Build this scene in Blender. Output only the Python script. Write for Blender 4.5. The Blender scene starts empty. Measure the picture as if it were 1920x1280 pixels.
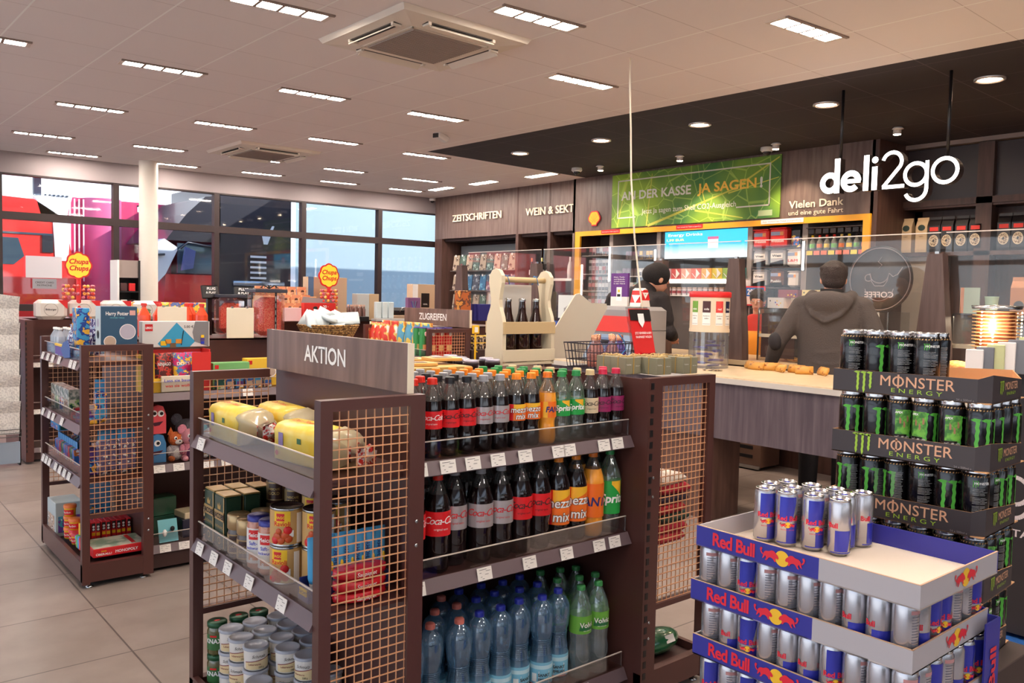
import bpy, math, random
from mathutils import Matrix, Vector
random.seed(7)
PI = math.pi
sc = bpy.context.scene
col = sc.collection

# ---------------------------------------------------------------- camera
cam_d = bpy.data.cameras.new('camera'); cam = bpy.data.objects.new('camera', cam_d); col.objects.link(cam)
cam_d.sensor_width = 36; cam_d.lens = 29.647; cam_d.clip_start = 0.05
cam.matrix_world = Matrix(((0.766614, 0.017086, -0.641881, 0), (-0.641724, 0.054958, -0.764964, 0), (0.022206, 0.998342, 0.053096, 1.5), (0, 0, 0, 1)))
sc.camera = cam
# ---------------------------------------------------------------- exposure, sky, sun
sc.view_settings.view_transform = 'Standard'; sc.view_settings.look = 'None'
sc.view_settings.exposure = 1.2; sc.view_settings.gamma = 1.0; sc.view_settings.use_curve_mapping = False
try:
    sc.cycles.use_denoising = True
    sc.cycles.max_bounces = 8; sc.cycles.transparent_max_bounces = 24; sc.cycles.caustics_reflective = False; sc.cycles.caustics_refractive = False
    sc.cycles.sample_clamp_indirect = 4
except Exception: pass
LAMP = 46.0        # ceiling strip diffusers
SPOT = 60.0        # round downlights
w = bpy.data.worlds.new('sky'); sc.world = w; w.use_nodes = True
nt = w.node_tree; bg = nt.nodes['Background']
tc = nt.nodes.new('ShaderNodeTexCoord'); sep = nt.nodes.new('ShaderNodeSeparateXYZ'); rp = nt.nodes.new('ShaderNodeValToRGB')
nt.links.new(tc.outputs['Generated'], sep.inputs[0]); nt.links.new(sep.outputs['Z'], rp.inputs[0]); nt.links.new(rp.outputs[0], bg.inputs[0])
rp.color_ramp.elements[0].position = 0.0; rp.color_ramp.elements[0].color = (0.80, 0.84, 0.90, 1)
rp.color_ramp.elements[1].position = 0.6; rp.color_ramp.elements[1].color = (0.36, 0.55, 0.90, 1)
bg.inputs[1].default_value = 1.35
sl = bpy.data.lights.new('sun', 'SUN'); sl.energy = 3.2; sl.angle = 0.01; sl.color = (1, 0.95, 0.87)
sun = bpy.data.objects.new('sun', sl); col.objects.link(sun)
sun.rotation_euler = Vector((-0.62, 0.62, -0.42)).to_track_quat('-Z', 'Y').to_euler()

# ---------------------------------------------------------------- materials
def lin(c):
    return tuple(((v/255)/12.92 if v/255 <= 0.04045 else (((v/255)+0.055)/1.055)**2.4) for v in c[:3]) + (1,)
MC = {}
def mat(name, c, rough=0.5, metal=0.0, emit=0, spec=None, coat=0, bump=0, bscale=50):
    if name in MC: return MC[name]
    m = bpy.data.materials.new(name); m.use_nodes = True; MC[name] = m
    b = m.node_tree.nodes['Principled BSDF']
    b.inputs['Base Color'].default_value = lin(c); b.inputs['Roughness'].default_value = rough; b.inputs['Metallic'].default_value = metal
    if coat: b.inputs['Coat Weight'].default_value = coat; b.inputs['Coat Roughness'].default_value = 0.08
    if spec is not None: b.inputs['Specular IOR Level'].default_value = spec
    if emit: b.inputs['Emission Color'].default_value = lin(c); b.inputs['Emission Strength'].default_value = emit
    if bump:
        n = m.node_tree.nodes.new('ShaderNodeTexNoise'); n.inputs['Scale'].default_value = bscale
        bp = m.node_tree.nodes.new('ShaderNodeBump'); bp.inputs['Strength'].default_value = bump; bp.inputs['Distance'].default_value = 0.01
        t = m.node_tree.nodes.new('ShaderNodeTexCoord'); m.node_tree.links.new(t.outputs['Object'], n.inputs[0])
        m.node_tree.links.new(n.outputs[0], bp.inputs['Height']); m.node_tree.links.new(bp.outputs[0], b.inputs['Normal'])
    return m
def nodes(m): return m.node_tree.nodes, m.node_tree.links, m.node_tree.nodes['Principled BSDF']
def wood(name, c1, c2, sc3=(9, 9, .9), rough=0.45, detail=6):
    if name in MC: return MC[name]
    m = mat(name, c1, rough); N, L, b = nodes(m)
    t = N.new('ShaderNodeTexCoord'); mp = N.new('ShaderNodeMapping'); mp.inputs['Scale'].default_value = sc3
    n = N.new('ShaderNodeTexNoise'); n.inputs['Scale'].default_value = 3; n.inputs['Detail'].default_value = detail; n.inputs['Distortion'].default_value = .3
    r = N.new('ShaderNodeValToRGB'); r.color_ramp.elements[0].color = lin(c1); r.color_ramp.elements[1].color = lin(c2)
    r.color_ramp.elements[0].position = .35; r.color_ramp.elements[1].position = .65
    L.new(t.outputs['Object'], mp.inputs[0]); L.new(mp.outputs[0], n.inputs[0]); L.new(n.outputs[0], r.inputs[0]); L.new(r.outputs[0], b.inputs['Base Color'])
    return m
def clear(name, tint=(1, 1, 1), gloss=0.12, rough=0.03, body=0.0, bodyc=(200, 200, 200), fres=.5):
    # thin clear sheet: tinted see-through, facing-dependent reflection, a little plastic body
    if name in MC: return MC[name]
    m = bpy.data.materials.new(name); m.use_nodes = True; MC[name] = m
    N, L = m.node_tree.nodes, m.node_tree.links; N.clear()
    o = N.new('ShaderNodeOutputMaterial'); tr = N.new('ShaderNodeBsdfTransparent'); tr.inputs[0].default_value = (*tint, 1)
    g = N.new('ShaderNodeBsdfGlossy'); g.inputs['Roughness'].default_value = rough
    lw = N.new('ShaderNodeLayerWeight'); lw.inputs[0].default_value = 0.35
    ma = N.new('ShaderNodeMath'); ma.operation = 'MULTIPLY_ADD'; ma.inputs[1].default_value = fres; ma.inputs[2].default_value = gloss*0.45
    L.new(lw.outputs['Fresnel'], ma.inputs[0])
    mx = N.new('ShaderNodeMixShader'); L.new(ma.outputs[0], mx.inputs[0]); L.new(tr.outputs[0], mx.inputs[1]); L.new(g.outputs[0], mx.inputs[2])
    out = mx
    if body:
        d = N.new('ShaderNodeBsdfDiffuse'); d.inputs[0].default_value = lin(bodyc)
        m2 = N.new('ShaderNodeMixShader'); m2.inputs[0].default_value = body; L.new(mx.outputs[0], m2.inputs[1]); L.new(d.outputs[0], m2.inputs[2]); out = m2
    L.new(out.outputs[0], o.inputs[0])
    return m
def speckle(name, c1, c2, scale=60, rough=0.5, lo=.45, hi=.55, c3=None, metal=0, vor=False, bump=0):
    if name in MC: return MC[name]
    m = mat(name, c1, rough, metal); N, L, b = nodes(m)
    t = N.new('ShaderNodeTexCoord'); n = N.new('ShaderNodeTexVoronoi' if vor else 'ShaderNodeTexNoise'); n.inputs['Scale'].default_value = scale
    r = N.new('ShaderNodeValToRGB'); e = r.color_ramp.elements
    e[0].color = lin(c1); e[1].color = lin(c2); e[0].position = lo; e[1].position = hi
    if c3: x = e.new(min(1, hi+.08)); x.color = lin(c3)
    if c3: r.color_ramp.interpolation = 'CONSTANT'
    L.new(t.outputs['Object'], n.inputs[0]); L.new(n.outputs['Color' if vor else 0], r.inputs[0]); L.new(r.outputs[0], b.inputs['Base Color'])
    if bump:
        bp = N.new('ShaderNodeBump'); bp.inputs['Strength'].default_value = bump; bp.inputs['Distance'].default_value = .01
        L.new(n.outputs[0], bp.inputs['Height']); L.new(bp.outputs[0], b.inputs['Normal'])
    return m

# ---------------------------------------------------------------- mesh builder
class MB:
    def __init__(s): s.v = []; s.f = []; s.m = []; s.s = []; s.ml = []
    def mi(s, m):
        if m not in s.ml: s.ml.append(m)
        return s.ml.index(m)
    def add(s, vs, fs, m, smooth=False):
        k = len(s.v); i = s.mi(m); s.v += [tuple(v) for v in vs]
        for f in fs: s.f.append(tuple(q+k for q in f)); s.m.append(i); s.s.append(smooth)
        return s
    def box(s, x0, y0, z0, x1, y1, z1, m):
        v = [(x0,y0,z0),(x1,y0,z0),(x1,y1,z0),(x0,y1,z0),(x0,y0,z1),(x1,y0,z1),(x1,y1,z1),(x0,y1,z1)]
        return s.add(v, [(0,3,2,1),(4,5,6,7),(0,1,5,4),(1,2,6,5),(2,3,7,6),(3,0,4,7)], m)
    def cb(s, cx, cy, cz, sx, sy, sz, m, rz=0, rx=0, ry=0, b=0):
        # centred box, optionally turned and with its edges chamfered
        hx, hy, hz = sx/2, sy/2, sz/2
        R = Matrix.Rotation(rz, 3, 'Z') @ Matrix.Rotation(ry, 3, 'Y') @ Matrix.Rotation(rx, 3, 'X')
        if not b:
            v = [(-hx,-hy,-hz),(hx,-hy,-hz),(hx,hy,-hz),(-hx,hy,-hz),(-hx,-hy,hz),(hx,-hy,hz),(hx,hy,hz),(-hx,hy,hz)]
            f = [(0,3,2,1),(4,5,6,7),(0,1,5,4),(1,2,6,5),(2,3,7,6),(3,0,4,7)]
        else:
            b = min(b, hx*.9, hy*.9, hz*.9)
            ring = lambda ax, ay, z: [(-ax+b,-ay,z),(ax-b,-ay,z),(ax,-ay+b,z),(ax,ay-b,z),(ax-b,ay,z),(-ax+b,ay,z),(-ax,ay-b,z),(-ax,-ay+b,z)]
            v = ring(hx-b, hy-b, -hz) + ring(hx, hy, -hz+b) + ring(hx, hy, hz-b) + ring(hx-b, hy-b, hz)
            f = [tuple(range(7,-1,-1)), tuple(range(24,32))]
            for k in range(3):
                for j in range(8): f.append((k*8+j, k*8+(j+1)%8, k*8+8+(j+1)%8, k*8+8+j))
        return s.add([R @ Vector(p) + Vector((cx,cy,cz)) for p in v], f, m)
    def lathe(s, prof, m, c=(0,0,0), n=16, sy=1.0, smooth=True):
        vs = []; fs = []; k = len(prof)
        for r, z in prof:
            for j in range(n):
                a = 2*PI*j/n; vs.append((c[0]+r*math.cos(a), c[1]+r*sy*math.sin(a), c[2]+z))
        for i in range(k-1):
            for j in range(n): fs.append((i*n+j, i*n+(j+1)%n, (i+1)*n+(j+1)%n, (i+1)*n+j))
        s.add(vs, fs, m, smooth)
        if prof[0][0] > 1e-5: s.add(vs[:n], [tuple(range(n-1,-1,-1))], m)
        if prof[-1][0] > 1e-5: s.add(vs[-n:], [tuple(range(n))], m)
        return s
    def tube(s, pts, r, m, n=6, rr=None):
        P = [Vector(p) for p in pts]; vs = []; fs = []
        for i, p in enumerate(P):
            t = (P[min(i+1, len(P)-1)] - P[max(i-1, 0)]).normalized()
            up = Vector((0,0,1)) if abs(t.z) < .9 else Vector((1,0,0))
            a = t.cross(up).normalized(); b = a.cross(t)
            q = rr[i] if rr else r
            for j in range(n):
                g = 2*PI*j/n; vs.append(p + a*q*math.cos(g) + b*q*math.sin(g))
        for i in range(len(P)-1):
            for j in range(n): fs.append((i*n+j, (i+1)*n+j, (i+1)*n+(j+1)%n, i*n+(j+1)%n))
        fs.append(tuple(range(n))); fs.append(tuple(reversed(range((len(P)-1)*n, len(P)*n))))
        return s.add(vs, fs, m, n > 5)
    def prism(s, poly, f3, m, d):
        # poly: 2-D outline; f3(u, v, w) gives the 3-D point; d: depth along w
        n = len(poly)
        vs = [f3(u, v, 0) for u, v in poly] + [f3(u, v, d) for u, v in poly]
        fs = [tuple(range(n)), tuple(range(2*n-1, n-1, -1))] + [(i, n+i, n+(i+1)%n, (i+1)%n) for i in range(n)]
        return s.add(vs, fs, m)
    def ball(s, c, r, m, n=12, k=8, sx=1, sy=1, sz=1):
        return s.lathe([(max(r*math.sin(PI*i/k)*1, 1e-6), -r*sz*math.cos(PI*i/k)) for i in range(k+1)], m, c, n, sy/sx) if sx == 1 else s.ell(c, r*sx, r*sy, r*sz, m, n, k)
    def ell(s, c, a, b, h, m, n=14, k=9, R=None):
        vs = []; fs = []
        for i in range(k+1):
            t = PI*i/k
            for j in range(n):
                g = 2*PI*j/n; p = Vector((a*math.sin(t)*math.cos(g), b*math.sin(t)*math.sin(g), -h*math.cos(t)))
                if R: p = R @ p
                vs.append(p + Vector(c))
        for i in range(k):
            for j in range(n): fs.append((i*n+j, i*n+(j+1)%n, (i+1)*n+(j+1)%n, (i+1)*n+j))
        return s.add(vs, fs, m, True)
    def loft(s, rings, m, smooth=True):
        # rings: lists of equal length of points
        n = len(rings[0]); vs = [p for r in rings for p in r]; fs = []
        for i in range(len(rings)-1):
            for j in range(n): fs.append((i*n+j, i*n+(j+1)%n, (i+1)*n+(j+1)%n, (i+1)*n+j))
        fs.append(tuple(range(n-1,-1,-1))); fs.append(tuple(range((len(rings)-1)*n, len(rings)*n)))
        return s.add(vs, fs, m, smooth)
    def text(s, st, m, f2, size=1, bold=0.0, align='CENTER', w=None, shear=0, spacing=1, fit=None, depth=0):
        # f2(x, y) -> 3-D point; w: squeeze to this width
        V, F = glyphs(st, bold, align, spacing)
        if not V: return s
        xs = [p[0] for p in V]; wid = (max(xs)-min(xs)) or 1
        kx = size if w is None else w/wid
        if align == 'CENTER':
            cx = (max(xs)+min(xs))/2
        else: cx = min(xs)
        pts = [((x-cx)*kx + shear*y*size, y*size) for x, y in V]
        if depth:
            n = len(pts); e = {}
            for f in F:
                for i in range(len(f)):
                    a, b2 = f[i], f[(i+1)%len(f)]; e[(a, b2)] = 1
            side = [(a, b2, b2+n, a+n) for (a, b2) in e if (b2, a) not in e]
            return s.add([f2(x, y, 0) for x, y in pts] + [f2(x, y, -depth) for x, y in pts], list(F) + side, m)
        return s.add([f2(x, y) for x, y in pts], F, m)
    def mesh(s, name):
        me = bpy.data.meshes.new(name); me.from_pydata(s.v, [], s.f)
        for m in s.ml: me.materials.append(m)
        me.polygons.foreach_set('material_index', s.m); me.polygons.foreach_set('use_smooth', s.s); me.update()
        return me
    def build(s, name, parent=None, loc=(0,0,0), rz=0):
        o = bpy.data.objects.new(name, s.mesh(name)); col.objects.link(o); o.location = loc; o.rotation_euler = (0,0,rz)
        if parent: o.parent = parent
        return o
GC = {}
def fatten(V, F, d):
    # weld the glyph outline and push it outward by d
    ix = {}; rm = []; P = []
    for v in V:
        q = (round(v[0], 4), round(v[1], 4))
        if q not in ix: ix[q] = len(P); P.append(v)
        rm.append(ix[q])
    G = []
    for f in F:
        g = [rm[i] for i in f]; g = [a for n, a in enumerate(g) if a != g[n-1]]
        if len(set(g)) < 3: continue
        ar = sum(P[g[n-1]][0]*P[g[n]][1]-P[g[n]][0]*P[g[n-1]][1] for n in range(len(g)))
        G.append(tuple(g) if ar > 0 else tuple(reversed(g)))
    if not d: return P, G
    E = set((g[n-1], g[n]) for g in G for n in range(len(g))); N2 = {}
    for a, b in E:
        if (b, a) in E: continue
        dx, dy = P[b][0]-P[a][0], P[b][1]-P[a][1]; L = math.hypot(dx, dy) or 1
        for q in (a, b): N2.setdefault(q, []).append((dy/L, -dx/L))
    Q = []
    for n, (x, y) in enumerate(P):
        if n in N2:
            sx = sum(v[0] for v in N2[n]); sy = sum(v[1] for v in N2[n]); L = math.hypot(sx, sy)
            if L > .3: k = d*min(1.5, len(N2[n])/L); x += sx/L*k; y += sy/L*k
        Q.append((x, y))
    return Q, G
def glyphs(st, bold, align, spacing):
    k = (st, bold, spacing)
    if k not in GC:
        cu = bpy.data.curves.new('t', 'FONT'); cu.body = st; cu.resolution_u = 3; cu.space_character = spacing
        o = bpy.data.objects.new('t', cu); col.objects.link(o); bpy.context.view_layer.update()
        me = o.evaluated_get(bpy.context.evaluated_depsgraph_get()).to_mesh()
        GC[k] = fatten([(v.co.x, v.co.y) for v in me.vertices], [tuple(p.vertices) for p in me.polygons], bold)
        o.evaluated_get(bpy.context.evaluated_depsgraph_get()).to_mesh_clear()
        bpy.data.objects.remove(o); bpy.data.curves.remove(cu)
    return GC[k]
# planes for lettering: facing -Y, facing -X, facing up
def PY(x, y, z): return lambda u, v, w=0: (x+u, y+w if w else y, z+v)
def PX(x, y, z): return lambda u, v, w=0: (x+w if w else x, y-u, z+v)
def PXs(x, y, z): return lambda u, v, w=0: (x-w, y-u, z+v)      # depth grows into the wall
def CYL(r, a0, z, c=(0,0)): return lambda u, v, w=0: (c[0]+r*math.cos(a0+u/r), c[1]+r*math.sin(a0+u/r), z+v)

def tag(o, label=None, cat=None, group=None, kind=None):
    if label:
        o['label'] = label; n = len(label.split())
        if n < 4 or n > 16: print('LABELLEN', n, label)
    if cat: o['category'] = cat
    if group: o['group'] = group
    if kind: o['kind'] = kind
    return o
def thing(name, label, cat, loc=(0,0,0), rz=0, group=None):
    o = bpy.data.objects.new(name, None); col.objects.link(o); o.location = loc; o.rotation_euler = (0,0,rz); o.empty_display_size = .05
    return tag(o, label, cat, group)
def struct(mb, name, parent=None, **k):
    o = mb.build(name, parent, **k)
    if not parent: o['kind'] = 'structure'
    return o
def dup(root, loc, label=None, group=None, rz=None, scale=None):
    kids = [o for o in KIDS.setdefault(root.name, [c for c in bpy.data.objects if c.parent == root])]
    r = root.copy(); col.objects.link(r); r.location = loc
    if rz is not None: r.rotation_euler = (0,0,rz)
    if scale: r.scale = scale
    if label: tag(r, label)
    if group: r['group'] = group
    for c in kids:
        k = c.copy(); col.objects.link(k); k.parent = r
        for g in KIDS.setdefault(c.name, [q for q in bpy.data.objects if q.parent == c]):
            h = g.copy(); col.objects.link(h); h.parent = k
    return r
KIDS = {}
class Proto:
    # first call places the original, later calls place copies of it and of its parts
    def __init__(s, maker): s.mk = maker; s.o = None
    def __call__(s, loc, label, group=None, rz=0, scale=None):
        if s.o is None:
            s.o = s.mk(); s.o.location = loc; s.o.rotation_euler = (0,0,rz); tag(s.o, label, None, group)
            if scale: s.o.scale = scale
            return s.o
        return dup(s.o, loc, label, group, rz, scale)
ORD = ['first','second','third','fourth','fifth','sixth','seventh','eighth','ninth','tenth','eleventh','twelfth','thirteenth','fourteenth','fifteenth','sixteenth']
T = 1.215      # height of the island racks
CZ = 3.07      # ceiling height

BR = mat('rack_brown', (84, 50, 45), .36); BRD = mat('rack_dark', (62, 40, 38), .45)
SHG = mat('shelf_rail_grey', (100, 82, 86), .42); WHT = mat('white_card', (235, 228, 220), .6); BLK = mat('black_plastic', (28, 24, 26), .35)
COP = mat('copper_wire', (218, 160, 118), .4, .1); STEEL = mat('steel', (190, 190, 190), .25, 1); GREYP = mat('grey_plastic', (150, 146, 146), .45)
CLR = clear('clear_plastic', (.97, .97, .97), gloss=.05); CRM = mat('cream_board', (238, 224, 200), .5); RED = mat('red_print', (220, 36, 40), .4)
INK = mat('ink', (50, 42, 44), .7); GOLD = mat('gold_print', (200, 165, 95), .35, .4); YEL = mat('yellow_print', (250, 200, 40), .45)
WPR = mat('white_print', (248, 244, 240), .5); BLU = mat('blue_print', (40, 60, 190), .4)
# ================================================================ THE SETTING
def ceil_mat(name, c, line, dx, dy, ox, oy, rot, wA, wB, cB):
    m = mat(name, c, .85); N, L, b = nodes(m)
    t = N.new('ShaderNodeTexCoord'); mp = N.new('ShaderNodeMapping'); mp.inputs['Rotation'].default_value = (0,0,rot); mp.inputs['Location'].default_value = (ox,oy,0)
    sp = N.new('ShaderNodeSeparateXYZ'); L.new(t.outputs['Object'], mp.inputs[0]); L.new(mp.outputs[0], sp.inputs[0])
    def line_mask(out, d, wd):
        a = N.new('ShaderNodeMath'); a.operation = 'DIVIDE'; L.new(sp.outputs[out], a.inputs[0]); a.inputs[1].default_value = d
        f = N.new('ShaderNodeMath'); f.operation = 'FRACT'; L.new(a.outputs[0], f.inputs[0])
        g = N.new('ShaderNodeMath'); g.operation = 'LESS_THAN'; L.new(f.outputs[0], g.inputs[0]); g.inputs[1].default_value = wd/d
        return g
    g1 = line_mask('X', dx, wA); g2 = line_mask('Y', dy, wB)
    x1 = N.new('ShaderNodeMix'); x1.data_type = 'RGBA'; x1.inputs[6].default_value = lin(c); x1.inputs[7].default_value = lin(cB); L.new(g2.outputs[0], x1.inputs[0])
    x2 = N.new('ShaderNodeMix'); x2.data_type = 'RGBA'; L.new(x1.outputs[2], x2.inputs[6]); x2.inputs[7].default_value = lin(line); L.new(g1.outputs[0], x2.inputs[0])
    L.new(x2.outputs[2], b.inputs['Base Color'])
    return m
CW = ceil_mat('ceiling_panels', (240, 230, 226), (255, 252, 246), .6, .6, -.52, -.04, math.radians(-1.4), .011, .005, (206, 192, 186))
CB = ceil_mat('black_ceiling_tiles', (50, 42, 44), (84, 74, 74), .6, .6, -.30, 0, math.radians(-1.8), .008, .008, (84, 74, 74))
# floor
fm = mat('floor_tiles', (150, 136, 128), .34); N, L, b = nodes(fm)
t = N.new('ShaderNodeTexCoord'); mp = N.new('ShaderNodeMapping'); mp.inputs['Location'].default_value = (-.415, -.01, 0)
br = N.new('ShaderNodeTexBrick'); br.offset = 0; br.inputs['Scale'].default_value = 1; br.inputs['Mortar Size'].default_value = .004; br.inputs['Brick Width'].default_value = .6; br.inputs['Row Height'].default_value = .6
br.inputs['Color1'].default_value = lin((152,137,129)); br.inputs['Color2'].default_value = lin((144,130,122)); br.inputs['Mortar'].default_value = lin((92,80,76))
ns = N.new('ShaderNodeTexNoise'); ns.inputs['Scale'].default_value = 5; ns.inputs['Detail'].default_value = 8
mx = N.new('ShaderNodeMix'); mx.data_type = 'RGBA'; mx.blend_type = 'MULTIPLY'; mx.inputs[0].default_value = .55
rr = N.new('ShaderNodeValToRGB'); rr.color_ramp.elements[0].position = .3; rr.color_ramp.elements[0].color = (.62,.58,.55,1); rr.color_ramp.elements[1].position = .7; rr.color_ramp.elements[1].color = (1,1,1,1)
L.new(t.outputs['Object'], mp.inputs[0]); L.new(mp.outputs[0], br.inputs[0]); L.new(t.outputs['Object'], ns.inputs[0]); L.new(ns.outputs[0], rr.inputs[0])
L.new(br.outputs[0], mx.inputs[6]); L.new(rr.outputs[0], mx.inputs[7]); L.new(mx.outputs[2], b.inputs['Base Color'])
struct(MB().box(-3.6, -4.1, -.1, 9.4, 11.7, 0, fm), 'floor')
XW, YB = 7.88, 11.5
def flat(poly, z0, z1, m): return MB().prism(poly, lambda u, v, w: (u, v, z0+w), m, z1-z0)
struct(flat([(-3.6,-4.1),(5.72,-4.1),(5.27,7.80),(7.77,7.92),(9.4,7.95),(9.4,11.7),(-3.6,11.7)], CZ, CZ+.12, CW), 'ceiling')
o = struct(flat([(5.72,-4.1),(9.4,-4.1),(9.4,7.95),(7.77,7.92),(5.27,7.80)], CZ, CZ+.12, CB), 'ceiling_dark')
struct(MB().box(-3.8, -4.3, CZ+.13, 9.6, 11.9, CZ+.4, mat('roof', (90,90,90), .9)), 'ceiling_roof')  # unseen slab added over both ceilings to block sun and sky light
WALLP = mat('wall_paint', (150, 138, 140), .8); FR = mat('window_frame_brown', (42, 26, 26), .5)
GL = clear('window_glass', (.97, .985, .985), gloss=.06)
PLX = clear('plexiglass', (.975, .98, .98), gloss=.05, fres=.28, rough=.02, body=.015, bodyc=(220,225,230))
# window wall at the back
m = MB(); m.box(-3.6, 11.46, 2.82, 8.3, 11.66, 3.1, WALLP); struct(m, 'wall_back')
m = MB(); m.box(8.1, 11.4, 0, 9.4, 11.66, 3.1, WALLP); struct(m, 'wall_back_end')
def window(k, x0, x1, ax='y', c=11.5, rows=((.1,1.2),(1.28,2.28),(2.37,2.80))):
    f = MB(); g = MB(); t2 = .035
    def bx(mb, u0, z0, u1, z1, d, mm):
        if ax == 'y': mb.box(u0, c-d, z0, u1, c+d, z1, mm)
        else: mb.box(c-d, u0, z0, c+d, u1, z1, mm)
    bx(f, x0, 0, x0+t2, 2.82, .05, FR); bx(f, x1-t2, 0, x1, 2.82, .05, FR)
    zs = [0] + [z for r in rows for z in r] + [2.82]
    for i in range(0, len(zs), 2): bx(f, x0+t2, zs[i], x1-t2, zs[i+1], .05, FR)
    for a, b2 in rows: bx(g, x0+t2, a, x1-t2, b2, .006, GL)
    r = f.build('window_%d' % k); r['kind'] = 'structure'; g.build('pane', r)
    return r
k = 1
for i in range(-5, 4):
    x0 = 3.03+.005 + i*1.283
    if x0 < -3.5: continue
    window(k, x0, x0+1.283); k += 1
# left wall and the wall behind the camera are glazed too
for i in range(8): window(k, -4+i*1.9, -4+i*1.9+1.9, 'x', -3.55, ((.1,1.2),(1.28,2.28),(2.37,2.80))); k += 1
struct(MB().box(-3.66, -4.1, 2.82, -3.46, 11.5, 3.1, WALLP), 'wall_left')
for i in range(5): window(k, -3.5+i*1.9, -3.5+i*1.9+1.9, 'y', -4.0, ((.95,2.25),(2.35,2.80))); k += 1
m = MB(); m.box(-3.6, -4.1, 2.82, 9.4, -3.9, 3.1, WALLP); m.box(6, -4.1, 0, 9.4, -3.9, 2.82, WALLP); struct(m, 'wall_front')
struct(MB().box(9.2, -4.1, 0, 9.4, 11.6, 3.1, mat('wall_dark', (70,58,56), .7)), 'wall_right')
# column
m = MB(); m.lathe([(.11,0),(.11,CZ)], mat('column_white', (226,216,204), .5), (3.29, 11.0, 0), 32); struct(m, 'wall_column')

# ---- ceiling lights
DIF = mat('diffuser_glow', (255, 243, 230), .5, emit=LAMP); LFR = mat('light_trim', (225, 210, 198), .5)
def mk_light():
    t = thing('ceiling_light', None, 'ceiling light')
    f = MB()
    f.box(-.29,-.082,-.010,.29,-.062,.0,mat('light_gap',(150,130,118),.6)); f.box(-.29,.06,-.004,.29,.075,.0,LFR); f.box(-.29,-.06,-.004,-.262,.06,.0,LFR); f.box(.262,-.06,-.004,.29,.06,.0,LFR)
    for q in (-.131,0,.131): f.box(q-.009,-.06,-.006,q+.009,.06,0,mat('light_gap',(150,130,118),.6))
    f.build('trim_frame', t)
    for q in (-.1965,-.0655,.0655,.1965):
        d = MB(); d.cb(0,0,0,.117,.112,.006,DIF,b=.024); d.build('diffuser', t, (q,0,-.001))
    return t
light = Proto(mk_light)
LP = [(1.99,6.31),(1.95,8.13),(1.93,9.96),(2.05,4.5),(3.13,6.26),(3.10,8.04),(3.07,9.87),(3.20,3.65),(4.36,4.47),(4.30,6.23),(4.24,8.0),(4.45,2.72),(5.41,8.04),(2.47,11.1),(3.63,11.03),(4.20,9.78),(4.73,10.92),(5.34,9.78),(5.87,10.91),(6.51,9.78),(6.98,10.88),(.87,6.35),(.85,4.6),(2.05,2.7),(.86,8.1),(3.25,1.8),(.9,2.7),(2.1,.9),(.9,.9),(4.5,.9),(3.3,0),(1.2,-1),(3.3,-1.8),(-1,0),(-1,4),(-1,8),(-1.2,10.5)]
LROW = ['in front of the round column','near the window wall','over the first aisle']
LROWN = {0:'nearest the window wall', 1:'second row from the windows', 2:'third row from the windows', 3:'fourth row from the windows', 4:'fifth row from the windows', 5:'sixth row from the windows'}
for i, (x, y) in enumerate(LP):
    if i >= 26 or x < .8 or y < 1.9: lab = 'ceiling strip light behind or beside the viewer out of the photograph'
    else:
        r = 0 if y > 10.5 else 1 if y > 9.3 else 2 if y > 7.5 else 3 if y > 5.8 else 4 if y > 4 else 5
        lab = 'strip light, %s, %s from the left' % (LROWN[r], ORD[max(0, int((x-.25)/1.16))])
    light((x, y, CZ), lab, 'ceiling strip lights', math.radians(-4 if y < 9 else -5))
for x, y in ((7.24,10.35),(7.30,8.2),(7.25,9.35)): light((x, y, CZ), 'ceiling strip light turned crosswise near the magazine wall, %s' % ('farthest' if y > 10 else 'nearest' if y < 9 else 'middle one'), 'crosswise strip lights', math.radians(88))
# ---- cassettes
def cassette(x, y, lab):
    t = thing('air_conditioner', lab, 'air conditioner', (x, y, CZ), math.radians(1.4))
    A = mat('ac_cream', (230, 218, 202), .5); G = mat('ac_grille', (176, 162, 152), .7); D2 = mat('ac_line', (150,136,128), .7); D = mat('ac_slot', (52, 44, 42), .6)
    p = MB(); h = .47
    p.loft([[(sx*h, sy*h, -.001) for sx, sy in ((-1,-1),(1,-1),(1,1),(-1,1))], [(sx*(h-.02), sy*(h-.02), -.03) for sx, sy in ((-1,-1),(1,-1),(1,1),(-1,1))], [(sx*.30, sy*.30, -.045) for sx, sy in ((-1,-1),(1,-1),(1,1),(-1,1))]], A, False)
    p.build('panel', t)
    g = MB(); g.box(-.25,-.25,-.055,.25,.25,-.046,G); g.box(-.28,-.28,-.05,.28,-.265,-.044,A); g.box(-.28,.265,-.05,.28,.28,-.044,A); g.box(-.28,-.28,-.05,-.265,.28,-.044,A); g.box(.265,-.28,-.05,.28,.28,-.044,A)
    for i in range(24): g.box(-.25, -.245+i*.0209, -.057, .25, -.238+i*.0209, -.055, D2)
    g.build('grille', t)
    for k in range(4):
        a = k*PI/2; s = MB(); s.cb(0,-.355,-.036,.5,.06,.012,D); s.cb(0,-.372,-.052,.46,.055,.006,A,rx=.5); s.cb(-.235,-.36,-.044,.02,.06,.02,A); s.cb(.235,-.36,-.044,.02,.06,.02,A)
        s.build('flap', t, rz=a)
cassette(2.95, 4.42, 'large square ceiling air conditioner nearest the viewer between the strip lights')
cassette(3.98, 9.16, 'small distant square ceiling air conditioner beyond the round column')
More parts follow.
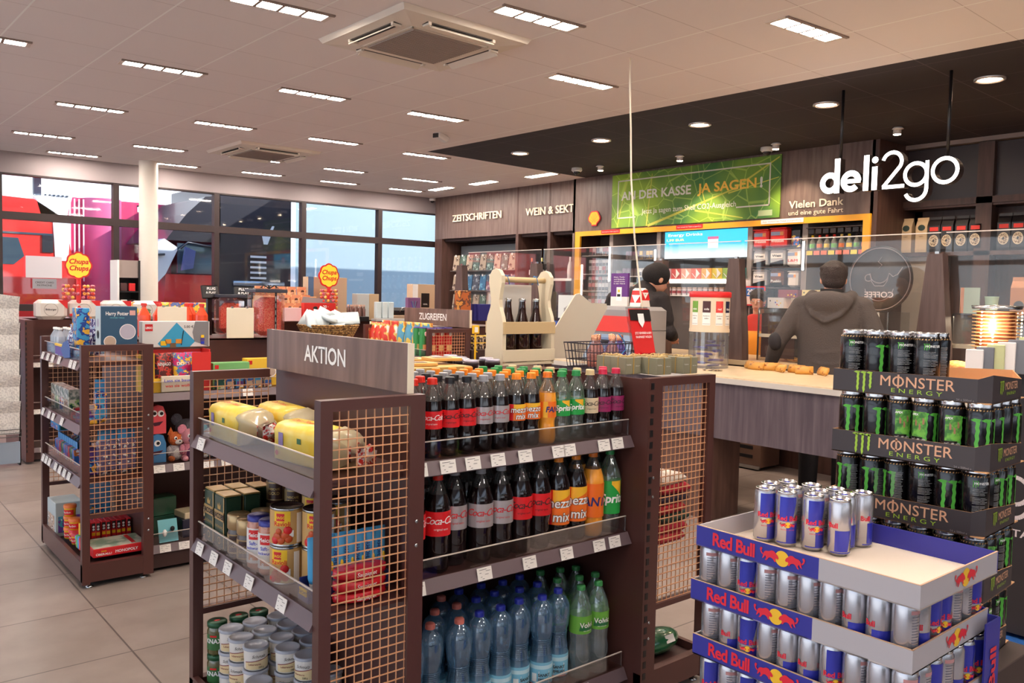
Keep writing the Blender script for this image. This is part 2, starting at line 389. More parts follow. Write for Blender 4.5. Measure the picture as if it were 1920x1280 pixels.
# ---- downlights
def mk_down():
    t = thing('downlight', None, 'downlight'); r = MB()
    r.lathe([(.10,0),(.10,-.012),(.085,-.014),(.078,0)], mat('chrome_ring',(215,205,198),.25,.6), n=28); r.build('trim_ring', t)
    d = MB(); d.lathe([(.0,-.006),(.074,-.006),(.074,-.004),(0,-.004)], mat('downlight_glow',(255,222,190),.4,emit=SPOT*.3), n=24); d.build('lamp', t)
    l = bpy.data.lights.new('downlight_lamp','SPOT'); l.energy = 30; l.color = (1,.8,.62); l.spot_size = 2.2; l.spot_blend = .8; l.shadow_soft_size = .06
    lo = bpy.data.objects.new('downlight_lamp', l); col.objects.link(lo); lo.parent = t; lo.location = (0,0,-.03)
    return t
down = Proto(mk_down)
for i, (x, y) in enumerate([(6.28,2.43),(6.20,3.6),(6.14,4.78),(6.08,5.94),(6.02,7.11),(6.35,1.2),(6.4,0)]):
    down((x, y, CZ), 'large round chrome downlight in the black ceiling, %s from the right' % ORD[i] if i < 5 else 'large round chrome downlight right of the frame, %s one' % ['near','far'][i-5], 'round downlights')
def mk_spot():
    t = thing('spotlight', None, 'spotlight'); b2 = MB(); b2.lathe([(.035,0),(.05,-.014),(.02,-.02)], mat('spot_white',(225,215,208),.4), n=20); b2.build('base_ring', t)
    h = MB(); h.lathe([(.034,-.05),(.034,-.01),(.02,0)], mat('spot_white',(225,215,208),.4), (.03,.02,-.005), n=16); h.lathe([(0,-.053),(.03,-.053),(.03,-.05),(0,-.05)], mat('spot_glow',(255,225,185),.4,emit=SPOT*.6), (.03,.02,-.005), n=16); h.build('lamp_head', t)
    l = bpy.data.lights.new('spotlight_lamp','SPOT'); l.energy = 26; l.color = (1,.82,.6); l.spot_size = 1.5; l.spot_blend = .6; l.shadow_soft_size = .03
    lo = bpy.data.objects.new('spotlight_lamp', l); col.objects.link(lo); lo.parent = t; lo.location = (.03,.02,-.07); lo.rotation_euler = (0, -.35, 0)
    return t
spot = Proto(mk_spot)
for i, (x, y) in enumerate([(7.44,3.62),(7.37,4.8),(7.30,5.94),(7.23,7.07),(7.5,2.4)]):
    spot((x, y, CZ), 'small swivel spotlight near the till wall in the black ceiling, %s from right' % ORD[i], 'small spotlights')
def dome(x, y, z, lab, k=1.0):
    t = thing('security_camera', lab, 'camera', (x, y, z)); b2 = MB(); b2.lathe([(.062*k,0),(.066*k,-.03*k),(.05*k,-.045*k)], mat('cam_white',(220,214,210),.4), n=20); b2.build('housing', t)
    b2 = MB(); b2.ball((0,0,-.045*k), .042*k, mat('cam_dark',(40,34,36),.12)); b2.build('lens_dome', t)
dome(7.19, 7.42, CZ, 'white dome security camera on black ceiling left of the green banner')
dome(7.52, 5.0, CZ, 'white dome security camera on black ceiling above the green banner')
dome(7.75, 11.3, 3.04, 'tiny black dome camera in far ceiling corner by the windows', .8)
t = thing('motion_detector', 'grey angled motion detector box on the white ceiling', 'detector', (4.79, 6.85, CZ), .3)
m = MB(); m.cb(0,0,-.03,.17,.08,.06,mat('det_grey',(214,208,204),.4),b=.012,ry=.2); m.build('body', t); m = MB(); m.cb(-.09,0,-.03,.012,.06,.04,BLK); m.build('sensor', t)

# ---- right wall: fascia, niches
WD = wood('fascia_wood', (98, 78, 72), (118, 98, 92)); WDD = wood('dark_wood', (74, 50, 44), (92, 64, 56)); NIC = mat('niche_dark', (58, 40, 38), .6); GR = mat('niche_grey', (92, 82, 80), .6)
m = MB()
m.box(XW, 8.14, 2.40, XW+.06, 11.4, CZ, WD)
for y in (9.31, 8.63): m.box(XW-.004, y, 2.40, XW, y+.03, CZ, WDD)
m.box(XW, 9.30, 0, XW+.5, 9.36, 2.40, WDD); m.box(XW, 8.62, 0, XW+.5, 8.68, 2.40, WDD); m.box(XW, 8.10, 0, XW+.5, 8.18, 2.40, WDD); m.box(XW, 11.2, 0, XW+.5, 11.4, 2.40, WDD)
m.box(XW+.5, 8.1, 0, XW+.55, 11.4, 2.40, NIC); m.box(XW+.06, 8.1, 2.36, XW+.5, 11.4, 2.40, NIC)
struct(m, 'wall_magazine_side')
m = MB(); m.box(XW-.04, 4.02, 2.36, XW+.06, 8.14, CZ, WD); m.box(XW-.04, 8.10, 0, XW, 8.14, CZ, WD)
m.box(XW+.06, 4.02, 2.34, XW+.6, 8.1, 2.36, GR); m.box(XW+.45, 4.02, 0, XW+.5, 8.1, 2.36, GR); m.box(XW-.04, 3.98, 0, XW+.75, 4.05, CZ, WDD)
for y in (7.44, 6.66, 5.38, 4.72): m.box(XW, y, 0, XW+.45, y+.06, 2.34, mat('divider_grey',(150,138,134),.5))
m.box(XW, 5.40, 0, XW+.45, 6.70, 1.62, GR)
struct(m, 'wall_till_side')
m = MB(); YO = mat('yellow_trim', (246, 176, 40), .4)
m.box(XW-.07, 4.03, 2.31, XW-.04, 8.06, 2.37, YO); m.box(XW-.07, 4.03, 1.2, XW-.04, 4.10, 2.31, YO); m.box(XW-.07, 7.97, 1.35, XW-.04, 8.06, 2.31, YO)
struct(m, 'trim_yellow')
# recessed wall on the right behind the counter
m = MB(); m.box(8.62, 3.9, 0, 8.7, -2, CZ, WDD); m.box(8.40, 3.2, 0, 8.62, 3.28, CZ, WDD); m.box(8.40, 3.42, 0, 8.62, 4.0, .9, WDD)
m.box(8.38, 3.26, 2.44, 8.62, 4.0, 2.50, WDD); m.box(8.38, -2, 2.44, 8.62, 3.2, 2.50, WDD); m.box(8.36, -2, CZ-.04, 8.6, 4.0, CZ, mat('rail_light',(150,130,122),.4))
struct(m, 'wall_coffee_side')
# ================================================================ ISLAND RACKS
def wire_mesh(mb, ax, u0, u1, z0, z1, c, st=.026):
    n = max(1, round((u1-u0)/st)); k = round((z1-z0)/st); r = .0016
    def bx(a0, zz0, a1, zz1, o):
        if ax == 'x': mb.box(a0, c-r+o, zz0, a1, c+r+o, zz1, COP)
        else: mb.box(c-r+o, a0, zz0, c+r+o, a1, zz1, COP)
    for i in range(n+1): u = u0+(u1-u0)*i/n; bx(u-r*.8, z0, u+r*.8, z1, .003)
    for i in range(k+1): z = z0+(z1-z0)*i/k; bx(u0, z-r, u1, z+r, 0)
def card_mesh(ax):
    m = MB(); w, h = .058, .04
    if ax == 'x':      # faces -Y
        m.cb(0,0,0,w,.002,h,WHT,rx=-.25); f = lambda u, v: (u, -.0022+v*.25, v)
    else:
        m.cb(0,0,0,.002,w,h,WHT,ry=.25); f = lambda u, v: (-.0022+v*.25, -u, v)
    for a, b2, l in ((-.022,.013,.03),(-.022,.004,.008),(.004,.008,.018),(.0,-.002,.014),(-.018,-.008,.006),(-.012,-.014,.008)):
        m.add([f(a,b2), f(a+l,b2), f(a+l,b2+.0013), f(a,b2+.0013)], [(0,1,2,3)], INK)
    return m
CARD = {k: card_mesh(k).mesh('price_label') for k in ('x','y')}
def card(parent, ax, loc, s=1):
    o = bpy.data.objects.new('price_label', CARD[ax]); col.objects.link(o); o.parent = parent; o.location = loc; o.scale = (s,s,s)
def shelf(t, ax, a0, a1, d0, d1, z, cards=(), fence=True, lip=True):
    # ax 'x': shelf runs along x with its front at y=d0;  ax 'y': runs along y with its front at x=d0
    m = MB(); r = MB()
    if ax == 'x':
        m.box(a0, d0, z-.02, a1, d1, z, BR)
        r.prism([(0,0),(-.022,-.04),(-.016,-.044),(.01,-.02)], lambda u, v, w: (a0+w, d0+u, z+v), SHG, a1-a0)
    else:
        m.box(d0, a0, z-.02, d1, a1, z, BR)
        r.prism([(0,0),(-.022,-.04),(-.016,-.044),(.01,-.02)], lambda u, v, w: (d0+u, a0+w, z+v), SHG, a1-a0)
    m.build('shelf', t)
    if lip: r.build('shelf_rail', t)
    if fence:
        f = MB()
        if ax == 'x': f.box(a0+.01, d0+.002, z, a1-.01, d0+.005, z+.06, CLR); f.box(a0+.01, d0+.001, z+.058, a1-.01, d0+.006, z+.061, mat('fence_edge',(215,200,190),.3))
        else: f.box(d0+.002, a0+.01, z, d0+.005, a1-.01, z+.06, CLR); f.box(d0+.001, a0+.01, z+.058, d0+.006, a1-.01, z+.061, mat('fence_edge',(215,200,190),.3))
        f.build('fence', t)
    for c in cards:
        card(t, ax, (c, d0-.016, z-.02) if ax == 'x' else (d0-.016, c, z-.02))
def rack(label, X0, XL, XR, X1, Y0, Y1, ls=(), es=(), rs=(), low=.37, D=.47, mesh_r=True, lowmesh=False, lcards=(), ecards=(), rcards=(), ldep=0, lfence=True):
    t = thing('shelving_rack', label, 'shelving rack')
    P = .036
    def post(x0, y0, x1, y1): MB().box(x0, y0, .02, x1, y1, T, BR).build('post', t)
    def rail(x0, y0, z0, x1, y1, z1): MB().box(x0, y0, z0, x1, y1, z1, BR).build('rail', t)
    sides = []
    if X0 is not None: sides.append((X0, XL-.048, XL, 0))
    if X1 is not None: sides.append((XR+.075, X1-P, X1, 1))
    for (a, b2, c, right) in sides:
        o0 = a if not right else X1-P              # outer post
        for y in (Y0, Y1-P): post(o0, y, o0+P, y+P)
        i0 = XL-.05 if not right else XR
        post(i0, Y0, i0+(.05 if not right else .075), Y0+P)
        m0, m1 = (X0+P, XL-.05) if not right else (XR+.075, X1-P)
        for y in (Y0, Y1-P):
            rail(m0, y, T-.03, m1, y+P, T); rail(m0, y, low-.02, m1, y+P, low); 
            q = MB(); wire_mesh(q, 'x', m0, m1, low, T-.03, y+.012); q.build('mesh_panel', t)
        b = MB(); xa, xb = (X0, XL) if not right else (XR, X1)
        b.box(xa, Y0+.002, .03, xb, Y0+P, .12, BR); b.box(xa, Y1-P, .03, xb, Y1-.002, .12, BR); b.box(xa+.01, Y0+P, .06, xb-.01, Y1-P, .10, BRD)
        fx = X0 if not right else X1-.02
        b.box(fx, Y0+P, .03, fx+.02, Y1-P, .13, BR); b.build('base', t)
        s = MB()
        for xx in (xa+.04, xb-.04):
            for yy in (Y0+.03, Y1-.03): s.lathe([(.018,0),(.018,.006),(.006,.008),(.006,.03)], STEEL, (xx, yy, 0), 10)
        s.build('foot', t)
        bk = MB(); xx = XL-.01 if not right else XR
        bk.box(xx, Y0+P, .03, xx+.01, Y1, T-.004, BR); bk.build('back_panel', t)
        sw = MB()
        px = XL-.025 if not right else XR+.037
        for z in (.25,.31,.78,.85): sw.ell((px, Y0-.001, z), .006, .003, .006, STEEL, 8, 5)
        sw.build('screw', t)
    # perforated strip beside the end bay
    if XR is not None and X1 is not None:
        q = MB(); 
        for i in range(26): q.box(XR-.0015+.012, Y0-.0015, .1+i*.043, XR+.026, Y0+.001, .1+i*.043+.024, BLK)
        q.build('slot_strip', t)
    if es is not None:
        e = MB(); e.box(XL, Y0+D, .03, XR, Y0+D+.012, T-.004, BR); e.box(XL, Y0+D, T-.012, XR, Y1, T, BR); e.box(XL, Y1-.012, .03, XR, Y1, T-.012, BR); e.build('spine', t)
        b = MB(); b.box(XL, Y0+.07, .02, XR, Y0+D, .10, BRD); b.build('base', t)
        for z, cs in zip(es, ecards or [()]*9): shelf(t, 'x', XL+.004, XR-.004, Y0+.08, Y0+D, z, cs)
    if X0 is not None:
        for i, z in enumerate(ls): shelf(t, 'y', Y0+P, Y1-P, X0+.012, XL-.012, z, lcards[i] if i < len(lcards) else (), lfence)
    if X1 is not None:
        for i, z in enumerate(rs): shelf(t, 'y', Y0+P, Y1-P, X1-.012, XR+.012, z, (), False, False)
    return t
ec = [[1.385,1.49,1.585,1.685,1.8,1.95,2.0,2.17,2.24], [1.385,1.64,1.83,2.0,2.16,2.24], [2.1]]
g1 = rack('brown metal promotion rack in front filled with bread, coffee and soft drinks', 1.03, 1.36, 2.33, 2.72, 2.0, 2.98, (.995,.63), (1.0,.64,.127), (), ecards=ec, lcards=([2.86],[2.87,2.74,2.62,2.45,2.22]))
g0 = rack('brown metal toy rack at the left, its side full of sweets and games', 1.03, 1.37, 2.36, 2.72, 4.5, 5.44, (1.13,.81,.545), (.95,.57,.14), (1.13,), lcards=([5.35,5.22,5.1,4.95,4.7,4.62],[5.36,5.2,5.1,4.9],[5.36,5.28,5.2,5.05,4.95,4.85,4.75]), ecards=[[1.62,1.9],[1.42,1.52,1.68,1.78,1.88,2.0],[1.45,1.55,1.9]])
g3 = rack('brown snack rack with a grey wood header, between the aisle and the tills', 3.95, 4.38, 5.2, None, 5.78, 6.85, (.98,.62), (.9,.55), (), lcards=([],[]))
g4 = rack('low brown rack far behind the toys, covered with gift boxes and sweets', None, 3.0, 5.0, None, 7.5, 8.5, (), (.8,.4), ())
g5 = rack('tall brown rack end at far left topped with drink multipacks', None, 1.46, 3.0, None, 8.0, 8.9, (), (.85,.45,.12), (), ecards=[[1.5,1.6],[1.5],[1.55]])
MB().box(1.40,7.98,.02,1.46,8.9,T,BR).build('end_panel', g5)
# the rail side post strips of the far-left rack
q = MB()
for i in range(26): q.box(1.402, 7.978, .1+i*.043, 1.412, 7.981, .1+i*.043+.024, BLK)
q.build('slot_strip', g5)

# header signs
SW = wood('sign_wood', (104, 80, 72), (136, 108, 98), (6, 6, .7))
def header(label, x, y0, y1, z0, z1, text, size, ty, tz, lean):
    t = thing('header_sign', label, 'sign', (x, 0, 0))
    m = MB(); L2 = lean*(z1-z0)
    m.prism([(0,z0),(.02,z0),(.02+L2,z1),(L2,z1)], lambda u, v, w: (u, y0+w, v), SW, y1-y0); m.build('board', t)
    m = MB(); m.prism([(0,z0),(.021,z0),(.021+L2,z1),(L2,z1)], lambda u, v, w: (u, y0-w, v), CRM, .004); m.build('edge_strip', t)
    m = MB(); m.text(text, WPR, lambda u, v: (-.0015+lean*(v+tz-z0), ty-u, tz+v), size, .022, w=None); m.build('lettering', t)
header('grey wood header board reading AKTION on the front rack', 1.335, 2.06, 3.03, 1.212, 1.358, 'AKTION', .078, 2.57, 1.262, 0)
header('small grey wood header board reading ZUGREIFEN on the snack rack', 4.385, 5.80, 6.83, 1.222, 1.375, 'ZUGREIFEN', .085, 6.36, 1.272, 0)

# ================================================================ BOTTLES
def sub(c, k): return tuple(max(0, min(255, int(v*k))) for v in c)
COKE = mat('cola_liquid', (24, 12, 12), .12, coat=.6); CLP = clear('pet_clear', (.93,.91,.88), gloss=.18, rough=.05, body=.05)
ORG = mat('orange_soda', (246, 160, 50), .25, coat=.4); LEM = clear('pet_lemonade', (.82,.86,.82), gloss=.22, rough=.04, body=.10, bodyc=(190,200,190))
def capm(mb, r, z, h, c, n=18):
    mb.lathe([(r,z),(r,z+h*.85),(r*.9,z+h),(0,z+h)], c, n=n)
    for j in range(n): a = 2*PI*j/n; mb.cb(r*math.cos(a), r*math.sin(a), z+h*.45, .0012, .0012, h*.7, c, rz=a)
def soda(name, liquid, capc, labc, txt, txtc, big, txt2=None, shear=.0, clearup=True, deco=None, face=-1.95):
    def mk():
        t = thing(name, None, 'bottle'); b = MB()
        if not big:
            lo = [(0,.006),(.02,0),(.027,.002),(.0315,.012),(.033,.028),(.0318,.048),(.0285,.066),(.0288,.08),(.0322,.092),(.0325,.142),(.0318,.158),(.0295,.176)]
            up = [(.0295,.176),(.024,.194),(.0165,.211),(.0128,.219),(.0125,.2285)]
            z0, z1, r, H = .092, .146, .0332, .245; cr = .0150; ch = .017
        else:
            lo = [(0,.006),(.03,0),(.036,.004),(.040,.016),(.041,.05),(.0385,.085),(.0385,.10),(.0415,.115),(.042,.20),(.0385,.218),(.030,.245)]
            up = [(.030,.245),(.021,.268),(.014,.283),(.0125,.29)]
            z0, z1, r, H = (.118 if txt2 == 'SCRIPT' else .072), .194, .0428, .305; cr = .0152; ch = .016
        b.lathe(lo, liquid, n=18); b.lathe(up, CLP if liquid is not LEM else LEM, n=18); b.build('body', t)
        if big and liquid is COKE: pass
        c = MB(); capm(c, cr, (.229 if not big else .289), ch, capc); c.lathe([(cr*1.12,.2262 if not big else .2865),(cr*1.12,.229 if not big else .289)], capc, n=16); c.build('cap', t)
        l = MB(); l.lathe([(r,z0),(r+.0002,(z0+z1)/2),(r,z1)], labc, n=24); l.lathe([(r-.002,z0-.0004),(r,z0)], labc, n=24)
        k = (1.35 if txt2 == 'SCRIPT' else 1.7) if big else 1
        if txt2 == 'SCRIPT':
            l.text(txt, txtc, CYL(r+.0011, face, z0+.5*(z1-z0)), .024*k, .004, shear=.35, spacing=.85); l.text('original taste', txtc, CYL(r+.0011, face, z0+.25*(z1-z0)), .007*k)
        elif txt2 == 'STACK':
            a, b3 = txt.split(); l.text(a, INK, CYL(r+.0010, face, z0+.50*(z1-z0)), .027*k, .05, shear=.1); l.text(b3, INK, CYL(r+.0010, face+.1, z0+.1*(z1-z0)), .027*k, .05, shear=.1)
            l.text(a, txtc, CYL(r+.0016, face, z0+.50*(z1-z0)), .027*k, .015, shear=.1); l.text(b3, txtc, CYL(r+.0016, face+.1, z0+.1*(z1-z0)), .027*k, .015, shear=.1)
        else: l.text(txt, txtc, CYL(r+.0011, face, z0+.35*(z1-z0)), .026*k, .03, shear=.15)
        if deco: deco(l, r, z0, z1, face)
        for i in range(7): l.prism([(0,0),(.0012+.0008*(i%3),0),(.0012+.0008*(i%3),.018*k),(0,.018*k)], lambda u, v, w, i=i: CYL(r+.0006, face+1.5, z0+.01)(i*.003+u, v), INK, 1)
        l.build('label_sleeve', t)
        return t
    return Proto(mk)
def band(mb, r, a0, a1, z00, z01, z10, z11, m, n=10, tw=0):
    vs = []; fs = []
    for i in range(n+1):
        f = i/n; a = a0+(a1-a0)*f
        for z in (z00+(z10-z00)*f, z01+(z11-z01)*f): vs.append((r*math.cos(a), r*math.sin(a), z))
    for i in range(n): fs.append((2*i,2*i+2,2*i+3,2*i+1))
    return mb.add(vs, fs, m, True)
SIL = mat('label_silver', (186, 178, 180), .3, .4); RDL = mat('label_red', (226, 34, 40), .35); ORL = mat('label_orange', (244, 116, 34), .35); GRL = mat('label_green', (40, 160, 70), .35)
CRL = mat('label_cream', (226, 200, 164), .4); MGL = mat('label_magenta', (150, 36, 92), .4); YE2 = mat('label_yellow', (250, 190, 50), .4)
def cp(n, c): return mat('cap_'+n, c, .35)
mez = lambda l, r, z0, z1, f: (band(l, r+.0003, f-1.6, f-.75, z0, z1, z0, z1, RDL), band(l, r+.0003, f-.7, f+1.0, z0+(z1-z0)*.62, z1, z0+(z1-z0)*.85, z1, YE2))
fan = lambda l, r, z0, z1, f: band(l, r+.0003, f-1.5, f-1.0, z0, z1, z0, z1, YE2)
spr = lambda l, r, z0, z1, f: band(l, r+.0003, f-.2, f+.8, z0+(z1-z0)*.9, z1, z0+(z1-z0)*.55, z1, YE2)
K = {}
def defs(big):
    s = 'big' if big else 'small'
    K[s+'red'] = soda('cola_bottle', COKE, cp('red',(226,50,34)), RDL, 'Coca-Cola', WPR, big, 'SCRIPT')
    K[s+'black'] = soda('cola_bottle', COKE, cp('black',(34,32,36)), RDL, 'Coca-Cola', INK, big, 'SCRIPT')
    K[s+'grey'] = soda('cola_bottle', COKE, cp('grey',(160,158,162)), SIL, 'Coca-Cola', RED, big, 'SCRIPT')
    K[s+'mezzo'] = soda('cola_mix_bottle', COKE, cp('orange',(250,150,40)), ORL, 'mezzo mix', WPR, big, 'STACK', deco=mez)
    K[s+'fanta'] = soda('orange_soda_bottle', ORG, cp('orange2',(240,130,40)), ORL, 'FANTA', mat('navy_print',(40,40,110),.5), big, deco=fan)
    K[s+'green'] = soda('lemonade_bottle', LEM, cp('green',(50,150,80)), GRL, 'Sprite', WPR, big, deco=spr)
    K[s+'cream'] = soda('cola_bottle', COKE, cp('cream',(222,196,150)), CRL, 'Coca-Cola', INK, big, 'SCRIPT')
    K[s+'mag'] = soda('cola_bottle', COKE, cp('magenta',(214,44,80)), MGL, 'Coca-Cola', INK, big, 'SCRIPT')
defs(False); defs(True)
DN = dict(red='red-capped cola bottle', black='black-capped red-label cola bottle', grey='silver-label cola bottle', mezzo='orange-capped cola mix bottle', fanta='bright orange soda bottle', green='green-capped lemonade bottle', cream='cream-label cola bottle', mag='magenta-label cola bottle')
xs = [1.40,1.468,1.535,1.603,1.671,1.739,1.807,1.875,1.945,2.012,2.080,2.150,2.220,2.288]
front = ['red','red','black','black','grey','grey','mezzo','mezzo','fanta','green','green','cream','mag','mag']
back = {1:['red','red','black','black','grey','grey','mezzo','mezzo','mezzo','green','green','cream',None,'mag'],
        2:['red','black','black','grey','grey','mezzo','mezzo','mezzo','green','green','cream',None,None,None],
        3:['black','black','grey','grey','grey','mezzo','mezzo','green','green','green','cream',None,None,None],
        4:['black','grey','grey','grey','mezzo','mezzo','mezzo','green','green','cream',None,None,None,None]}
for r in range(5):
    for i, x in enumerate(xs):
        kind = front[i] if r == 0 else back[r][i]
        if kind is None: continue
        K['small'+kind]((x+random.uniform(-.003,.003), 2.126+r*.067, 1.0005), '%s, %s from left in the %s row of the top drinks shelf' % (DN[kind], ORD[i], ORD[r]), 'half-litre bottles on the top drinks shelf', random.uniform(-.25,.3) + (.5 if kind in ('fanta',) else 0))
big = [(1.405,'red'),(1.50,'red'),(1.585,'grey'),(1.67,'grey'),(1.755,'grey'),(1.84,'black'),(1.925,'black'),(2.015,'mezzo'),(2.10,'mezzo'),(2.186,'fanta'),(2.275,'green')]
for i, (x, kd) in enumerate(big):
    K['big'+kd]((x, 2.132 if i != 2 else 2.16, .6405), 'large %s, %s from left at the front of the middle drinks shelf' % (DN[kd], ORD[i]), 'litre bottles on the middle drinks shelf', random.uniform(-.1,.15))
for i, (x, kd) in enumerate(big):
    K['big'+kd]((x+.01, 2.222 if i != 2 else 2.25, .6405), 'large %s, %s from left in the back row of the middle shelf' % (DN[kd], ORD[i]), 'litre bottles on the middle drinks shelf', random.uniform(-.1,.1))
# water bottles
WB = clear('pet_blue', (.72,.84,.93), gloss=.35, rough=.05, body=.16, bodyc=(130,180,220)); WG = clear('pet_pale', (.88,.93,.94), gloss=.35, rough=.05, body=.12, bodyc=(190,212,216))
def water(kind, capc):
    def mk():
        t = thing('water_bottle', None, 'bottle'); b = MB()
        if kind == 'blue':
            pr = [(0,.008),(.03,0),(.038,.004),(.041,.02),(.041,.11),(.0385,.125),(.035,.145),(.0315,.165),(.033,.185),(.037,.198),(.039,.21),(.041,.222),(.0425,.235),(.043,.248),(.043,.262),(.0418,.274),(.040,.285),(.031,.303),(.018,.314),(.0135,.32)]
            for i in range(7): z = .128+i*.006; pr.insert(6+i, (.0375-.0007*i*(2 if i%2 else 1), z)) if False else None
        else:
            pr = [(0,.008),(.03,0),(.038,.004),(.0405,.02),(.036,.05),(.0405,.075),(.0405,.10),(.037,.125),(.0385,.15),(.041,.165),(.041,.235),(.036,.262),(.026,.29),(.0145,.31),(.0135,.32)]
        b.lathe(pr, WB if kind == 'blue' else WG, n=20)
        if kind == 'blue':
            for i in range(9): z = .13+i*.0065; q = .036-.0042*math.sin(PI*i/9); b.lathe([(q+.0012,z),(q+.0026,z+.0016),(q+.0012,z+.0032)], WB, n=20)
        for n_, (x, y, z) in enumerate(b.v):      # moulded ripples in the bulb
            if (.19 < z < .29 and kind == 'blue') or (kind != 'blue' and (.03 < z < .15 or .24 < z < .30)):
                g_ = 1+.035*math.sin(7*math.atan2(y, x)+z*150*(1 if kind == 'blue' else .5)); b.v[n_] = (x*g_, y*g_, z)
        b.build('body', t)
        c = MB(); capm(c, .0155, .318, .017, capc); c.build('cap', t)
        l = MB()
        if kind == 'blue':
            l.lathe([(.0418,.03),(.0418,.108)], mat('label_sky',(130,196,222),.4), n=24); l.lathe([(.0420,.085),(.0420,.098)], mat('label_ice',(196,226,236),.4), n=24)
            l.prism([(-.02,0),(.02,0),(.02,.042),(-.02,.042)], lambda u, v, w: CYL(.0424, -1.8, .036)(u, v), WPR, 1)
            l.text('SANKT', INK, CYL(.043, -1.8, .060), .014, .03); l.text('EMILIAN', INK, CYL(.043, -1.8, .045), .012, .03)
            band(l, .0424, -2.9, -2.45, .04,.07,.04,.07, WPR); band(l, .0421, -3.1, -1.1, .03,.034,.03,.034, mat('label_pink',(226,130,120),.4))
        else:
            l.lathe([(.0418,.168),(.0418,.232)], mat('label_leaf',(110,176,66),.4), n=24)
            for q in (-2.4,-2.1,-1.8,-1.5,-1.25): band(l, .0421, q-.2, q, .180,.186,.180,.212, mat('label_forest',(36,110,60),.4), 3); band(l, .0421, q, q+.2, .180,.212,.180,.186, mat('label_forest',(36,110,60),.4), 3)
            l.text('Volvic', WPR, CYL(.0426, -1.8, .192), .026, .02); l.text('eau minérale', WPR, CYL(.0426, -1.8, .178), .007)
        l.build('label_sleeve', t)
        return t
    return Proto(mk)
wp = water('blue', cp('pink',(232,132,118))); wb = water('blue', cp('royal',(52,62,180))); wv = water('green', cp('mint',(70,150,84)))
WPOS = [(wp,'pink-capped blue water bottle',[(1.41,2.13),(1.42,2.22),(1.50,2.16),(1.58,2.25),(1.67,2.34),(1.67,2.25),(1.60,2.14),(1.5,2.31)]),
        (wb,'royal-blue-capped water bottle',[(1.76,2.36),(1.76,2.26),(1.85,2.27),(1.945,2.34),(1.69,2.15),(1.78,2.15),(1.87,2.16),(1.945,2.245),(2.035,2.35),(2.035,2.25),(1.96,2.14),(2.05,2.155),(1.86,2.36)]),
        (wv,'green-capped clear water bottle',[(2.13,2.34),(2.125,2.24),(2.14,2.13),(2.21,2.21),(2.28,2.30),(2.225,2.125),(2.285,2.20),(2.215,2.32)])]
for pr, nm, L2 in WPOS:
    L3 = sorted(L2, key=lambda p: (round(p[1]/.09), p[0]))
    for i, (x, y) in enumerate(L3):
        pr((x, y, .1275), '%s on bottom shelf, %s counting rows from the front' % (nm, ORD[i]), 'water bottles on the bottom drinks shelf', random.uniform(-.3,.4), )
# ================================================================ GOODS ON THE FRONT RACK, LEFT SIDE
def carton(name, label, cat, loc, size, m, rz=0, face=None, group=None, b=.002, mtop=None):
    # loc: centre of the bottom; size x, y, z; face(mb) adds print
    t = thing(name, label, cat, loc, rz, group)
    mb = MB(); sx, sy, sz = size
    mb.cb(0, 0, sz/2, sx, sy, sz, m, b=b)
    if mtop: mb.box(-sx/2+.001, -sy/2+.001, sz, sx/2-.001, sy/2-.001, sz+.0006, mtop)
    mb.build('box_body', t)
    if face:
        f = MB(); face(f, sx, sy, sz); f.build('print', t)
    return t
def quadY(f, x0, z0, x1, z1, y, m): f.add([(x0,y,z0),(x1,y,z0),(x1,y,z1),(x0,y,z1)], [(0,1,2,3)], m)
def quadX(f, y0, z0, y1, z1, x, m): f.add([(x,y0,z0),(x,y1,z0),(x,y1,z1),(x,y0,z1)], [(0,1,2,3)], m)
def discY(f, x, z, r, y, m, n=24, sz=1): f.add([(x+r*math.cos(2*PI*i/n), y, z+r*sz*math.sin(2*PI*i/n)) for i in range(n)], [tuple(range(n))], m)
def discX(f, y, z, r, x, m, n=24): f.add([(x, y+r*math.cos(2*PI*i/n), z+r*math.sin(2*PI*i/n)) for i in range(n)], [tuple(range(n))], m)
BAGY = speckle('bread_bag_yellow', (246, 206, 70), (250, 224, 120), 18, .3, .4, .7); BAGC = clear('bag_clear', (.96,.94,.88), gloss=.2, rough=.15, body=.45, bodyc=(240,225,190))
TIE = speckle('bag_red_white', (214, 50, 44), (244, 230, 220), 90, .4, .48, .52)
def mk_loaf():
    t = thing('toast_loaf', None, 'bread'); b = MB(); rings = []
    prof = lambda s, dz=0: [(.058*s*a, q*s + (1-s)*.055 + dz) for a, q in ((-1,.004),(-.9,0),(.9,0),(1,.004),(1,.075),(1.04,.09),(.85,.108),(.4,.116),(-.4,.116),(-.85,.108),(-1.04,.09),(-1,.075))]
    for y, s in ((0,.93),(-.006,1),(-.12,1.02),(-.25,1)): rings.append([(px, y, pz) for px, pz in prof(s)])
    b.loft(rings, BAGY, True); b.build('wrapped_bread', t)
    e = MB(); rings = []
    for y, s in ((-.25,1),(-.28,.96),(-.31,.8),(-.335,.45),(-.35,.18),(-.365,.3),(-.385,.5)): rings.append([(px*(1+.1*math.sin(j*2.1)), y+.006*math.sin(j*3), pz+.004*math.sin(j*2)) for j, (px, pz) in enumerate(prof(s))])
    e.loft(rings[:5], BAGC, True); e.build('bag_end', t)
    q = MB(); q.loft(rings[3:], TIE, True); q.build('gathered_tie', t)
    f = MB(); quadX(f, -.03, .04, -.055, .085, -.0605, mat('bag_blue',(140,120,170),.4)); quadX(f, -.13, .062, -.15, .078, -.0612, mat('bag_green',(60,110,70),.4)); f.text('Der Toast', RED, lambda u, v: (v-.02, -.1-u, .1185), .03, .01); discX(f, -.02, .022, .008, -.0598, RED); f.build('print', t)
    return t
loaf = Proto(mk_loaf)
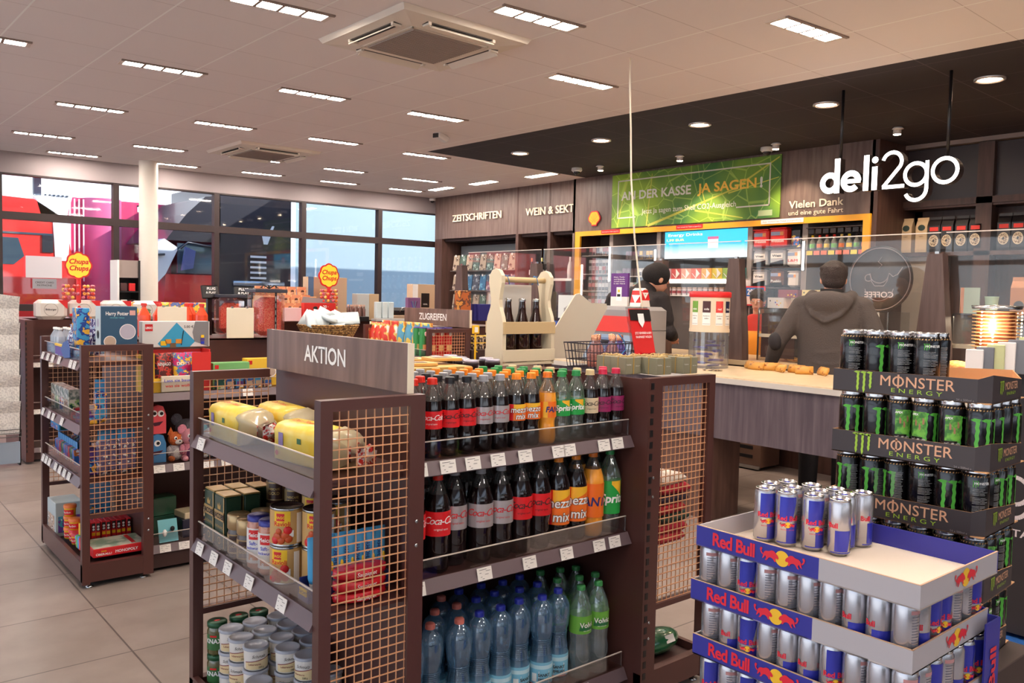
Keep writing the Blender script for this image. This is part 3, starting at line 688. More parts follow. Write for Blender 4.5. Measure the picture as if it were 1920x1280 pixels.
loaf((1.125, 2.90, .996), 'yellow bagged toast loaf at the left end of the top shelf', 'toast loaves on the front rack')
loaf((1.27, 2.83, .996), 'yellow bagged toast loaf lying behind the first one', 'toast loaves on the front rack', -.05)
loaf((1.135, 2.40, .996), 'yellow bagged toast loaf nearest the right mesh panel', 'toast loaves on the front rack', .12)
JG = mat('coffee_green', (34, 62, 46), .3); JGO = mat('coffee_gold', (196, 160, 100), .3, .5)
def mk_coffee():
    t = thing('coffee_pack', None, 'coffee'); b = MB(); b.cb(0,0,.092,.062,.088,.184,JG,b=.006); b.build('pack', t)
    f = MB(); f.cb(0,0,.184,.058,.084,.006,JGO,b=.002); quadX(f,-.043,.098,.043,.130,-.0315,JGO); quadX(f,-.044,.01,-.036,.18,-.0315,JGO)
    f.text('JACOBS', INK, PX(-.0325, 0, .105), .024, .03); f.text('KRÖNUNG', GOLD, PX(-.032, 0, .072), .013); pass
    f.add([(-.032,-.012,.136),(-.032,.012,.136),(-.032,.016,.156),(-.032,.006,.146),(-.032,0,.160),(-.032,-.006,.146),(-.032,-.016,.156)], [(0,1,2,3,4,5,6)], GOLD)
    discX(f,0,.03,.012,-.0316,GOLD); discX(f,0,.03,.009,-.0319,JG); f.build('print', t)
    return t
cof = Proto(mk_coffee)
for i, (x, y) in enumerate([(1.085,2.86),(1.085,2.765),(1.152,2.862),(1.152,2.766),(1.22,2.84)]):
    cof((x, y, .6305), 'green and gold brick of ground coffee, %s' % ['front left','front right','behind the front left one','behind the front right one','rearmost by the back panel'][i], 'ground coffee packs')
GJ = mat('jar_gold_metal', (176, 146, 104), .28, .6); CFB = mat('coffee_brown', (62, 34, 26), .3, coat=.5)
def mk_gold():
    t = thing('instant_coffee_jar', None, 'coffee jar'); b = MB(); b.lathe([(0,0),(.033,0),(.036,.006),(.036,.07),(.032,.088)], CFB, n=20); b.build('jar', t)
    c = MB(); c.lathe([(.034,.088),(.0365,.092),(.0365,.135),(.034,.138),(0,.138)], GJ, n=24); c.build('lid', t)
    f = MB(); f.lathe([(.0365,.012),(.0365,.074)], GJ, n=24); band(f,.0369,-2.9,-1.5,.016,.07,.016,.07,CFB); f.text('NESCAFÉ', GOLD, CYL(.0374,-2.3,.048), .010, .01); f.text('GOLD', GOLD, CYL(.0374,-2.3,.032), .014, .01); f.build('label_sleeve', t)
    return t
gj = Proto(mk_gold)
for (x, y, z, l) in [(1.085,2.675,.6305,'short gold-lidded instant coffee jar, left of two in front'),(1.165,2.672,.6305,'gold-lidded instant coffee jar just behind the front pair'),(1.085,2.597,.6305,'short gold-lidded instant coffee jar, right of two in front'),(1.25,2.745,.6305,'gold-lidded coffee jar under the rear left stack'),(1.25,2.745,.769,'gold-lidded coffee jar topmost of the rear left stack'),(1.25,2.60,.6305,'gold-lidded coffee jar under the rear right stack'),(1.25,2.60,.769,'gold-lidded coffee jar topmost of the rear right stack')]:
    gj((x, y, z), l, 'instant coffee jars')
def mk_saus():
    t = thing('sausage_jar', None, 'jar'); b = MB(); b.lathe([(0,0),(.032,0),(.035,.008),(.035,.135),(.031,.15)], mat('sausage_jar_glass',(190,110,76),.1,coat=.8), n=20); b.build('jar', t)
    c = MB(); c.lathe([(.034,.15),(.034,.165),(.030,.168),(0,.167)], mat('lid_navy',(50,50,130),.3,.3), n=20); c.build('lid', t)
    f = MB(); f.lathe([(.0354,.02),(.0354,.13)], mat('label_ivory',(232,226,220),.4), n=22); band(f,.0359,-2.9,-2.0,.095,.125,.095,.125,RED,6); f.text('Meica', WPR, CYL(.0364,-2.45,.104), .018, .02)
    f.text('Saft-', BLU, CYL(.0361,-2.45,.078), .016,.01); f.text('bockwurst', BLU, CYL(.0361,-2.45,.064), .013,.01); band(f,.0359,-2.9,-2.0,.03,.05,.03,.042,mat('sausage_print',(214,120,50),.4),6); f.text('8', WPR, CYL(.0366,-2.6,.026), .018,.03); f.build('label_sleeve', t)
    return t
sj = Proto(mk_saus)
sj((1.085,2.518,.6305),'blue-lidded glass jar of sausages, left one','sausage jars'); sj((1.09,2.444,.6305),'blue-lidded glass jar of sausages, right one','sausage jars')
def mk_rav():
    t = thing('ravioli_can', None, 'food can'); b = MB(); b.lathe([(0,.002),(.048,0),(.050,.002),(.049,.005),(.049,.110),(.050,.113),(.048,.115),(.047,.111),(0,.110)], STEEL, n=28); b.build('can', t)
    f = MB(); f.lathe([(.0495,.007),(.0495,.108)], mat('ravioli_tan',(206,162,100),.4), n=28)
    band(f,.0499,-2.9,-1.9,.062,.106,.062,.106,YEL); band(f,.0502,-2.75,-2.25,.078,.100,.078,.100,RED,6); f.text('MAGGI', YEL, CYL(.0506,-2.5,.084), .011,.03); f.text('Ravioli', RED, CYL(.0504,-2.4,.063), .019,.02)
    for a, z, q in ((-2.7,.03,.014),(-2.45,.02,.012),(-2.2,.034,.013),(-2.6,.046,.010),(-2.0,.024,.012)):
        f.ell((.0495*math.cos(a), .0495*math.sin(a), z), .004, q, q, mat('pasta_orange',(206,84,36),.4), 8, 6, Matrix.Rotation(a, 3, 'Z'))
    for a, z in ((-2.05,.05),(-2.85,.02)): f.ell((.0495*math.cos(a), .0495*math.sin(a), z), .005, .013, .013, RED, 8, 6, Matrix.Rotation(a, 3, 'Z'))
    band(f,.0503,-2.0,-1.7,.03,.05,.03,.05,WPR,4); band(f,.0499,-1.5,-1.1,.01,.1,.01,.1,WPR,4)
    f.build('label_sleeve', t)
    return t
rc = Proto(mk_rav)
for (x, y, k, l) in [(1.10,2.345,0,'left front stack, below'),(1.10,2.345,1,'left front stack, on top'),(1.165,2.265,0,'middle stack, below'),(1.165,2.265,1,'middle stack, on top'),(1.25,2.33,0,'rear stack, below'),(1.25,2.33,1,'rear stack, on top'),(1.25,2.44,0,'far rear stack, below'),(1.25,2.44,1,'far rear stack, on top')]:
    rc((x, y, .6305+.1155*k), 'large red and yellow ravioli can, %s' % l, 'ravioli cans', random.uniform(-.15,.15))
TB = mat('tube_blue', (80, 170, 222), .3); 
def mk_tube():
    t = thing('mayonnaise_tube', None, 'tube'); b = MB()
    rings = []
    for z, a, q in ((.018,.017,.017),(.03,.021,.019),(.08,.023,.013),(.13,.024,.006),(.15,.024,.0015)): rings.append([(a*math.cos(2*PI*j/14), q*math.sin(2*PI*j/14), z) for j in range(14)])
    b.loft(rings, TB); b.build('tube_body', t); c = MB(); c.lathe([(.015,0),(.017,.018)], WPR, n=14); c.build('cap', t)
    f = MB(); f.text('THOMY', mat('navy_print',(40,40,110),.5), lambda u, v: (-v, -.017-.0, .085+u), .016, .02); f.ell((.012,-.012,.06), .006,.004,.016, YEL,8,6); f.build('print', t)
    return t
tb = Proto(mk_tube)
for i in range(7): tb((1.095+i*.034, 2.15+.0*i, .660), 'upright light blue mayonnaise tube, %s from the left of its tray' % ORD[i], 'mayonnaise tubes', random.uniform(-.3,.1))
t = thing('display_tray', 'navy blue cardboard tray holding the light blue tubes', 'tray', (1.06, 2.12, .631)); m = MB(); NV = mat('tray_navy',(44,48,110),.5)
m.box(0,0,0,.26,.065,.004,NV); m.box(0,0,.004,.004,.065,.05,NV); m.box(.256,0,.004,.26,.065,.05,NV); m.box(.004,0,.004,.256,.004,.035,NV); m.box(.004,.061,.004,.256,.065,.06,NV); m.build('tray_body', t)
m = MB(); m.cb(-.001,.032,.028,.002,.045,.02,YEL); m.text('THOMY', NV, PX(-.0025,.032,.022), .014,.02); m.build('logo_plate', t)
def mk_tin():
    t = thing('fish_tin_pack', None, 'food pack'); b = MB(); RG = mat('wrap_red',(216,34,46),.25,coat=.4)
    b.ell((0,0,.015),.085,.042,.017,RG,24,8); b.lathe([(.078,.004),(.083,.006),(.083,.026),(.078,.028)],RG,n=24,sy=.5); b.build('wrapped_tin', t)
    f = MB(); f.text('Saupiquet', WPR, lambda u, v: (u, -.0435+abs(u)*abs(u)*2.2, v+.010), .016,.01,shear=.2); f.build('print', t)
    return t
tn = Proto(mk_tin)
for k in range(3): tn((1.20, 2.083, .631+.0335*k), 'red wrapped oval tin pack by the mesh, %s of its stack' % ['bottom','middle','top'][k], 'red tin packs')
# base: lard tubs and gherkin jars
TUB = mat('tub_white', (236, 230, 222), .35); LID = mat('tub_lid', (170, 172, 182), .3)
def mk_tub():
    t = thing('spread_tub', None, 'tub'); b = MB(); b.lathe([(0,0),(.034,0),(.037,.004),(.0395,.068)], TUB, n=24); b.build('tub', t)
    c = MB(); c.lathe([(.0425,.067),(.0425,.074),(.039,.077),(.036,.0745),(0,.0745)], LID, n=26); c.build('lid', t)
    f = MB(); band(f,.0388,-3.2,-.9,.006,.028,.006,.040,mat('tub_cream',(232,208,160),.4),16); band(f,.0391,-3.2,-.9,.028,.0305,.040,.0425,mat('tub_maroon',(140,40,56),.4),16); f.text('Schmalz', INK, CYL(.0396,-2.0,.044), .014,shear=.3); f.text('250 g', INK, CYL(.0393,-1.8,.010), .008,.01); f.text('Leberwurst', mat('tub_maroon',(140,40,56),.4), CYL(.0393,-2.35,.020), .009,.01); f.build('label_print', t)
    return t
tub = Proto(mk_tub)
TP = [(1.115,2.81,3),(1.205,2.82,3),(1.295,2.82,3),(1.29,2.73,3),(1.20,2.725,3),(1.112,2.715,3),(1.22,2.635,3),(1.305,2.64,3),(1.125,2.625,3),(1.20,2.545,3),(1.225,2.455,3),(1.29,2.55,3),(1.095,2.53,2),(1.12,2.44,2),(1.12,2.35,2),(1.21,2.36,2),(1.31,2.46,2),(1.13,2.255,1),(1.22,2.265,1),(1.30,2.36,1),(1.30,2.22,1)]
for i, (x, y, n) in enumerate(TP):
    for k in range(n):
        tub((x, y, .1015+k*.0778), 'white spread tub, %s stack counted from the back, %s' % (['first','second','third','fourth','fifth','sixth','seventh','eighth','ninth','tenth','eleventh','twelfth','thirteenth','fourteenth','fifteenth','sixteenth','seventeenth','eighteenth','nineteenth','twentieth','last'][i], ['at the bottom','second up','third up'][k]), 'white tubs on the bottom shelf', random.uniform(-.5,.3))
def mk_gh():
    t = thing('gherkin_jar', None, 'jar'); b = MB(); b.lathe([(0,0),(.03,0),(.034,.008),(.034,.085),(.029,.098)], mat('gherkin_glass',(96,90,50),.08,coat=.9), n=20); b.build('jar', t)
    c = MB(); c.lathe([(.032,.097),(.034,.099),(.034,.113),(.031,.116),(0,.115)], mat('lid_green',(34,84,52),.3,.2), n=22); c.ell((0,0,.116),.012,.008,.0012,RED,10,4); c.build('lid', t)
    f = MB(); band(f,.0345,-3.3,-1.2,.02,.075,.02,.075,mat('gherkin_label',(60,110,60),.4),12); f.text('KNAX', WPR, CYL(.035,-2.3,.045), .022,.03); band(f,.0349,-2.7,-2.0,.066,.073,.066,.073,RED,5); f.build('label_print', t)
    return t
gh = Proto(mk_gh)
for i, (x, y, k) in enumerate([(1.10,2.90,0),(1.18,2.905,0),(1.10,2.90,1),(1.255,2.905,0),(1.325,2.90,0),(1.255,2.905,1),(1.18,2.905,1)]):
    gh((x, y, .1015+.1165*k), 'green-lidded gherkin jar at the far end of the bottom shelf, %s' % ['outermost below','second below','outermost on top','third below','innermost below','third on top','second on top'][i], 'gherkin jars')

# ================================================================ TOP OF THE FRONT RACK
t = thing('bottle_carrier', 'cream wooden bottle carrier with round handle and three brown bottles', 'bottle carrier', (2.33, 2.72, T+.001))
CW2 = mat('carrier_cream', (232, 216, 184), .5); CWD = mat('carrier_wood', (214, 184, 136), .5)
def side():
    m = MB(); o = [(-.055,0),(.055,0),(.055,.17),(.048,.20),(.030,.24),(.026,.27),(.034,.31),(.042,.34),(.040,.37),(.022,.392),(0,.398),(-.022,.392),(-.040,.37),(-.042,.34),(-.034,.31),(-.026,.27),(-.030,.24),(-.048,.20),(-.055,.17)]
    return o
for s in (-1, 1):
    m = MB(); m.prism(side(), lambda u, v, w: (s*.135-.009+w, u, v), CW2, .018); m.build('side_board', t)
m = MB(); m.tube([(-.135,0,.355),(.155,0,.355)], .012, CWD, 14); m.build('handle_rod', t)
for z in (.02,.155):
    for y in (-.058,.058):
        m = MB(); m.cb(0,y,z+(.02 if z < .1 else 0),.288,.006,.05,CWD if z > .1 else CW2,b=.001); m.build('slat', t)
m = MB(); m.box(-.126,-.055,0,.126,.055,.01,CW2); m.build('floor_board', t)
m = MB(); m.cb(.0,.053,.25,.20,.003,.17,mat('paper_white',(226,218,208),.6)); m.build('sign_sheet', t)
m = MB()
for x in (-.085,.075):
    m.tube([(x+.012*math.cos(a), .016*math.sin(a), .355+.02*math.cos(a*1.7)) for a in [i*.7 for i in range(12)]], .0016, mat('blue_string',(60,130,190),.6), 5)
m.build('blue_string', t)
def mk_beer():
    t = thing('beer_bottle', None, 'bottle'); b = MB(); b.lathe([(0,.004),(.028,0),(.0325,.006),(.0325,.14),(.030,.16),(.018,.205),(.0142,.24),(.0135,.258)], mat('brown_glass',(46,22,16),.06,coat=1), n=22); b.build('glass', t)
    c = MB(); c.lathe([(.0155,.254),(.0155,.262),(.0135,.2665),(0,.2675)], STEEL, n=21); c.build('crown_cap', t); return t
beer = Proto(mk_beer)
for i in range(3): beer((2.33-.078+.078*i, 2.715, T+.0115), 'brown glass beer bottle in the wooden carrier, %s' % ['left','middle','right'][i], 'beer bottles in the carrier')
# big blank cream board leaning behind the basket
t = thing('blank_board', 'large blank cream card with notched corner leaning by wire basket', 'board', (2.72, 2.86, T+.002)); m = MB()
m.prism([(-.155,0),(.10,0),(.185,.24),(.175,.26),(.085,.262),(.01,.305),(-.01,.30)], lambda u, v, w: (u*.9, w-.08*v/.3-u*.25, v*1.0), CRM, .006); m.build('card', t)
# wire basket with bottles
t = thing('wire_basket', 'small black wire basket holding pink and purple decorative bottles', 'basket', (2.53, 2.42, T+.004)); m = MB(); WIR = mat('wire_black',(52,48,62),.35,.3)
w2, d2, h2 = .15, .085, .10
for z, k in ((.002,.9),(h2,1),(h2*.66,.96),(h2*.33,.93)):
    m.tube([(-w2*k,-d2*k,z),(w2*k,-d2*k,z),(w2*k,d2*k,z),(-w2*k,d2*k,z),(-w2*k,-d2*k,z)], .0028 if z == h2 else .0018, WIR, 6)
for i in range(17): x = -w2+2*w2*i/16; 
for i in range(17):
    x = -1+2*i/16
    for s in (-1,1): m.tube([(w2*x*.9,s*d2*.9,.002),(w2*x,s*d2,h2)], .0014, WIR, 5)
    if i < 9:
        y = -1+2*i/8
        for s in (-1,1): m.tube([(s*w2*.9,d2*y*.9,.002),(s*w2,d2*y,h2)], .0014, WIR, 5)
        m.tube([(-w2*.9,d2*y*.9,.002),(w2*.9,d2*y*.9,.002)], .0012, WIR, 5)
m.build('wire_frame', t); m = MB(); m.tube([(-.02,-.088,.06),(-.05,-.092,.02),(-.01,-.095,.05),(.03,-.09,.075),(.02,-.09,.11),(-.01,-.088,.14)], .0025, mat('blue_string',(60,130,190),.6), 6); m.build('blue_string', t)
def mk_deco(c, n2):
    def f():
        t = thing('glass_bottle', None, 'bottle'); b = MB(); b.lathe([(0,0),(.024,0),(.029,.01),(.031,.05),(.022,.08),(.012,.095),(.011,.105)], clear('glass_'+n2, c, .35, .04, .25, tuple(int(255*v) for v in c)), n=10, smooth=False); b.build('glass', t)
        b = MB(); b.lathe([(.014,.105),(.014,.128),(0,.13)], mat('cap_rosegold',(214,150,120),.2,.8), n=14); b.build('cap', t); return t
    return Proto(f)
dp = mk_deco((.95,.72,.68), 'pink'); dq = mk_deco((.66,.55,.92), 'purple')
for i, (p, x, y) in enumerate([(dp,2.47,2.42),(dp,2.535,2.38),(dp,2.53,2.46),(dq,2.60,2.40),(dq,2.62,2.465)]): p((x, y, T+.008), '%s faceted glass bottle in wire basket, %s' % ('pink' if p is dp else 'purple', ['leftmost','front','rear','front','rear'][i]), 'decorative bottles in wire basket')
# boxes of soap with paper band
OLV = mat('box_olive', (142, 136, 112), .35); 
for i, (x, y) in enumerate([(2.405,2.185),(2.50,2.115),(2.50,2.20),(2.415,2.27),(2.60,2.185),(2.64,2.10)]):
    def fc(f, sx, sy, sz):
        f.box(-.003,-sy/2-.001,0,.003,sy/2+.001,sz+.001,GOLD); f.box(-sx/2-.001,-.002,0,sx/2+.001,.002,sz+.001,GOLD); f.text('Teelichte', WPR, PY(-.028,-sy/2-.002,.035), .007); f.text('natur pur', WPR, PY(.022,-sy/2-.002,.03), .006)
        for q in range(8): a = q*.8; f.tube([(0,0,sz+.002),(.03*math.cos(a),.03*math.sin(a),sz+.007),(.05*math.cos(a+.3),.035*math.sin(a+.3),sz+.002)], .0012, mat('raffia',(222,190,130),.7), 4)
    carton('gift_box', 'olive cardboard gift box tied with raffia, %s' % ['leftmost of the front row','middle of the front row','behind the middle one','rear left beside basket','rear right','rightmost by the mesh panel'][i], 'box', (x, y, T+.001), (.088,.078,.064), OLV, group='olive gift boxes', face=fc)
# red poster in acrylic stand
t = thing('leaflet_stand', 'tilted red poster with leaflets in clear stand behind olive boxes', 'leaflet stand', (2.665, 2.325, T+.002), .1); t.scale = (1.15,1.15,1.15)
m = MB(); m.cb(0,0,.002,.13,.09,.004,CLR); m.cb(0,.012,.11,.135,.004,.22,CLR,rx=-.22); m.build('acrylic_stand', t)
m = MB(); m.cb(0,.006,.112,.125,.002,.205,RED,rx=-.22); f3 = lambda u, v, w=0: (u, .0035+(v-.112)*.222+w-.002, v)
m.prism([(-.062,.172),(.062,.168),(.062,.21),(-.062,.21)], f3, BLK, .0005); m.prism([(-.018,.195),(.018,.195),(.018,.165),(0,.145),(-.018,.165)], lambda u, v, w=0: f3(u, v, w-.001), WPR, .0005)
m.text('JETZT BEWERBEN & BEIM', WPR, lambda u, v: f3(u, v+.122, -.001), .011, .02, w=.10); m.text('FANPAKET HOLEN', WPR, lambda u, v: f3(u, v+.108, -.001), .011, .02, w=.095); m.build('poster', t)
m = MB(); m.cb(.012,-.022,.03,.09,.003,.05,CLR,rx=-.2); m.cb(.012,-.014,.032,.082,.006,.056,RED,rx=-.2); m.build('leaflets', t)
# beer cartons behind the bottles
t = thing('beer_crate', 'open cardboard tray of dark bottles behind the soft drink caps', 'crate', (1.66, 2.72, T+.001)); m = MB(); KR = mat('kraft_gold',(214,170,96),.5)
m.box(-.26,-.20,0,.26,.20,.02,KR); m.build('tray', t)
for i, (x, y) in enumerate([(1.46,2.62),(1.60,2.66),(1.74,2.62),(1.88,2.66),(1.5,2.78),(1.66,2.82),(1.82,2.80)]):
    carton('coffee_carton', 'flat gold and brown pack lying on the crate, %s from left' % ORD[i], 'pack', (x, y, T+.022+.012*(i%2)), (.13,.10,.012), KR, random.uniform(-.5,.5), lambda f, sx, sy, sz: f.box(-.04,-.03,sz,.03,.02,sz+.001,mat('pack_dark',(90,60,40),.5)), 'flat gold packs')
CCP = Proto(lambda: (lambda t: (MB().lathe([(0,0),(.03,0),(.031,.05),(.03,.058),(.026,.062)], mat('mug_dark',(50,40,44),.3), n=18).build('cup', t), MB().lathe([(.028,.06),(.029,.064),(.029,.078),(.024,.083),(0,.083)], mat('lid_lilac',(190,184,200),.25,.4), n=20).build('lid', t), t)[-1])(thing('screw_top_jar', None, 'jar')))
JS = (1,1,.42)
for i, (x, y) in enumerate([(1.98,2.84),(2.05,2.77),(2.08,2.88),(2.13,2.70),(2.01,2.70),(1.94,2.76),(2.10,2.62),(1.99,2.62)]): CCP((x, y, T+.001), 'small dark jar with pale lilac lid left of the carrier, %s' % ORD[i], 'lilac-lidded jars', 0, JS)
# ================================================================ ENERGY DRINK STACKS
CN = 24
def claw(f, fn, s, m, bars=(0,1,2)):
    for k in bars:
        x = (-.30+k*.30)*s; L2 = (.95, 1.0, .8)[k]
        jag = [(.0,0),(.03,-.12),(.01,-.25),(.035,-.36),(.01,-.5),(.03,-.62),(.0,-.75),(.02,-.86),(.0,-1)]
        l = [(x+(-.065+j[0])*s if i < 8 else x, j[1]*L2*s) for i, j in enumerate(jag)]
        r = [(x+(.045+j[0])*s, j[1]*L2*s*.97) for j in jag[:-1]]
        n = len(r)
        P = [fn(u, v) for u, v in l] + [fn(u, v) for u, v in r]
        for i in range(n-1): f.add([P[i], P[i+1], P[len(l)+i+1], P[len(l)+i]], [(0,1,2,3)], m)
        f.add([P[n-1], P[n], P[len(l)+n-1]], [(0,1,2)], m)
        f.add([fn(x-.20*s, -.02*s), fn(x-.08*s, .04*s), fn(x+.10*s, .02*s), fn(x+.06*s, -.08*s), fn(x-.09*s, -.06*s)], [(0,1,2,3,4)], m)
MBK = mat('can_black', (20, 17, 20), .25, .3, coat=.6); MGR = mat('claw_green', (84, 176, 60), .45); MGD = mat('claw_lime', (168, 206, 60), .4); ALU = mat('can_rim', (200, 196, 196), .22, 1)
ART = speckle('can_camo', (40,36,40), (170,170,165), 160, .5, .47, .53); ARG = speckle('can_art', (120,190,70), (60,120,50), 60, .5, .4, .6)
BRZ = speckle('can_bronze_marks', (24,18,20), (190,150,90), 130, .3, .5, .54)
def mk_mon(var):
    def f():
        t = thing('energy_can', None, 'can'); b = MB()
        b.lathe([(0,.004),(.022,0),(.026,.003),(.033,.012),(.033,.146),(.0285,.1575)], MBK, n=CN); b.build('can_body', t)
        q = MB(); q.lathe([(.0285,.1575),(.0275,.161),(.0285,.1655),(.0275,.168),(.0262,.168),(.0255,.162),(0,.1615)], ALU, n=CN); q.ell((0,.003,.164),.007,.011,.0012,ALU,10,4); q.build('can_top', t)
        p = MB(); q2 = .0339
        for a in [k*.24 for k in range(26)]: band(p, .0322, a, a+.12, .149,.152,.150,.1535, mat('can_bronze',(196,150,96),.3,.6), 1)
        if var == 0:
            claw(p, CYL(q2, -2.3, .128), .088*.95, MGR); p.text('MONSTER', WPR, lambda u, v: CYL(q2, -.9, .07)(v, u), .012)
        elif var == 1:
            claw(p, CYL(q2, -2.75, .140), .018, MGR); p.text('MONSTER', WPR, CYL(q2, -2.28, .131), .0085, .03)
            for i in range(22):
                if i % 6 == 5: continue
                w2 = random.uniform(.6,1.0); z = .118-i*.0036
                for a0, a1 in ((-2.95,-2.95+.62*w2),(-2.95+.66*w2,-2.95+1.15*w2)): band(p, q2, a0, a1, z, z+.0011, z, z+.0011, mat('can_smallprint',(150,148,148),.5), 4)
            p.text('unleash', MGR, CYL(q2, -2.45, .033), .0075, .04, shear=.2); p.text('the beast!', MGR, CYL(q2, -2.35, .026), .0075, .04, shear=.2)
        elif var == 2:
            band(p, q2, -3.0, -1.9, .066, .132, .066, .132, ARG, 8); band(p, q2, -3.0, -1.9, .02, .062, .02, .062, ART, 8); p.text('APEX', WPR, CYL(q2+.0003, -2.75, .122), .008,.03); claw(p, CYL(q2, -1.2, .128), .085, MGR, (0,1))
            for a, z in ((-2.7,.095),(-2.4,.085),(-2.15,.10)): band(p, q2+.0003, a, a+.14, z, z+.018, z, z+.012, mat('art_figure',(170,120,90),.5), 3)
        else:
            for i in range(30):
                z = .128-i*.0036; band(p, q2, -2.75, -2.75+random.uniform(.7,.95), z, z+.0013, z, z+.0013, mat('can_smallprint',(150,148,148),.5), 5)
            claw(p, CYL(q2, -3.4, .128), .085, MGR, (1,2)); 
        p.build('print', t)
        return t
    return Proto(f)
MV = [mk_mon(i) for i in range(4)]
MX, MY, MA = 2.225, 1.235, math.radians(3.5)
ca, sa = math.cos(MA), math.sin(MA)
def MW(u, v): return (MX + u*ca + v*sa*-1*-1*0 + u*0 - v*-sa*0 + v*sa, MY + u*sa*1 - v*ca)   # u to the right (+x), v toward the viewer's right (-y)
MTW, MTL = .275, .405
KRF = mat('tray_kraft', (214, 160, 112), .7); MTB = mat('tray_black', (62, 54, 56), .5)
def mk_mtray():
    t = thing('monster_tray', None, 'drinks tray'); t.name = 'drinks_tray'
    h, hl = .062, .074; m = MB(); W2, L2 = MTW, MTL; th = .003; c = .03
    m.box(0,-L2,0,W2,0,.003,KRF)
    out = [(0,-0.0),(0,-L2+c),(c*.5,-L2),(W2-c,-L2),(W2,-L2+c),(W2,0)]
    def wall(a, b2, ha, hb):
        (x0,y0),(x1,y1) = a, b2; d = Vector((x1-x0,y1-y0,0)).normalized(); n = Vector((d.y,-d.x,0))*-th
        P = [Vector((x0,y0,0)),Vector((x1,y1,0)),Vector((x1,y1,hb)),Vector((x0,y0,ha))]; Q = [p+n for p in P]
        m.add(P, [(0,1,2,3)], MTB); m.add(Q, [(3,2,1,0)], KRF); m.add([P[3],P[2],Q[2],Q[3]], [(0,1,2,3)], KRF)
    wall(out[0], out[1], h, h); wall(out[1], out[2], h, hl); wall(out[2], out[3], hl, h*.86); wall(out[3], out[4], h*.86, hl); wall(out[4], out[5], hl, h); wall(out[5], out[0], h, h)
    m.build('tray_body', t)
    p = MB(); cr = mat('print_peach',(226,172,136),.5)
    fx = lambda u, v, w=0: (-.0012, -L2/2-u, v)
    claw(p, lambda u, v: fx(u-.115, v+.058), .058, MGD); p.text('MONSTER', cr, lambda u, v: fx(u+.025, v+.026), .040, .006, spacing=1.02, w=.19, shear=0); p.text('ENERGY', MGD, lambda u, v: fx(u+.025, v+.010), .016, .0, spacing=1.6, w=.13)
    p.add([fx(-.025,.022), fx(-.020,.022), fx(-.020,.058), fx(-.025,.058)], [(0,1,2,3)], cr)
    p.text('24 x 500ml e', mat('print_grey',(150,140,138),.5), lambda u, v: fx(u+.145, v+.004), .008)
    p.text('MONSTER', cr, lambda u, v: (W2/2+u+.02, -L2-.0012, v+.032), .028, .006, w=.10); p.text('ENERGY', MGD, lambda u, v: (W2/2+u+.02, -L2-.0012, v+.018), .011, spacing=1.5, w=.07)
    claw(p, lambda u, v: (W2/2-.055+u, -L2-.0012, v+.055), .035, MGD)
    p.build('print', t)
    return t
mtray = Proto(mk_mtray)
TN = ['topmost','second from top','third from top','fourth from top','lowest']
TZ = [1.257,1.087,.917,.747,.577]
offs = [(0,0),(-.004,-.006),(.012,.004),(.006,0),(.012,.006)]
for k, z in enumerate(TZ):
    ox, oy = offs[k]
    mtray((MX+ox, MY+oy, z), 'black printed cardboard tray of tall cans, %s of its stack' % TN[k], 'tall can trays', -MA*0+math.radians(1.5+k*.8) if k else MA)
    if k == 0: cells = [(0,j) for j in range(4)] + [(1,j) for j in range(4)]
    else: cells = [(0,j) for j in range(6)] + [(i,5) for i in (1,2,3)] + [(3,j) for j in (0,2,4)] + [(i,0) for i in (1,2)]
    a = MA if k == 0 else math.radians(1.5+k*.8)
    for n_, (i, j) in enumerate(cells):
        u, v = .036+i*.0672, -(.036+j*.0668) 
        x = MX+ox + u*math.cos(a)-v*math.sin(a); y = MY+oy + u*math.sin(a)+v*math.cos(a)
        if k == 0: va = [1,0,1,1][j] if i == 0 else [1,0,1,3][j]; rz = [0,.5,0,0][j] if va else .75
        elif k == 1: va = [0,0,2,2,2,0][j] if i == 0 else 0; rz = [.1,.6,0,-.75,-.2,.1][j] if i == 0 else [1.0,1.4,2.2,1.1][i]
        elif k == 2: va = [3,3,3,1,0,1][j] if i == 0 else [0,1,0,0][i]; rz = [0,.3,-.3,0,0,0][j] if i == 0 else .9
        else: va = (n_*3) % 4; rz = random.uniform(0,1.2)
        MV[va]((x, y, z+.0035), 'tall black can, %s from the left, %s, in the %s tray' % (ORD[j], ['in front','one behind','two behind','at the rear'][i], ['topmost','second','third','fourth','lowest'][k]), 'tall black energy drink cans', rz)
carton('display_plinth', 'dark brown display box carrying the stack of tall can trays', 'display base', (MX+.15, MY-.20, 0), (.36, .47, .575), mat('base_brown',(70,54,50),.6))

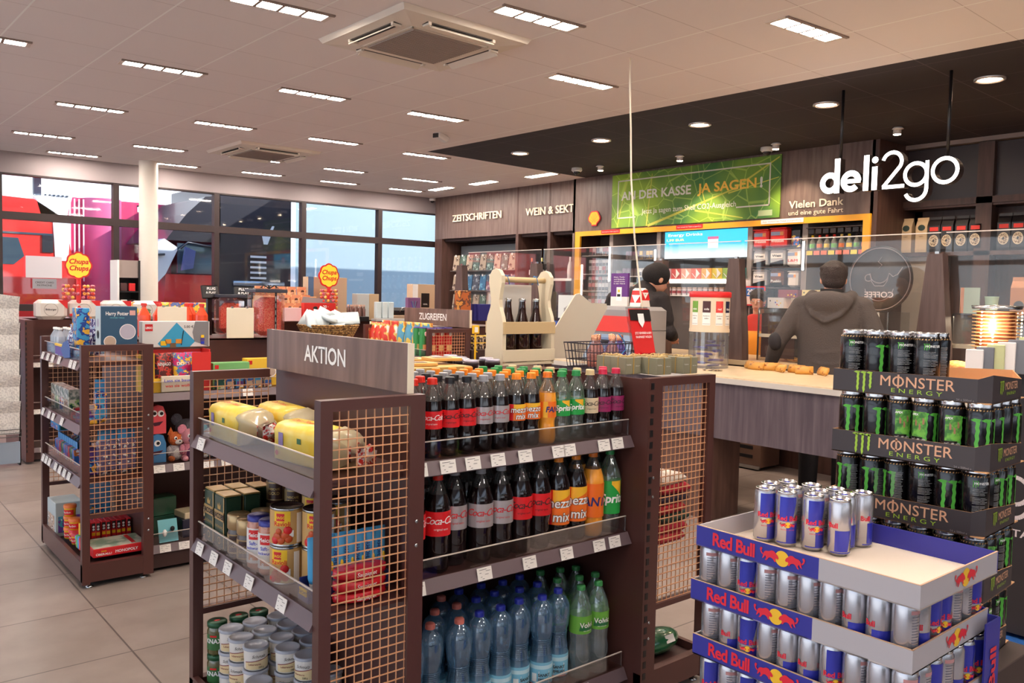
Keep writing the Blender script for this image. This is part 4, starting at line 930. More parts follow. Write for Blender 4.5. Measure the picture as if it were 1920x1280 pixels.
# ---- small silver-blue cans
RBB = mat('can_blue', (52, 58, 176), .28, .35, coat=.4); RBS = mat('can_silver', (196, 192, 196), .25, .75); RBR = mat('can_red', (230, 40, 60), .4); RBT = mat('tray_blue', (50, 50, 150), .45); RBG = mat('tray_silver', (184, 178, 182), .4); RBI = mat('tray_inner', (226, 208, 190), .7); SUNY = mat('logo_yellow', (250, 196, 50), .4)
def bull(f, fn, s, m):
    # simplified charging bull facing right, about 1 x .6
    P = [(-.55,.02),(-.50,.12),(-.40,.20),(-.22,.22),(-.05,.30),(.10,.28),(.20,.18),(.30,.10),(.36,-.02),(.30,-.10),(.22,-.06),(.16,-.14),(.22,-.24),(.12,-.26),(.04,-.14),(-.10,-.08),(-.22,-.12),(-.34,-.28),(-.44,-.30),(-.36,-.16),(-.42,-.04),(-.50,-.16),(-.60,-.24),(-.56,-.10)]
    from mathutils.geometry import tessellate_polygon
    T3 = tessellate_polygon([[Vector((a, b2, 0)) for a, b2 in P]])
    f.add([fn(a*s, b2*s) for a, b2 in P], [tuple(q) for q in T3], m)
    T2 = [(-.56,.02),(-.66,.14),(-.60,.30),(-.70,.34),(-.76,.24),(-.70,.06),(-.60,-.04)]
    f.add([fn(a*s, b2*s) for a, b2 in T2], [(0,1,6),(1,5,6),(1,2,4,5),(2,3,4)], m)
def logo(f, fn, s):
    n = 24; f.add([fn(.34*s*math.cos(2*PI*i/n), .34*s*math.sin(2*PI*i/n)) for i in range(n)], [tuple(range(n))], SUNY)
    bull(f, lambda u, v: fn(-.36*s+u, v-.04*s, ) if True else None, s*.72, RBR)
    bull(f, lambda u, v: fn(.36*s-u, v-.04*s), s*.72, RBR)
def lift(fn, d): return fn
def mk_rb(var):
    def f():
        t = thing('slim_energy_can', None, 'can'); b = MB()
        b.lathe([(0,.003),(.018,0),(.021,.003),(.0262,.009),(.0262,.122),(.0235,.130)], RBS, n=CN); b.build('can_body', t)
        q = MB(); q.lathe([(.0235,.130),(.0245,.1335),(.0235,.135),(.022,.135),(.0215,.131),(0,.1305)], ALU, n=CN); q.ell((0,.002,.1325),.0055,.009,.0012,RBB,10,4); q.build('can_top', t)
        p = MB(); r = .0265; c = -2.3
        # quartered blue and silver pattern, wraps twice round
        for q0 in (c, c+PI):
            band(p, r, q0-.85, q0+.35, .064, .124, .064, .124, RBB, 8); 
            vs = [CYL(r, q0+.35, 0)(0, .124), CYL(r, q0+.35, 0)(0, .064), CYL(r, q0+.35, 0)(.018, .124), CYL(r, q0+.5, 0)(0,.124)]
            band(p, r, q0+.35, q0+.75, .064, .124, .110, .124, RBB, 4)
            band(p, r, q0-.15, q0+.95, .012, .056, .012, .060, RBB, 8)
            band(p, r, q0-1.1, q0+1.1, .010, .0125, .010, .0125, RBB, 8)
        for q0 in (c-.05, c+PI):
            p.text('Red Bull', RBR, CYL(r+.0005, q0, .066), .0165, .03); 
            f2 = CYL(r+.0005, q0, .055); n = 14; p.add([f2(.007*math.cos(2*PI*i/n), .007*math.sin(2*PI*i/n)) for i in range(n)], [tuple(range(n))], SUNY)
            f3 = CYL(r+.0009, q0, .054); bull(p, lambda u, v: f3(-.008+u, v), .016, RBR); bull(p, lambda u, v: f3(.008-u, v), .016, RBR)
            p.text('ENERGY DRINK', RBR, CYL(r+.0005, q0, .042), .004, spacing=1.3)
        if var:
            p = MB(); 
            if var == 1:
                band(p, r, c-.3, c+.9, .112, .120, .112, .120, mat('can_rose',(196,140,140),.35), 8)
                for i in range(14): z = .106-i*.0058; band(p, r, c-.2, c-.2+random.uniform(.5,.95), z, z+.0016, z, z+.0016, mat('can_print_grey',(110,106,120),.5), 5)
                band(p, r, c+.95, c+1.5, .06, .125, .012, .125, RBB, 6)
            else:
                band(p, r, c-.7, c+.5, .012, .062, .012, .062, RBB, 8); band(p, r, c+.5, c+.8, .012,.062,.045,.062, RBB, 4)
                for i in range(9): z = .05; band(p, r, c+.85+i*.035, c+.85+i*.035+.018, .012, .04, .012, .04, INK, 1)
                band(p, r, c-1.1, c+1.1, .008, .0105, .008, .0105, RBB, 8)
                p.text('Bull', RBR, CYL(r+.0005, c-.9, .068), .0165, .03)
        p.build('print', t)
        return t
    return Proto(f)
RV = [mk_rb(0), mk_rb(1), mk_rb(2)]
RX, RY, RTW, RTL = 1.675, 1.272, .385, .545
def mk_rtray():
    t = thing('slim_can_tray', None, 'drinks tray'); m = MB(); W2, L2, h, th = RTW, RTL, .050, .004
    m.box(0,-L2,0,W2,0,.003,RBI)
    def wl(x0, y0, x1, y1, mo, mi_):
        # wall with printed outside and plain inside
        m.box(x0, y0, 0, x1, y1, h, mo)
        if mi_: m.box(*mi_, RBI)
    m.box(0,-L2*.60,0,th,0,h,RBT); m.box(0,-L2,0,th,-L2*.60,h,RBG)
    m.box(W2-th,-L2,0,W2,0,h,RBT); m.box(th,-th,0,W2-th,0,h,RBG); m.box(th,-L2,0,W2-th,-L2+th,h,RBG)
    m.box(th,-L2+th,.003,th+.0008,-th,h,RBI); 
    m.box(0,-L2,h,th+.001,0,h+.001,mat('board_edge',(196,160,132),.7)); m.box(0,-L2,h,W2,-L2+th,h+.001,mat('board_edge',(196,160,132),.7))
    m.build('tray_body', t)
    p = MB(); fn = lambda u, v: (-.0012, -.108-u, v+.012); p.text('Red Bull', RBR, fn, .043, .03, w=.118, spacing=.93)
    f4 = lambda u, v: (-.0012-.0006*1, -.238-u, v+.026)
    n = 24; p.add([(-.0010, -.238-.018*math.cos(2*PI*i/n), .026+.018*math.sin(2*PI*i/n)) for i in range(n)], [tuple(range(n))], SUNY)
    bull(p, lambda u, v: f4(-.024+u, v), .044, RBR); bull(p, lambda u, v: f4(.024-u, v), .044, RBR)
    n = 24; p.add([(W2*.55+.02*math.cos(2*PI*i/n), -L2-.0010, .026+.02*math.sin(2*PI*i/n)) for i in range(n)], [tuple(range(n))], SUNY)
    g4 = lambda u, v: (W2*.55+u, -L2-.0016, v+.026); bull(p, lambda u, v: g4(-.022+u, v), .046, RBR); bull(p, lambda u, v: g4(.022-u, v), .046, RBR)
    p.build('print', t)
    return t
rtray = Proto(mk_rtray)
RZ = [.899, .762, .625, .488, .351]
RT = ['topmost','second','third','fourth','lowest']
for k, z in enumerate(RZ):
    ox, oy, a = [(0,0,0),(.0,.012,.012),(.004,.004,-.008),(0,.0,.0),(0,0,0)][k]
    rtray((RX+ox, RY+oy, z), 'blue and silver cardboard tray of slim cans, %s of the stack' % RT[k], 'slim can trays', a)
    if k == 0:
        cells = [(4-j, i) for i, j in [(0,0),(0,1),(0,2),(1,0),(1,1),(1,2),(2,0),(2,1),(2,2),(3,1),(3,0),(3,2)]]
        pos = [(1.84,1.19),(1.90,1.215),(1.85,1.135),(1.955,1.20),(1.905,1.155),(1.97,1.14),(1.87,1.075),(1.925,1.095),(1.98,1.08),(1.885,1.015),(1.945,1.035),(2.0,1.02)]
        for n_, (x, y) in enumerate(pos):
            va = [0,1,0,1,1,2,0,1,1,2,2,2][n_]
            RV[va]((x, y, z+.0035), 'slim silver and blue can standing loose on top tray, %s' % ['rear left','rear second','left second','rear right','middle of second row','right of second row','left front','middle third row','right third row','front centre','behind the front centre','front right'][n_], 'loose slim cans', [.15,0,-.1,0,0,.6,.1,0,.3,0,.8,.9][n_])
        continue
    if k == 4: continue
    cells = [(0, j) for j in range(10)] + [(i, 9) for i in range(1, 7)] + ([(6, j) for j in (0,2,4,6)])
    for n_, (i, j) in enumerate(cells):
        u, v = .033+i*.0532, -(.032+j*.0534)
        x = RX+ox+u*math.cos(a)-v*math.sin(a); y = RY+oy+u*math.sin(a)+v*math.cos(a)
        va = [[0],[1,1,0,1,1,1,1,2,2,1,2,0,0,1,1,0,0,0,0,0],[1,2,0,1,2,2,0,1,2,1,1,0,1,2,0,0,0,0,0,0],[0,1,0,1,0,1,0,1,0,1,1,2,0,1,0,0,0,0,0,0]][min(k,3)][n_]
        RV[va]((x, y, z+.0035), 'slim can in %s tray, %s %s' % (RT[k], ORD[j] if i == 0 else ORD[i] if j == 9 else ORD[j], 'along the long side' if i == 0 else 'along the short side' if j == 9 else 'along the rear side'), 'slim cans in the trays', random.uniform(-.35,.35) + (0 if i == 0 else .45))
t = thing('stack_wrap', 'upright blue printed card wrapped round the corner of slim can stack', 'display card', (RX+RTW+.002, RY-RTL-.006, .3)); m = MB()
m.box(-.075,-.004,0,.004,0,.50,RBT); m.box(0,0,0,.004,.09,.50,RBT); m.build('card', t)
m = MB(); m.text('Red Bull', RBR, lambda u, v: (-.018-v, -.0055, .33+u), .045, .03, w=.22); m.build('print', t)
carton('display_plinth', 'plain blue display plinth under the slim can trays', 'display base', (RX+RTW/2, RY-RTL/2, 0), (RTW-.02, RTL-.02, .35), RBT)
# ================================================================ TOY RACK GOODS
def spk(n, c1, c2, c3, sc_=30): return speckle(n, c1, c2, sc_, .35, .42, .5, c3)
PK = [spk('pack_a', (60,110,190), (220,120,60), (230,230,235), 26), spk('pack_b', (120,70,150), (80,170,190), (240,240,240), 30), spk('pack_c', (190,50,60), (70,60,110), (240,210,90), 28), spk('pack_d', (40,90,80), (160,190,120), (230,220,200), 26), spk('pack_e', (70,160,210), (40,70,150), (250,190,60), 24), spk('pack_f', (210,180,150), (110,70,60), (240,230,220), 30)]
x0 = 1.12
def hp(f, sx, sy, sz):
    f.text('Harry Potter', WPR, PY(-.01,-sy/2-.0012,sz-.045), .026, .02, w=.11); f.text('MYSTERY MINIS', mat('teal_print',(110,190,200),.5), PY(-.01,-sy/2-.0012,sz-.062), .010)
    discY(f, .04, .085, .040, -sy/2-.0012, WPR); discY(f, .04, .085, .037, -sy/2-.0016, mat('disc_grey',(190,182,196),.5)); discY(f, -.045, .035, .030, -sy/2-.0012, WPR); discY(f, -.045, .035, .027, -sy/2-.0016, mat('disc_tan',(196,170,150),.5))
    quadY(f, .05, sz-.045, .078, sz-.02, -sy/2-.0012, mat('badge_pink',(230,170,160),.5))
    quadX(f, -sy/2, 0, sy/2, sz, -sx/2-.0012, mat('box_pale',(214,222,222),.5)); discX(f, 0, .13, .022, -sx/2-.002, mat('disc_grey',(190,182,196),.5)); discX(f, 0, .07, .022, -sx/2-.002, BLK)
carton('toy_box', 'dark blue toy box with two round picture discs on the left rack', 'toy box', (1.235, 4.66, 1.19), (.175, .10, .215), mat('box_petrol',(48,84,112),.45), face=hp)
t = thing('toy_box', 'narrow light blue toy carton beside the dark blue box', 'toy box', (1.105, 4.83, 1.131)); MB().cb(0,0,.135,.06,.10,.25,PK[4],b=.002).build('box_body', t)
def sweet(mb, c, s, m, n=7):
    for i in range(n):
        R = Matrix.Rotation(random.uniform(0, 6), 3, 'Z') @ Matrix.Rotation(random.uniform(-.6,.6), 3, 'X')
        mb.add([R @ Vector(p) + Vector((c[0]+random.uniform(-s,s), c[1]+random.uniform(-s,s)*1.5, c[2]+random.uniform(0,s))) for p in ((-.03,-.02,0),(.03,-.02,.004),(.03,.02,0),(-.03,.02,.004),(0,0,.012),(0,0,-.010))], [(0,1,4),(1,2,4),(2,3,4),(3,0,4),(1,0,5),(2,1,5),(3,2,5),(0,3,5)], m)
t = thing('sweet_tray', 'purple and yellow open carton of wrapped sweets with a blue fish-shaped flap', 'sweet tray', (1.085, 4.98, 1.131)); m = MB(); m.box(-.045,-.13,0,.05,.13,.004,PK[1]); m.box(-.045,-.13,.004,-.041,.13,.05,mat('tray_purple',(104,76,160),.5)); m.box(-.047,-.13,.05,-.039,.13,.062,YEL); m.box(.046,-.13,.004,.05,.13,.09,mat('tray_purple',(104,76,160),.5)); m.build('tray_body', t)
m = MB(); m.prism([(-.20,0),(-.08,-.01),(.0,.03),(-.06,.07),(-.14,.085),(-.20,.04)], lambda u, v, w: (-.05+w, u*1.0-.02, v+.006), mat('fish_blue',(52,92,160),.45), .004); m.build('flap', t)
SWT = spk('sweet_wrap', (70,60,120), (230,230,240), (150,190,220), 70)
def mk_sw():
    t = thing('sweet_bag', None, 'sweet bag'); b = MB(); rings = []
    for z, a, q in ((0,.03,.012),(.02,.034,.02),(.08,.034,.02),(.11,.026,.01),(.13,.012,.004),(.15,.022,.004)): rings.append([(a*math.cos(2*PI*j/12)+.003*math.sin(j*2+z*60), q*math.sin(2*PI*j/12), z) for j in range(12)])
    b.loft(rings, SWT, False); b.build('bag', t); return t
sb = Proto(mk_sw)
for i in range(9): sb((1.11+.05*(i%3), 4.90+.06*(i//3), 1.14), 'shiny wrapped sweet bag on the left rack, %s of the heap' % ORD[i], 'shiny sweet bags', random.uniform(-1,1), (1,1,1.05+.1*(i%3)))
JO = mat('juice_orange', (214,130,50), .2, coat=.7)
def mk_jug(c, cc, n2):
    def f():
        t = thing('squash_bottle', None, 'bottle'); b = MB(); b.lathe([(0,0),(.03,0),(.036,.01),(.036,.13),(.012,.175),(.012,.185)], c, n=12, smooth=False); b.build('body', t)
        q = MB(); capm(q, .016, .184, .016, cc); q.build('cap', t); return t
    return Proto(f)
jo = mk_jug(JO, cp('amber',(196,120,56)), 'o'); jr = mk_jug(mat('juice_red',(238,80,44),.2,coat=.7), cp('scarlet',(220,50,40)), 'r'); jw = mk_jug(clear('jug_white',(.85,.9,.95),.3,.05,.4,(220,226,236)), WPR, 'w')
for i in range(4): jo((1.17+.05*(i%2), 5.16+.07*(i//2), 1.135), 'amber squash bottle with brown cap on the left rack, %s' % ORD[i], 'amber bottles')
for i, (x, y) in enumerate([(1.50,5.1),(1.60,5.15),(1.78,5.2),(1.84,5.12),(1.83,5.28)]): jr((x, y, T+.001), 'bright red bottle with red cap behind the toy boxes, %s from left' % ORD[i], 'red bottles')
for i in range(6): jw((1.08+.05*(i%2), 5.18+.06*(i//2), 1.132), 'small white bottle at the far end of the left rack, %s' % ORD[i], 'white bottles', 0, (.7,.7,.7))
# side shelves of the toy rack
def pbox(name, cat, lab, loc, size, m, group, rz=0, parts=True):
    t = thing(name, lab, cat, loc, rz, group); b = MB(); b.cb(0,0,size[2]/2,*size,m,b=.003); b.build('box_body', t)
    if parts: b = MB(); b.add([(-size[0]/2-.001,-size[1]*.4,size[2]*.12),(-size[0]/2-.001,size[1]*.4,size[2]*.12),(-size[0]/2-.001,size[1]*.4,size[2]*.6),(-size[0]/2-.001,-size[1]*.4,size[2]*.6)], [(0,1,2,3)], random.choice(PK)); b.add([(-size[0]*.4,-size[1]/2-.001,size[2]*.12),(size[0]*.4,-size[1]/2-.001,size[2]*.12),(size[0]*.4,-size[1]/2-.001,size[2]*.6),(-size[0]*.4,-size[1]/2-.001,size[2]*.6)], [(0,1,2,3)], random.choice(PK)); b.build('print', t)
    return t
HB = speckle('blister', (120,130,120), (220,214,200), 40, .2, .4, .6)
for i in range(4): pbox('toy_pack', 'toy pack', 'clear-fronted toy pack on the second side shelf, %s from the far end' % ORD[i], (1.10, 5.32-i*.105, .811), (.06,.095,.14), HB, 'clear toy packs')
for i in range(6): pbox('toy_pack', 'toy pack', 'small flat toy lying along the second side shelf, %s from near end' % ORD[i], (1.085+.02*(i%2), 4.60+i*.05, .811), (.07,.045,.03+.012*(i%3)), random.choice(PK), 'small flat toys', random.uniform(-.3,.3))
def hang(lab, loc, size, m, group, rz=0, cat='hanging pack', name='hanging_pack'):
    t = thing(name, lab, cat, loc, rz, group); b = MB(); w2, d2, h2 = size
    rings = []
    for z, k in ((0,.25),(.02*h2/.2,1),(h2*.7,1),(h2*.74,.15),(h2,.12)): rings.append([(w2/2*a*(1 if z > h2*.7 else 1), d2/2*q*k, z) for a, q in ((-1,-1),(1,-1),(1,1),(-1,1))])
    b.loft(rings, m, False); b.build('pack_body', t)
    b = MB(); b.box(-w2/2,-d2*.1,h2*.72,w2/2,d2*.1,h2,mat('header_blue',(60,140,200),.4)); b.build('header_card', t)
    return t
for i in range(9): hang('blue-headed collectible pack on the third side shelf, %s from far end' % ORD[i], (1.10+.0*i, 5.30-i*.05, .546), (.045,.04,.13), PK[i%4], 'blue-headed packs', PI/2)
for i in range(5): hang('blue-headed collectible pack in the second row, %s from far end' % ORD[i], (1.17, 5.25-i*.06, .546), (.045,.04,.15), PK[(i+2)%6], 'blue-headed packs', PI/2)
t = pbox('toy_box', 'toy box', 'blue open carton lying across the blue-headed packs', (1.11,5.26,.70), (.09,.20,.045), mat('box_azure',(60,150,206),.5), None)
pbox('toy_box', 'toy box', 'purple toy carton near the front post on third shelf', (1.10,4.66,.546), (.07,.09,.13), mat('box_violet',(96,60,130),.5), None)
for i, x in enumerate((1.14,1.19,1.235,1.28)):
    hang('tall clear blister toy hanging behind the mesh, %s from left' % ORD[i], (x, 4.57+.02*(i%2), .555), (.042,.05,.235), speckle('blister2',(110,100,130),(220,220,225),36,.2,.35,.6,(150,190,110)), 'clear blister toys')
hang('tall blue blister toy with header behind the upper mesh', (1.14, 4.60, .815), (.05,.05,.22), PK[4], None)
# bottom: dough tubs, board games, card games
def mk_tub2(c, n2):
    def f():
        t = thing('dough_tub', None, 'tub'); b = MB(); b.lathe([(0,0),(.028,0),(.030,.045)], YEL, n=18); b.build('tub', t)
        q = MB(); q.lathe([(.033,.044),(.033,.058),(.030,.061),(0,.061)], c, n=18); q.build('lid', t)
        q = MB(); band(q,.0305,-3.2,-1.2,.008,.036,.008,.036,RED,8); q.text('Play-Doh', WPR, CYL(.0312,-2.4,.018), .012,.02); q.build('label_print', t); return t
    return Proto(f)
d1 = mk_tub2(mat('dough_orange',(244,130,60),.4),'o'); d2 = mk_tub2(mat('dough_red',(226,60,70),.4),'r'); d3 = mk_tub2(mat('dough_blue',(70,150,214),.4),'b')
for i, (p, x, y, k) in enumerate([(d1,1.09,5.02,0),(d1,1.09,5.02,1),(d1,1.09,5.02,2),(d2,1.10,4.95,0),(d1,1.10,4.95,1),(d3,1.16,5.0,0),(d2,1.095,4.88,0),(d3,1.10,4.81,0)]): p((x, y, .132+.0615*k), 'small modelling dough tub with %s lid, %s' % ({id(d1):'orange',id(d2):'red',id(d3):'blue'}[id(p)], ['bottom of the tall stack','middle of the tall stack','top of the tall stack','bottom of the short stack','top of the short stack','behind the stacks','nearer to the games','nearest to the games'][i]), 'modelling dough tubs')
pbox('cardboard_tray', 'tray', 'plain pale carton standing at the far end of the bottom shelf', (1.12,5.28,.101), (.14,.20,.19), mat('pale_blue_board',(196,206,206),.6), None)
t = thing('dough_set', 'yellow blister pack with three coloured tubs on the bottom shelf', 'toy pack', (1.09,4.72,.13)); MB().cb(0,0,.07,.012,.10,.14,mat('pack_yellow',(246,200,50),.4),rz=.2,b=.002).build('backing_card', t)
for q, c in ((-.03,mat('dough_red',(226,60,70),.4)),(0,mat('dough_blue',(70,150,214),.4)),(.03,mat('dough_green',(90,180,90),.4))): m = MB(); m.lathe([(.013,0),(.014,.06),(0,.061)], c, (-.018,q,.02), 12); m.build('dough_tube', t)
def mono(f, sx, sy, sz):
    f.text('MONOPOLY', WPR, PY(.03,-sy/2-.0015,.013), .020, .03, w=.11); f.text('SPASS', YEL, PY(-.08,-sy/2-.0015,.026), .010, .03); f.text('ÜBERALL!', WPR, PY(-.08,-sy/2-.0015,.010), .014, .03, w=.075)
    f.box(-sx/2+.004,-sy/2+.004,sz,sx/2-.004,sy/2-.004,sz+.001,speckle('game_top',(150,170,140),(220,214,190),14,.5,.42,.58)); f.cb(.07,.0,sz+.0016,.02,.16,.001,RED)
carton('board_game', 'large flat red board game box with greenish lid on bottom shelf', 'board game', (1.225,4.66,.131), (.26,.20,.045), mat('game_red',(224,38,44),.4), face=mono)
def mk_bg():
    t = thing('travel_game', None, 'board game'); b = MB(); b.cb(0,0,.065,.022,.09,.13,mat('game_red',(224,38,44),.4),b=.002); b.build('box_body', t)
    f = MB(); quadY(f,-.009,.085,.009,.125,-.0455,BLK); discY(f,0,.108,.006,-.0458,WPR,12); discY(f,0,.094,.006,-.0458,WPR,12); quadY(f,-.009,.062,.009,.078,-.0455,YEL); quadY(f,-.007,.03,.007,.05,-.0455,mat('print_gun',(110,100,110),.5)); f.build('print', t); return t
bg_ = Proto(mk_bg)
for i in range(9): bg_((1.135+i*.0255, 4.87+.006*(i%2), .108), 'narrow upright red game box under the mesh, %s from the left' % ORD[i], 'narrow red game boxes', random.uniform(-.06,.06), (1,1,1.05))
pbox('toy_box', 'toy box', 'blue rounded carton at the back of bottom shelf', (1.27,5.2,.101), (.12,.16,.28), mat('box_azure2',(110,160,200),.5), None)

# ---- end side facing the viewer: construction sets
LG = mat('box_offwhite',(226,222,218),.45)
def lego(f, sx, sy, sz):
    y = -sy/2-.0012; quadY(f, -sx/2+.015, sz-.052, -sx/2+.055, sz-.015, y, RED); f.text('LEGO', WPR, PY(-sx/2+.035, y-.0006, sz-.04), .015, .04, w=.034)
    f.add([(-.08,y,.0),(.07,y,.0),(.10,y,.03),(0,y,sz-.006),(-.10,y,.02)], [(0,1,2,3,4)], mat('lego_blue',(60,160,200),.4))
    f.text('5.00 €', INK, PY(.065, y-.0006, sz-.036), .020, .01); f.add([(.095,y,.03),(.175,y,.0),(.175,y,sz),(.10,y,sz),(.085,y,.08)], [(0,1,2,3,4)], mat('lego_grey',(132,128,130),.5))
    for q, c in ((-.07,YEL),(-.045,mat('toy_orange',(230,150,50),.4)),(-.02,mat('toy_brown',(120,90,60),.5)),(.01,mat('toy_orange',(230,150,50),.4))): f.cb(q, y-.002, .022+.012*math.sin(q*90), .03, .003, .024, c)
    f.cb(.03, y-.002, .05, .004, .002, .08, BLK, ry=.15)
    for z, c, w2 in ((.045,YEL,.016),(.028,mat('toy_violet',(90,70,140),.4),.022),(.010,BLU,.018)): f.cb(.14, y-.002, z+.012, w2, .003, .015, c)
carton('construction_set', 'large white and grey building brick set box priced 5.00 euro', 'toy box', (1.55, 4.72, 1.185), (.36, .055, .14), LG, face=lego)
# display box 'Lass sie bauen'
t = thing('display_box', 'red and yellow counter display of brick sets reading Lass sie bauen', 'display box', (1.53, 4.66, .951)); m = MB(); DY = mat('display_yellow',(246,200,60),.45); DR = mat('display_red',(226,56,52),.4)
m.box(-.18,-.06,0,.17,.07,.004,DY); m.box(-.18,-.06,.004,-.174,.07,.20,DY); m.box(.164,-.06,.004,.17,.07,.225,DR); m.box(-.174,.064,.004,.164,.07,.22,DR); m.box(-.174,-.06,.004,.164,-.055,.075,DY); m.box(.07,-.066,0,.172,-.060,.21,DR); m.box(-.18,-.064,0,-.125,-.06,.21,DY); m.build('tray_body', t)
f = MB(); f.cb(.0,-.072,.045,.19,.012,.085,CRM,b=.002); f.text('Lass sie bauen,', BLU, PY(.0,-.0795,.056), .022, .01, w=.16); f.text('was sie wollen', RED, PY(.0,-.0795,.028), .022, .01, w=.15); f.build('front_sign', t)
for i, (x, tx, mm) in enumerate([(-.07,'NINJAGO',spk('bag_ninja',(90,40,40),(190,60,50),(60,50,60),30)),(.03,'DOTS',spk('bag_dots',(214,50,110),(70,130,190),(250,200,60),34)),(.10,'',spk('bag_dots',(214,50,110),(70,130,190),(250,200,60),34)),(-.02,'',spk('bag_ninja',(90,40,40),(190,60,50),(60,50,60),30))]):
    t = thing('brick_bag', 'foil bag of bricks %s in the display box' % ['with black and red print at left','with pink print in the middle','with pink print at the right','standing at the back'][i], 'toy bag', (1.53+x, 4.645+.03*(i>1), .957), random.uniform(-.1,.1), 'foil brick bags'); b = MB(); rings = []
    for z, q in ((0,.2),(.03,1),(.14,1),(.175,.1),(.20,.1)): rings.append([(a*.045, s*.016*q, z) for a, s in ((-1,-1),(0,-1.5),(1,-1),(1,1),(0,1.5),(-1,1))])
    b.loft(rings, mm, True); b.build('bag', t)
    if tx: b = MB(); b.text(tx, WPR, PY(0,-.026,.135), .024, .02, w=.07); b.build('print', t)
def duplo(c, tx):
    def g(f, sx, sy, sz):
        y = -sy/2-.001; quadY(f,-sx/2+.01,sz-.034,-sx/2+.032,sz-.012,y,RED); 
        f.cb(-.03,y,sz*.45,.07,.001,.03,c); f.text(tx, YEL, PY(-.02,y-.001,sz*.5), .022, .03); discY(f, sx/2-.04, sz*.5, .028, y-.001, WPR); discY(f, sx/2-.04, sz*.5, .023, y-.0015, mat('disc_tan',(196,170,150),.5)); f.cb(.02,y,.018,.06,.001,.025,BLU)
    return g
carton('construction_set', 'green and blue building brick box with round picture on middle of shelf', 'toy box', (1.83,4.66,.951), (.21,.07,.145), mat('duplo_green',(120,180,110),.45), face=duplo(mat('duplo_dark',(60,140,80),.4),'duplo'))
carton('construction_set', 'yellow building brick box behind the sign board', 'toy box', (2.03,4.70,.951), (.19,.07,.16), mat('duplo_yellow',(244,196,60),.45), face=duplo(RED,'duplo'))
for i in range(6): pbox('toy_box', 'toy box', 'small blue and green toy box in front row behind mesh, %s from left' % ORD[i], (1.755+i*.055, 4.605, .951), (.045,.03,.07), PK[[3,0,4,0,4,5][i]], 'small toy boxes')
# plush toys
def plush(lab, x, y, c1, c2, c3, s, face=True, ears='round', z=.571):
    t = thing('plush_toy', lab, 'plush toy', (x, y, z), random.uniform(-.3,.2)); B = lambda n_, c: mat('plush_'+n_, c, .95, bump=1.0, bscale=240)
    f1 = mat('plush_%d_%d' % (c1[0], c1[2]), c1, .95, bump=1, bscale=260); f2 = mat('plush_%d_%d' % (c2[0], c2[2]), c2, .95, bump=1, bscale=260); f3 = mat('plush_%d_%d' % (c3[0], c3[2]), c3, .95, bump=1, bscale=260)
    b = MB(); b.ell((0,0,.045*s),.042*s,.036*s,.048*s,f2); b.ell((0,-.018*s,.038*s),.028*s,.025*s,.034*s,f3)
    for q in (-1,1): b.ell((q*.034*s,-.026*s,.014*s),.016*s,.024*s,.014*s,f1); b.ell((q*.042*s,-.014*s,.055*s),.012*s,.014*s,.024*s,f2)
    b.build('body', t)
    h = MB(); h.ell((0,-.006*s,.112*s),.043*s,.037*s,.038*s,f1); h.ell((0,-.035*s,.100*s),.020*s,.016*s,.015*s,f3); h.ell((0,-.050*s,.104*s),.005*s,.004*s,.004*s,BLK,8,5); h.build('head', t)
    e = MB()
    for q in (-1,1):
        if ears == 'round': e.ell((q*.036*s,0,.148*s),.022*s,.008*s,.024*s,f2)
        elif ears == 'point': e.lathe([(.017*s,0),(.0,.04*s)], f1, (q*.026*s,0,.135*s), 10)
        else: e.ell((q*.028*s,0,.17*s),.011*s,.008*s,.036*s,f1)
    e.build('ears', t); g = MB()
    for q in (-1,1): g.ell((q*.018*s,-.040*s,.120*s),.0085*s,.006*s,.0095*s,WPR,10,6); g.ell((q*.018*s,-.045*s,.120*s),.005*s,.004*s,.006*s,BLK,8,5)
    g.build('eyes', t)
plush('orange and white fluffy fox plush on the second toy shelf', 1.535, 4.66, (232,120,60), (190,180,180), (240,232,226), 1.05, ears='point')
plush('pink fluffy big-eared plush sitting beside the orange one', 1.60, 4.63, (238,160,170), (236,150,168), (120,60,110), 1.15)
plush('grey fluffy plush behind the pink one', 1.62, 4.75, (120,116,124), (110,106,116), (150,146,150), 1.4)
plush('turquoise and white plush seen through the wire mesh', 1.72, 4.65, (232,230,228), (90,190,200), (230,230,230), 1.1)
plush('white plush with bright collar right of the turquoise one', 1.83, 4.66, (236,226,216), (230,226,220), (232,130,60), 1.05, ears='point')
plush('small dark plush at the middle of the second toy shelf', 1.92, 4.68, (90,84,96), (120,110,120), (200,190,190), 1.0, ears='long')
def mon(lab, z, c):
    t = thing('monster_box', lab, 'toy box', (1.43, 4.66, z)); m = MB(); mm = mat('mbox_%d' % c[0], c, .4)
    m.prism([(-.045,0),(.045,0),(.045,.10),(.03,.145),(0,.155),(-.03,.145),(-.045,.10)], lambda u, v, w: (u, -.03+w, v), mm, .06); m.build('box_body', t); t.name = 'toy_box'
    f = MB()
    for q in ((-.0,.105),) if z < .65 else ((-.018,.11),(.018,.108)): discY(f, q[0], q[1], .017, -.0312, WPR); discY(f, q[0]+.003, q[1], .009, -.0316, BLK)
    f.prism([(-.03,.06),(.03,.066),(.01,.045),(-.015,.042)], lambda u, v, w: (u, -.0312-w, v), mat('mouth_dark',(70,20,40),.5), .0004); f.build('print', t)
mon('round-topped coral toy box with googly eyes, stacked above blue one', .727, (226,84,92)); mon('round-topped blue toy box with one eye on the second shelf', .571, (70,130,180))
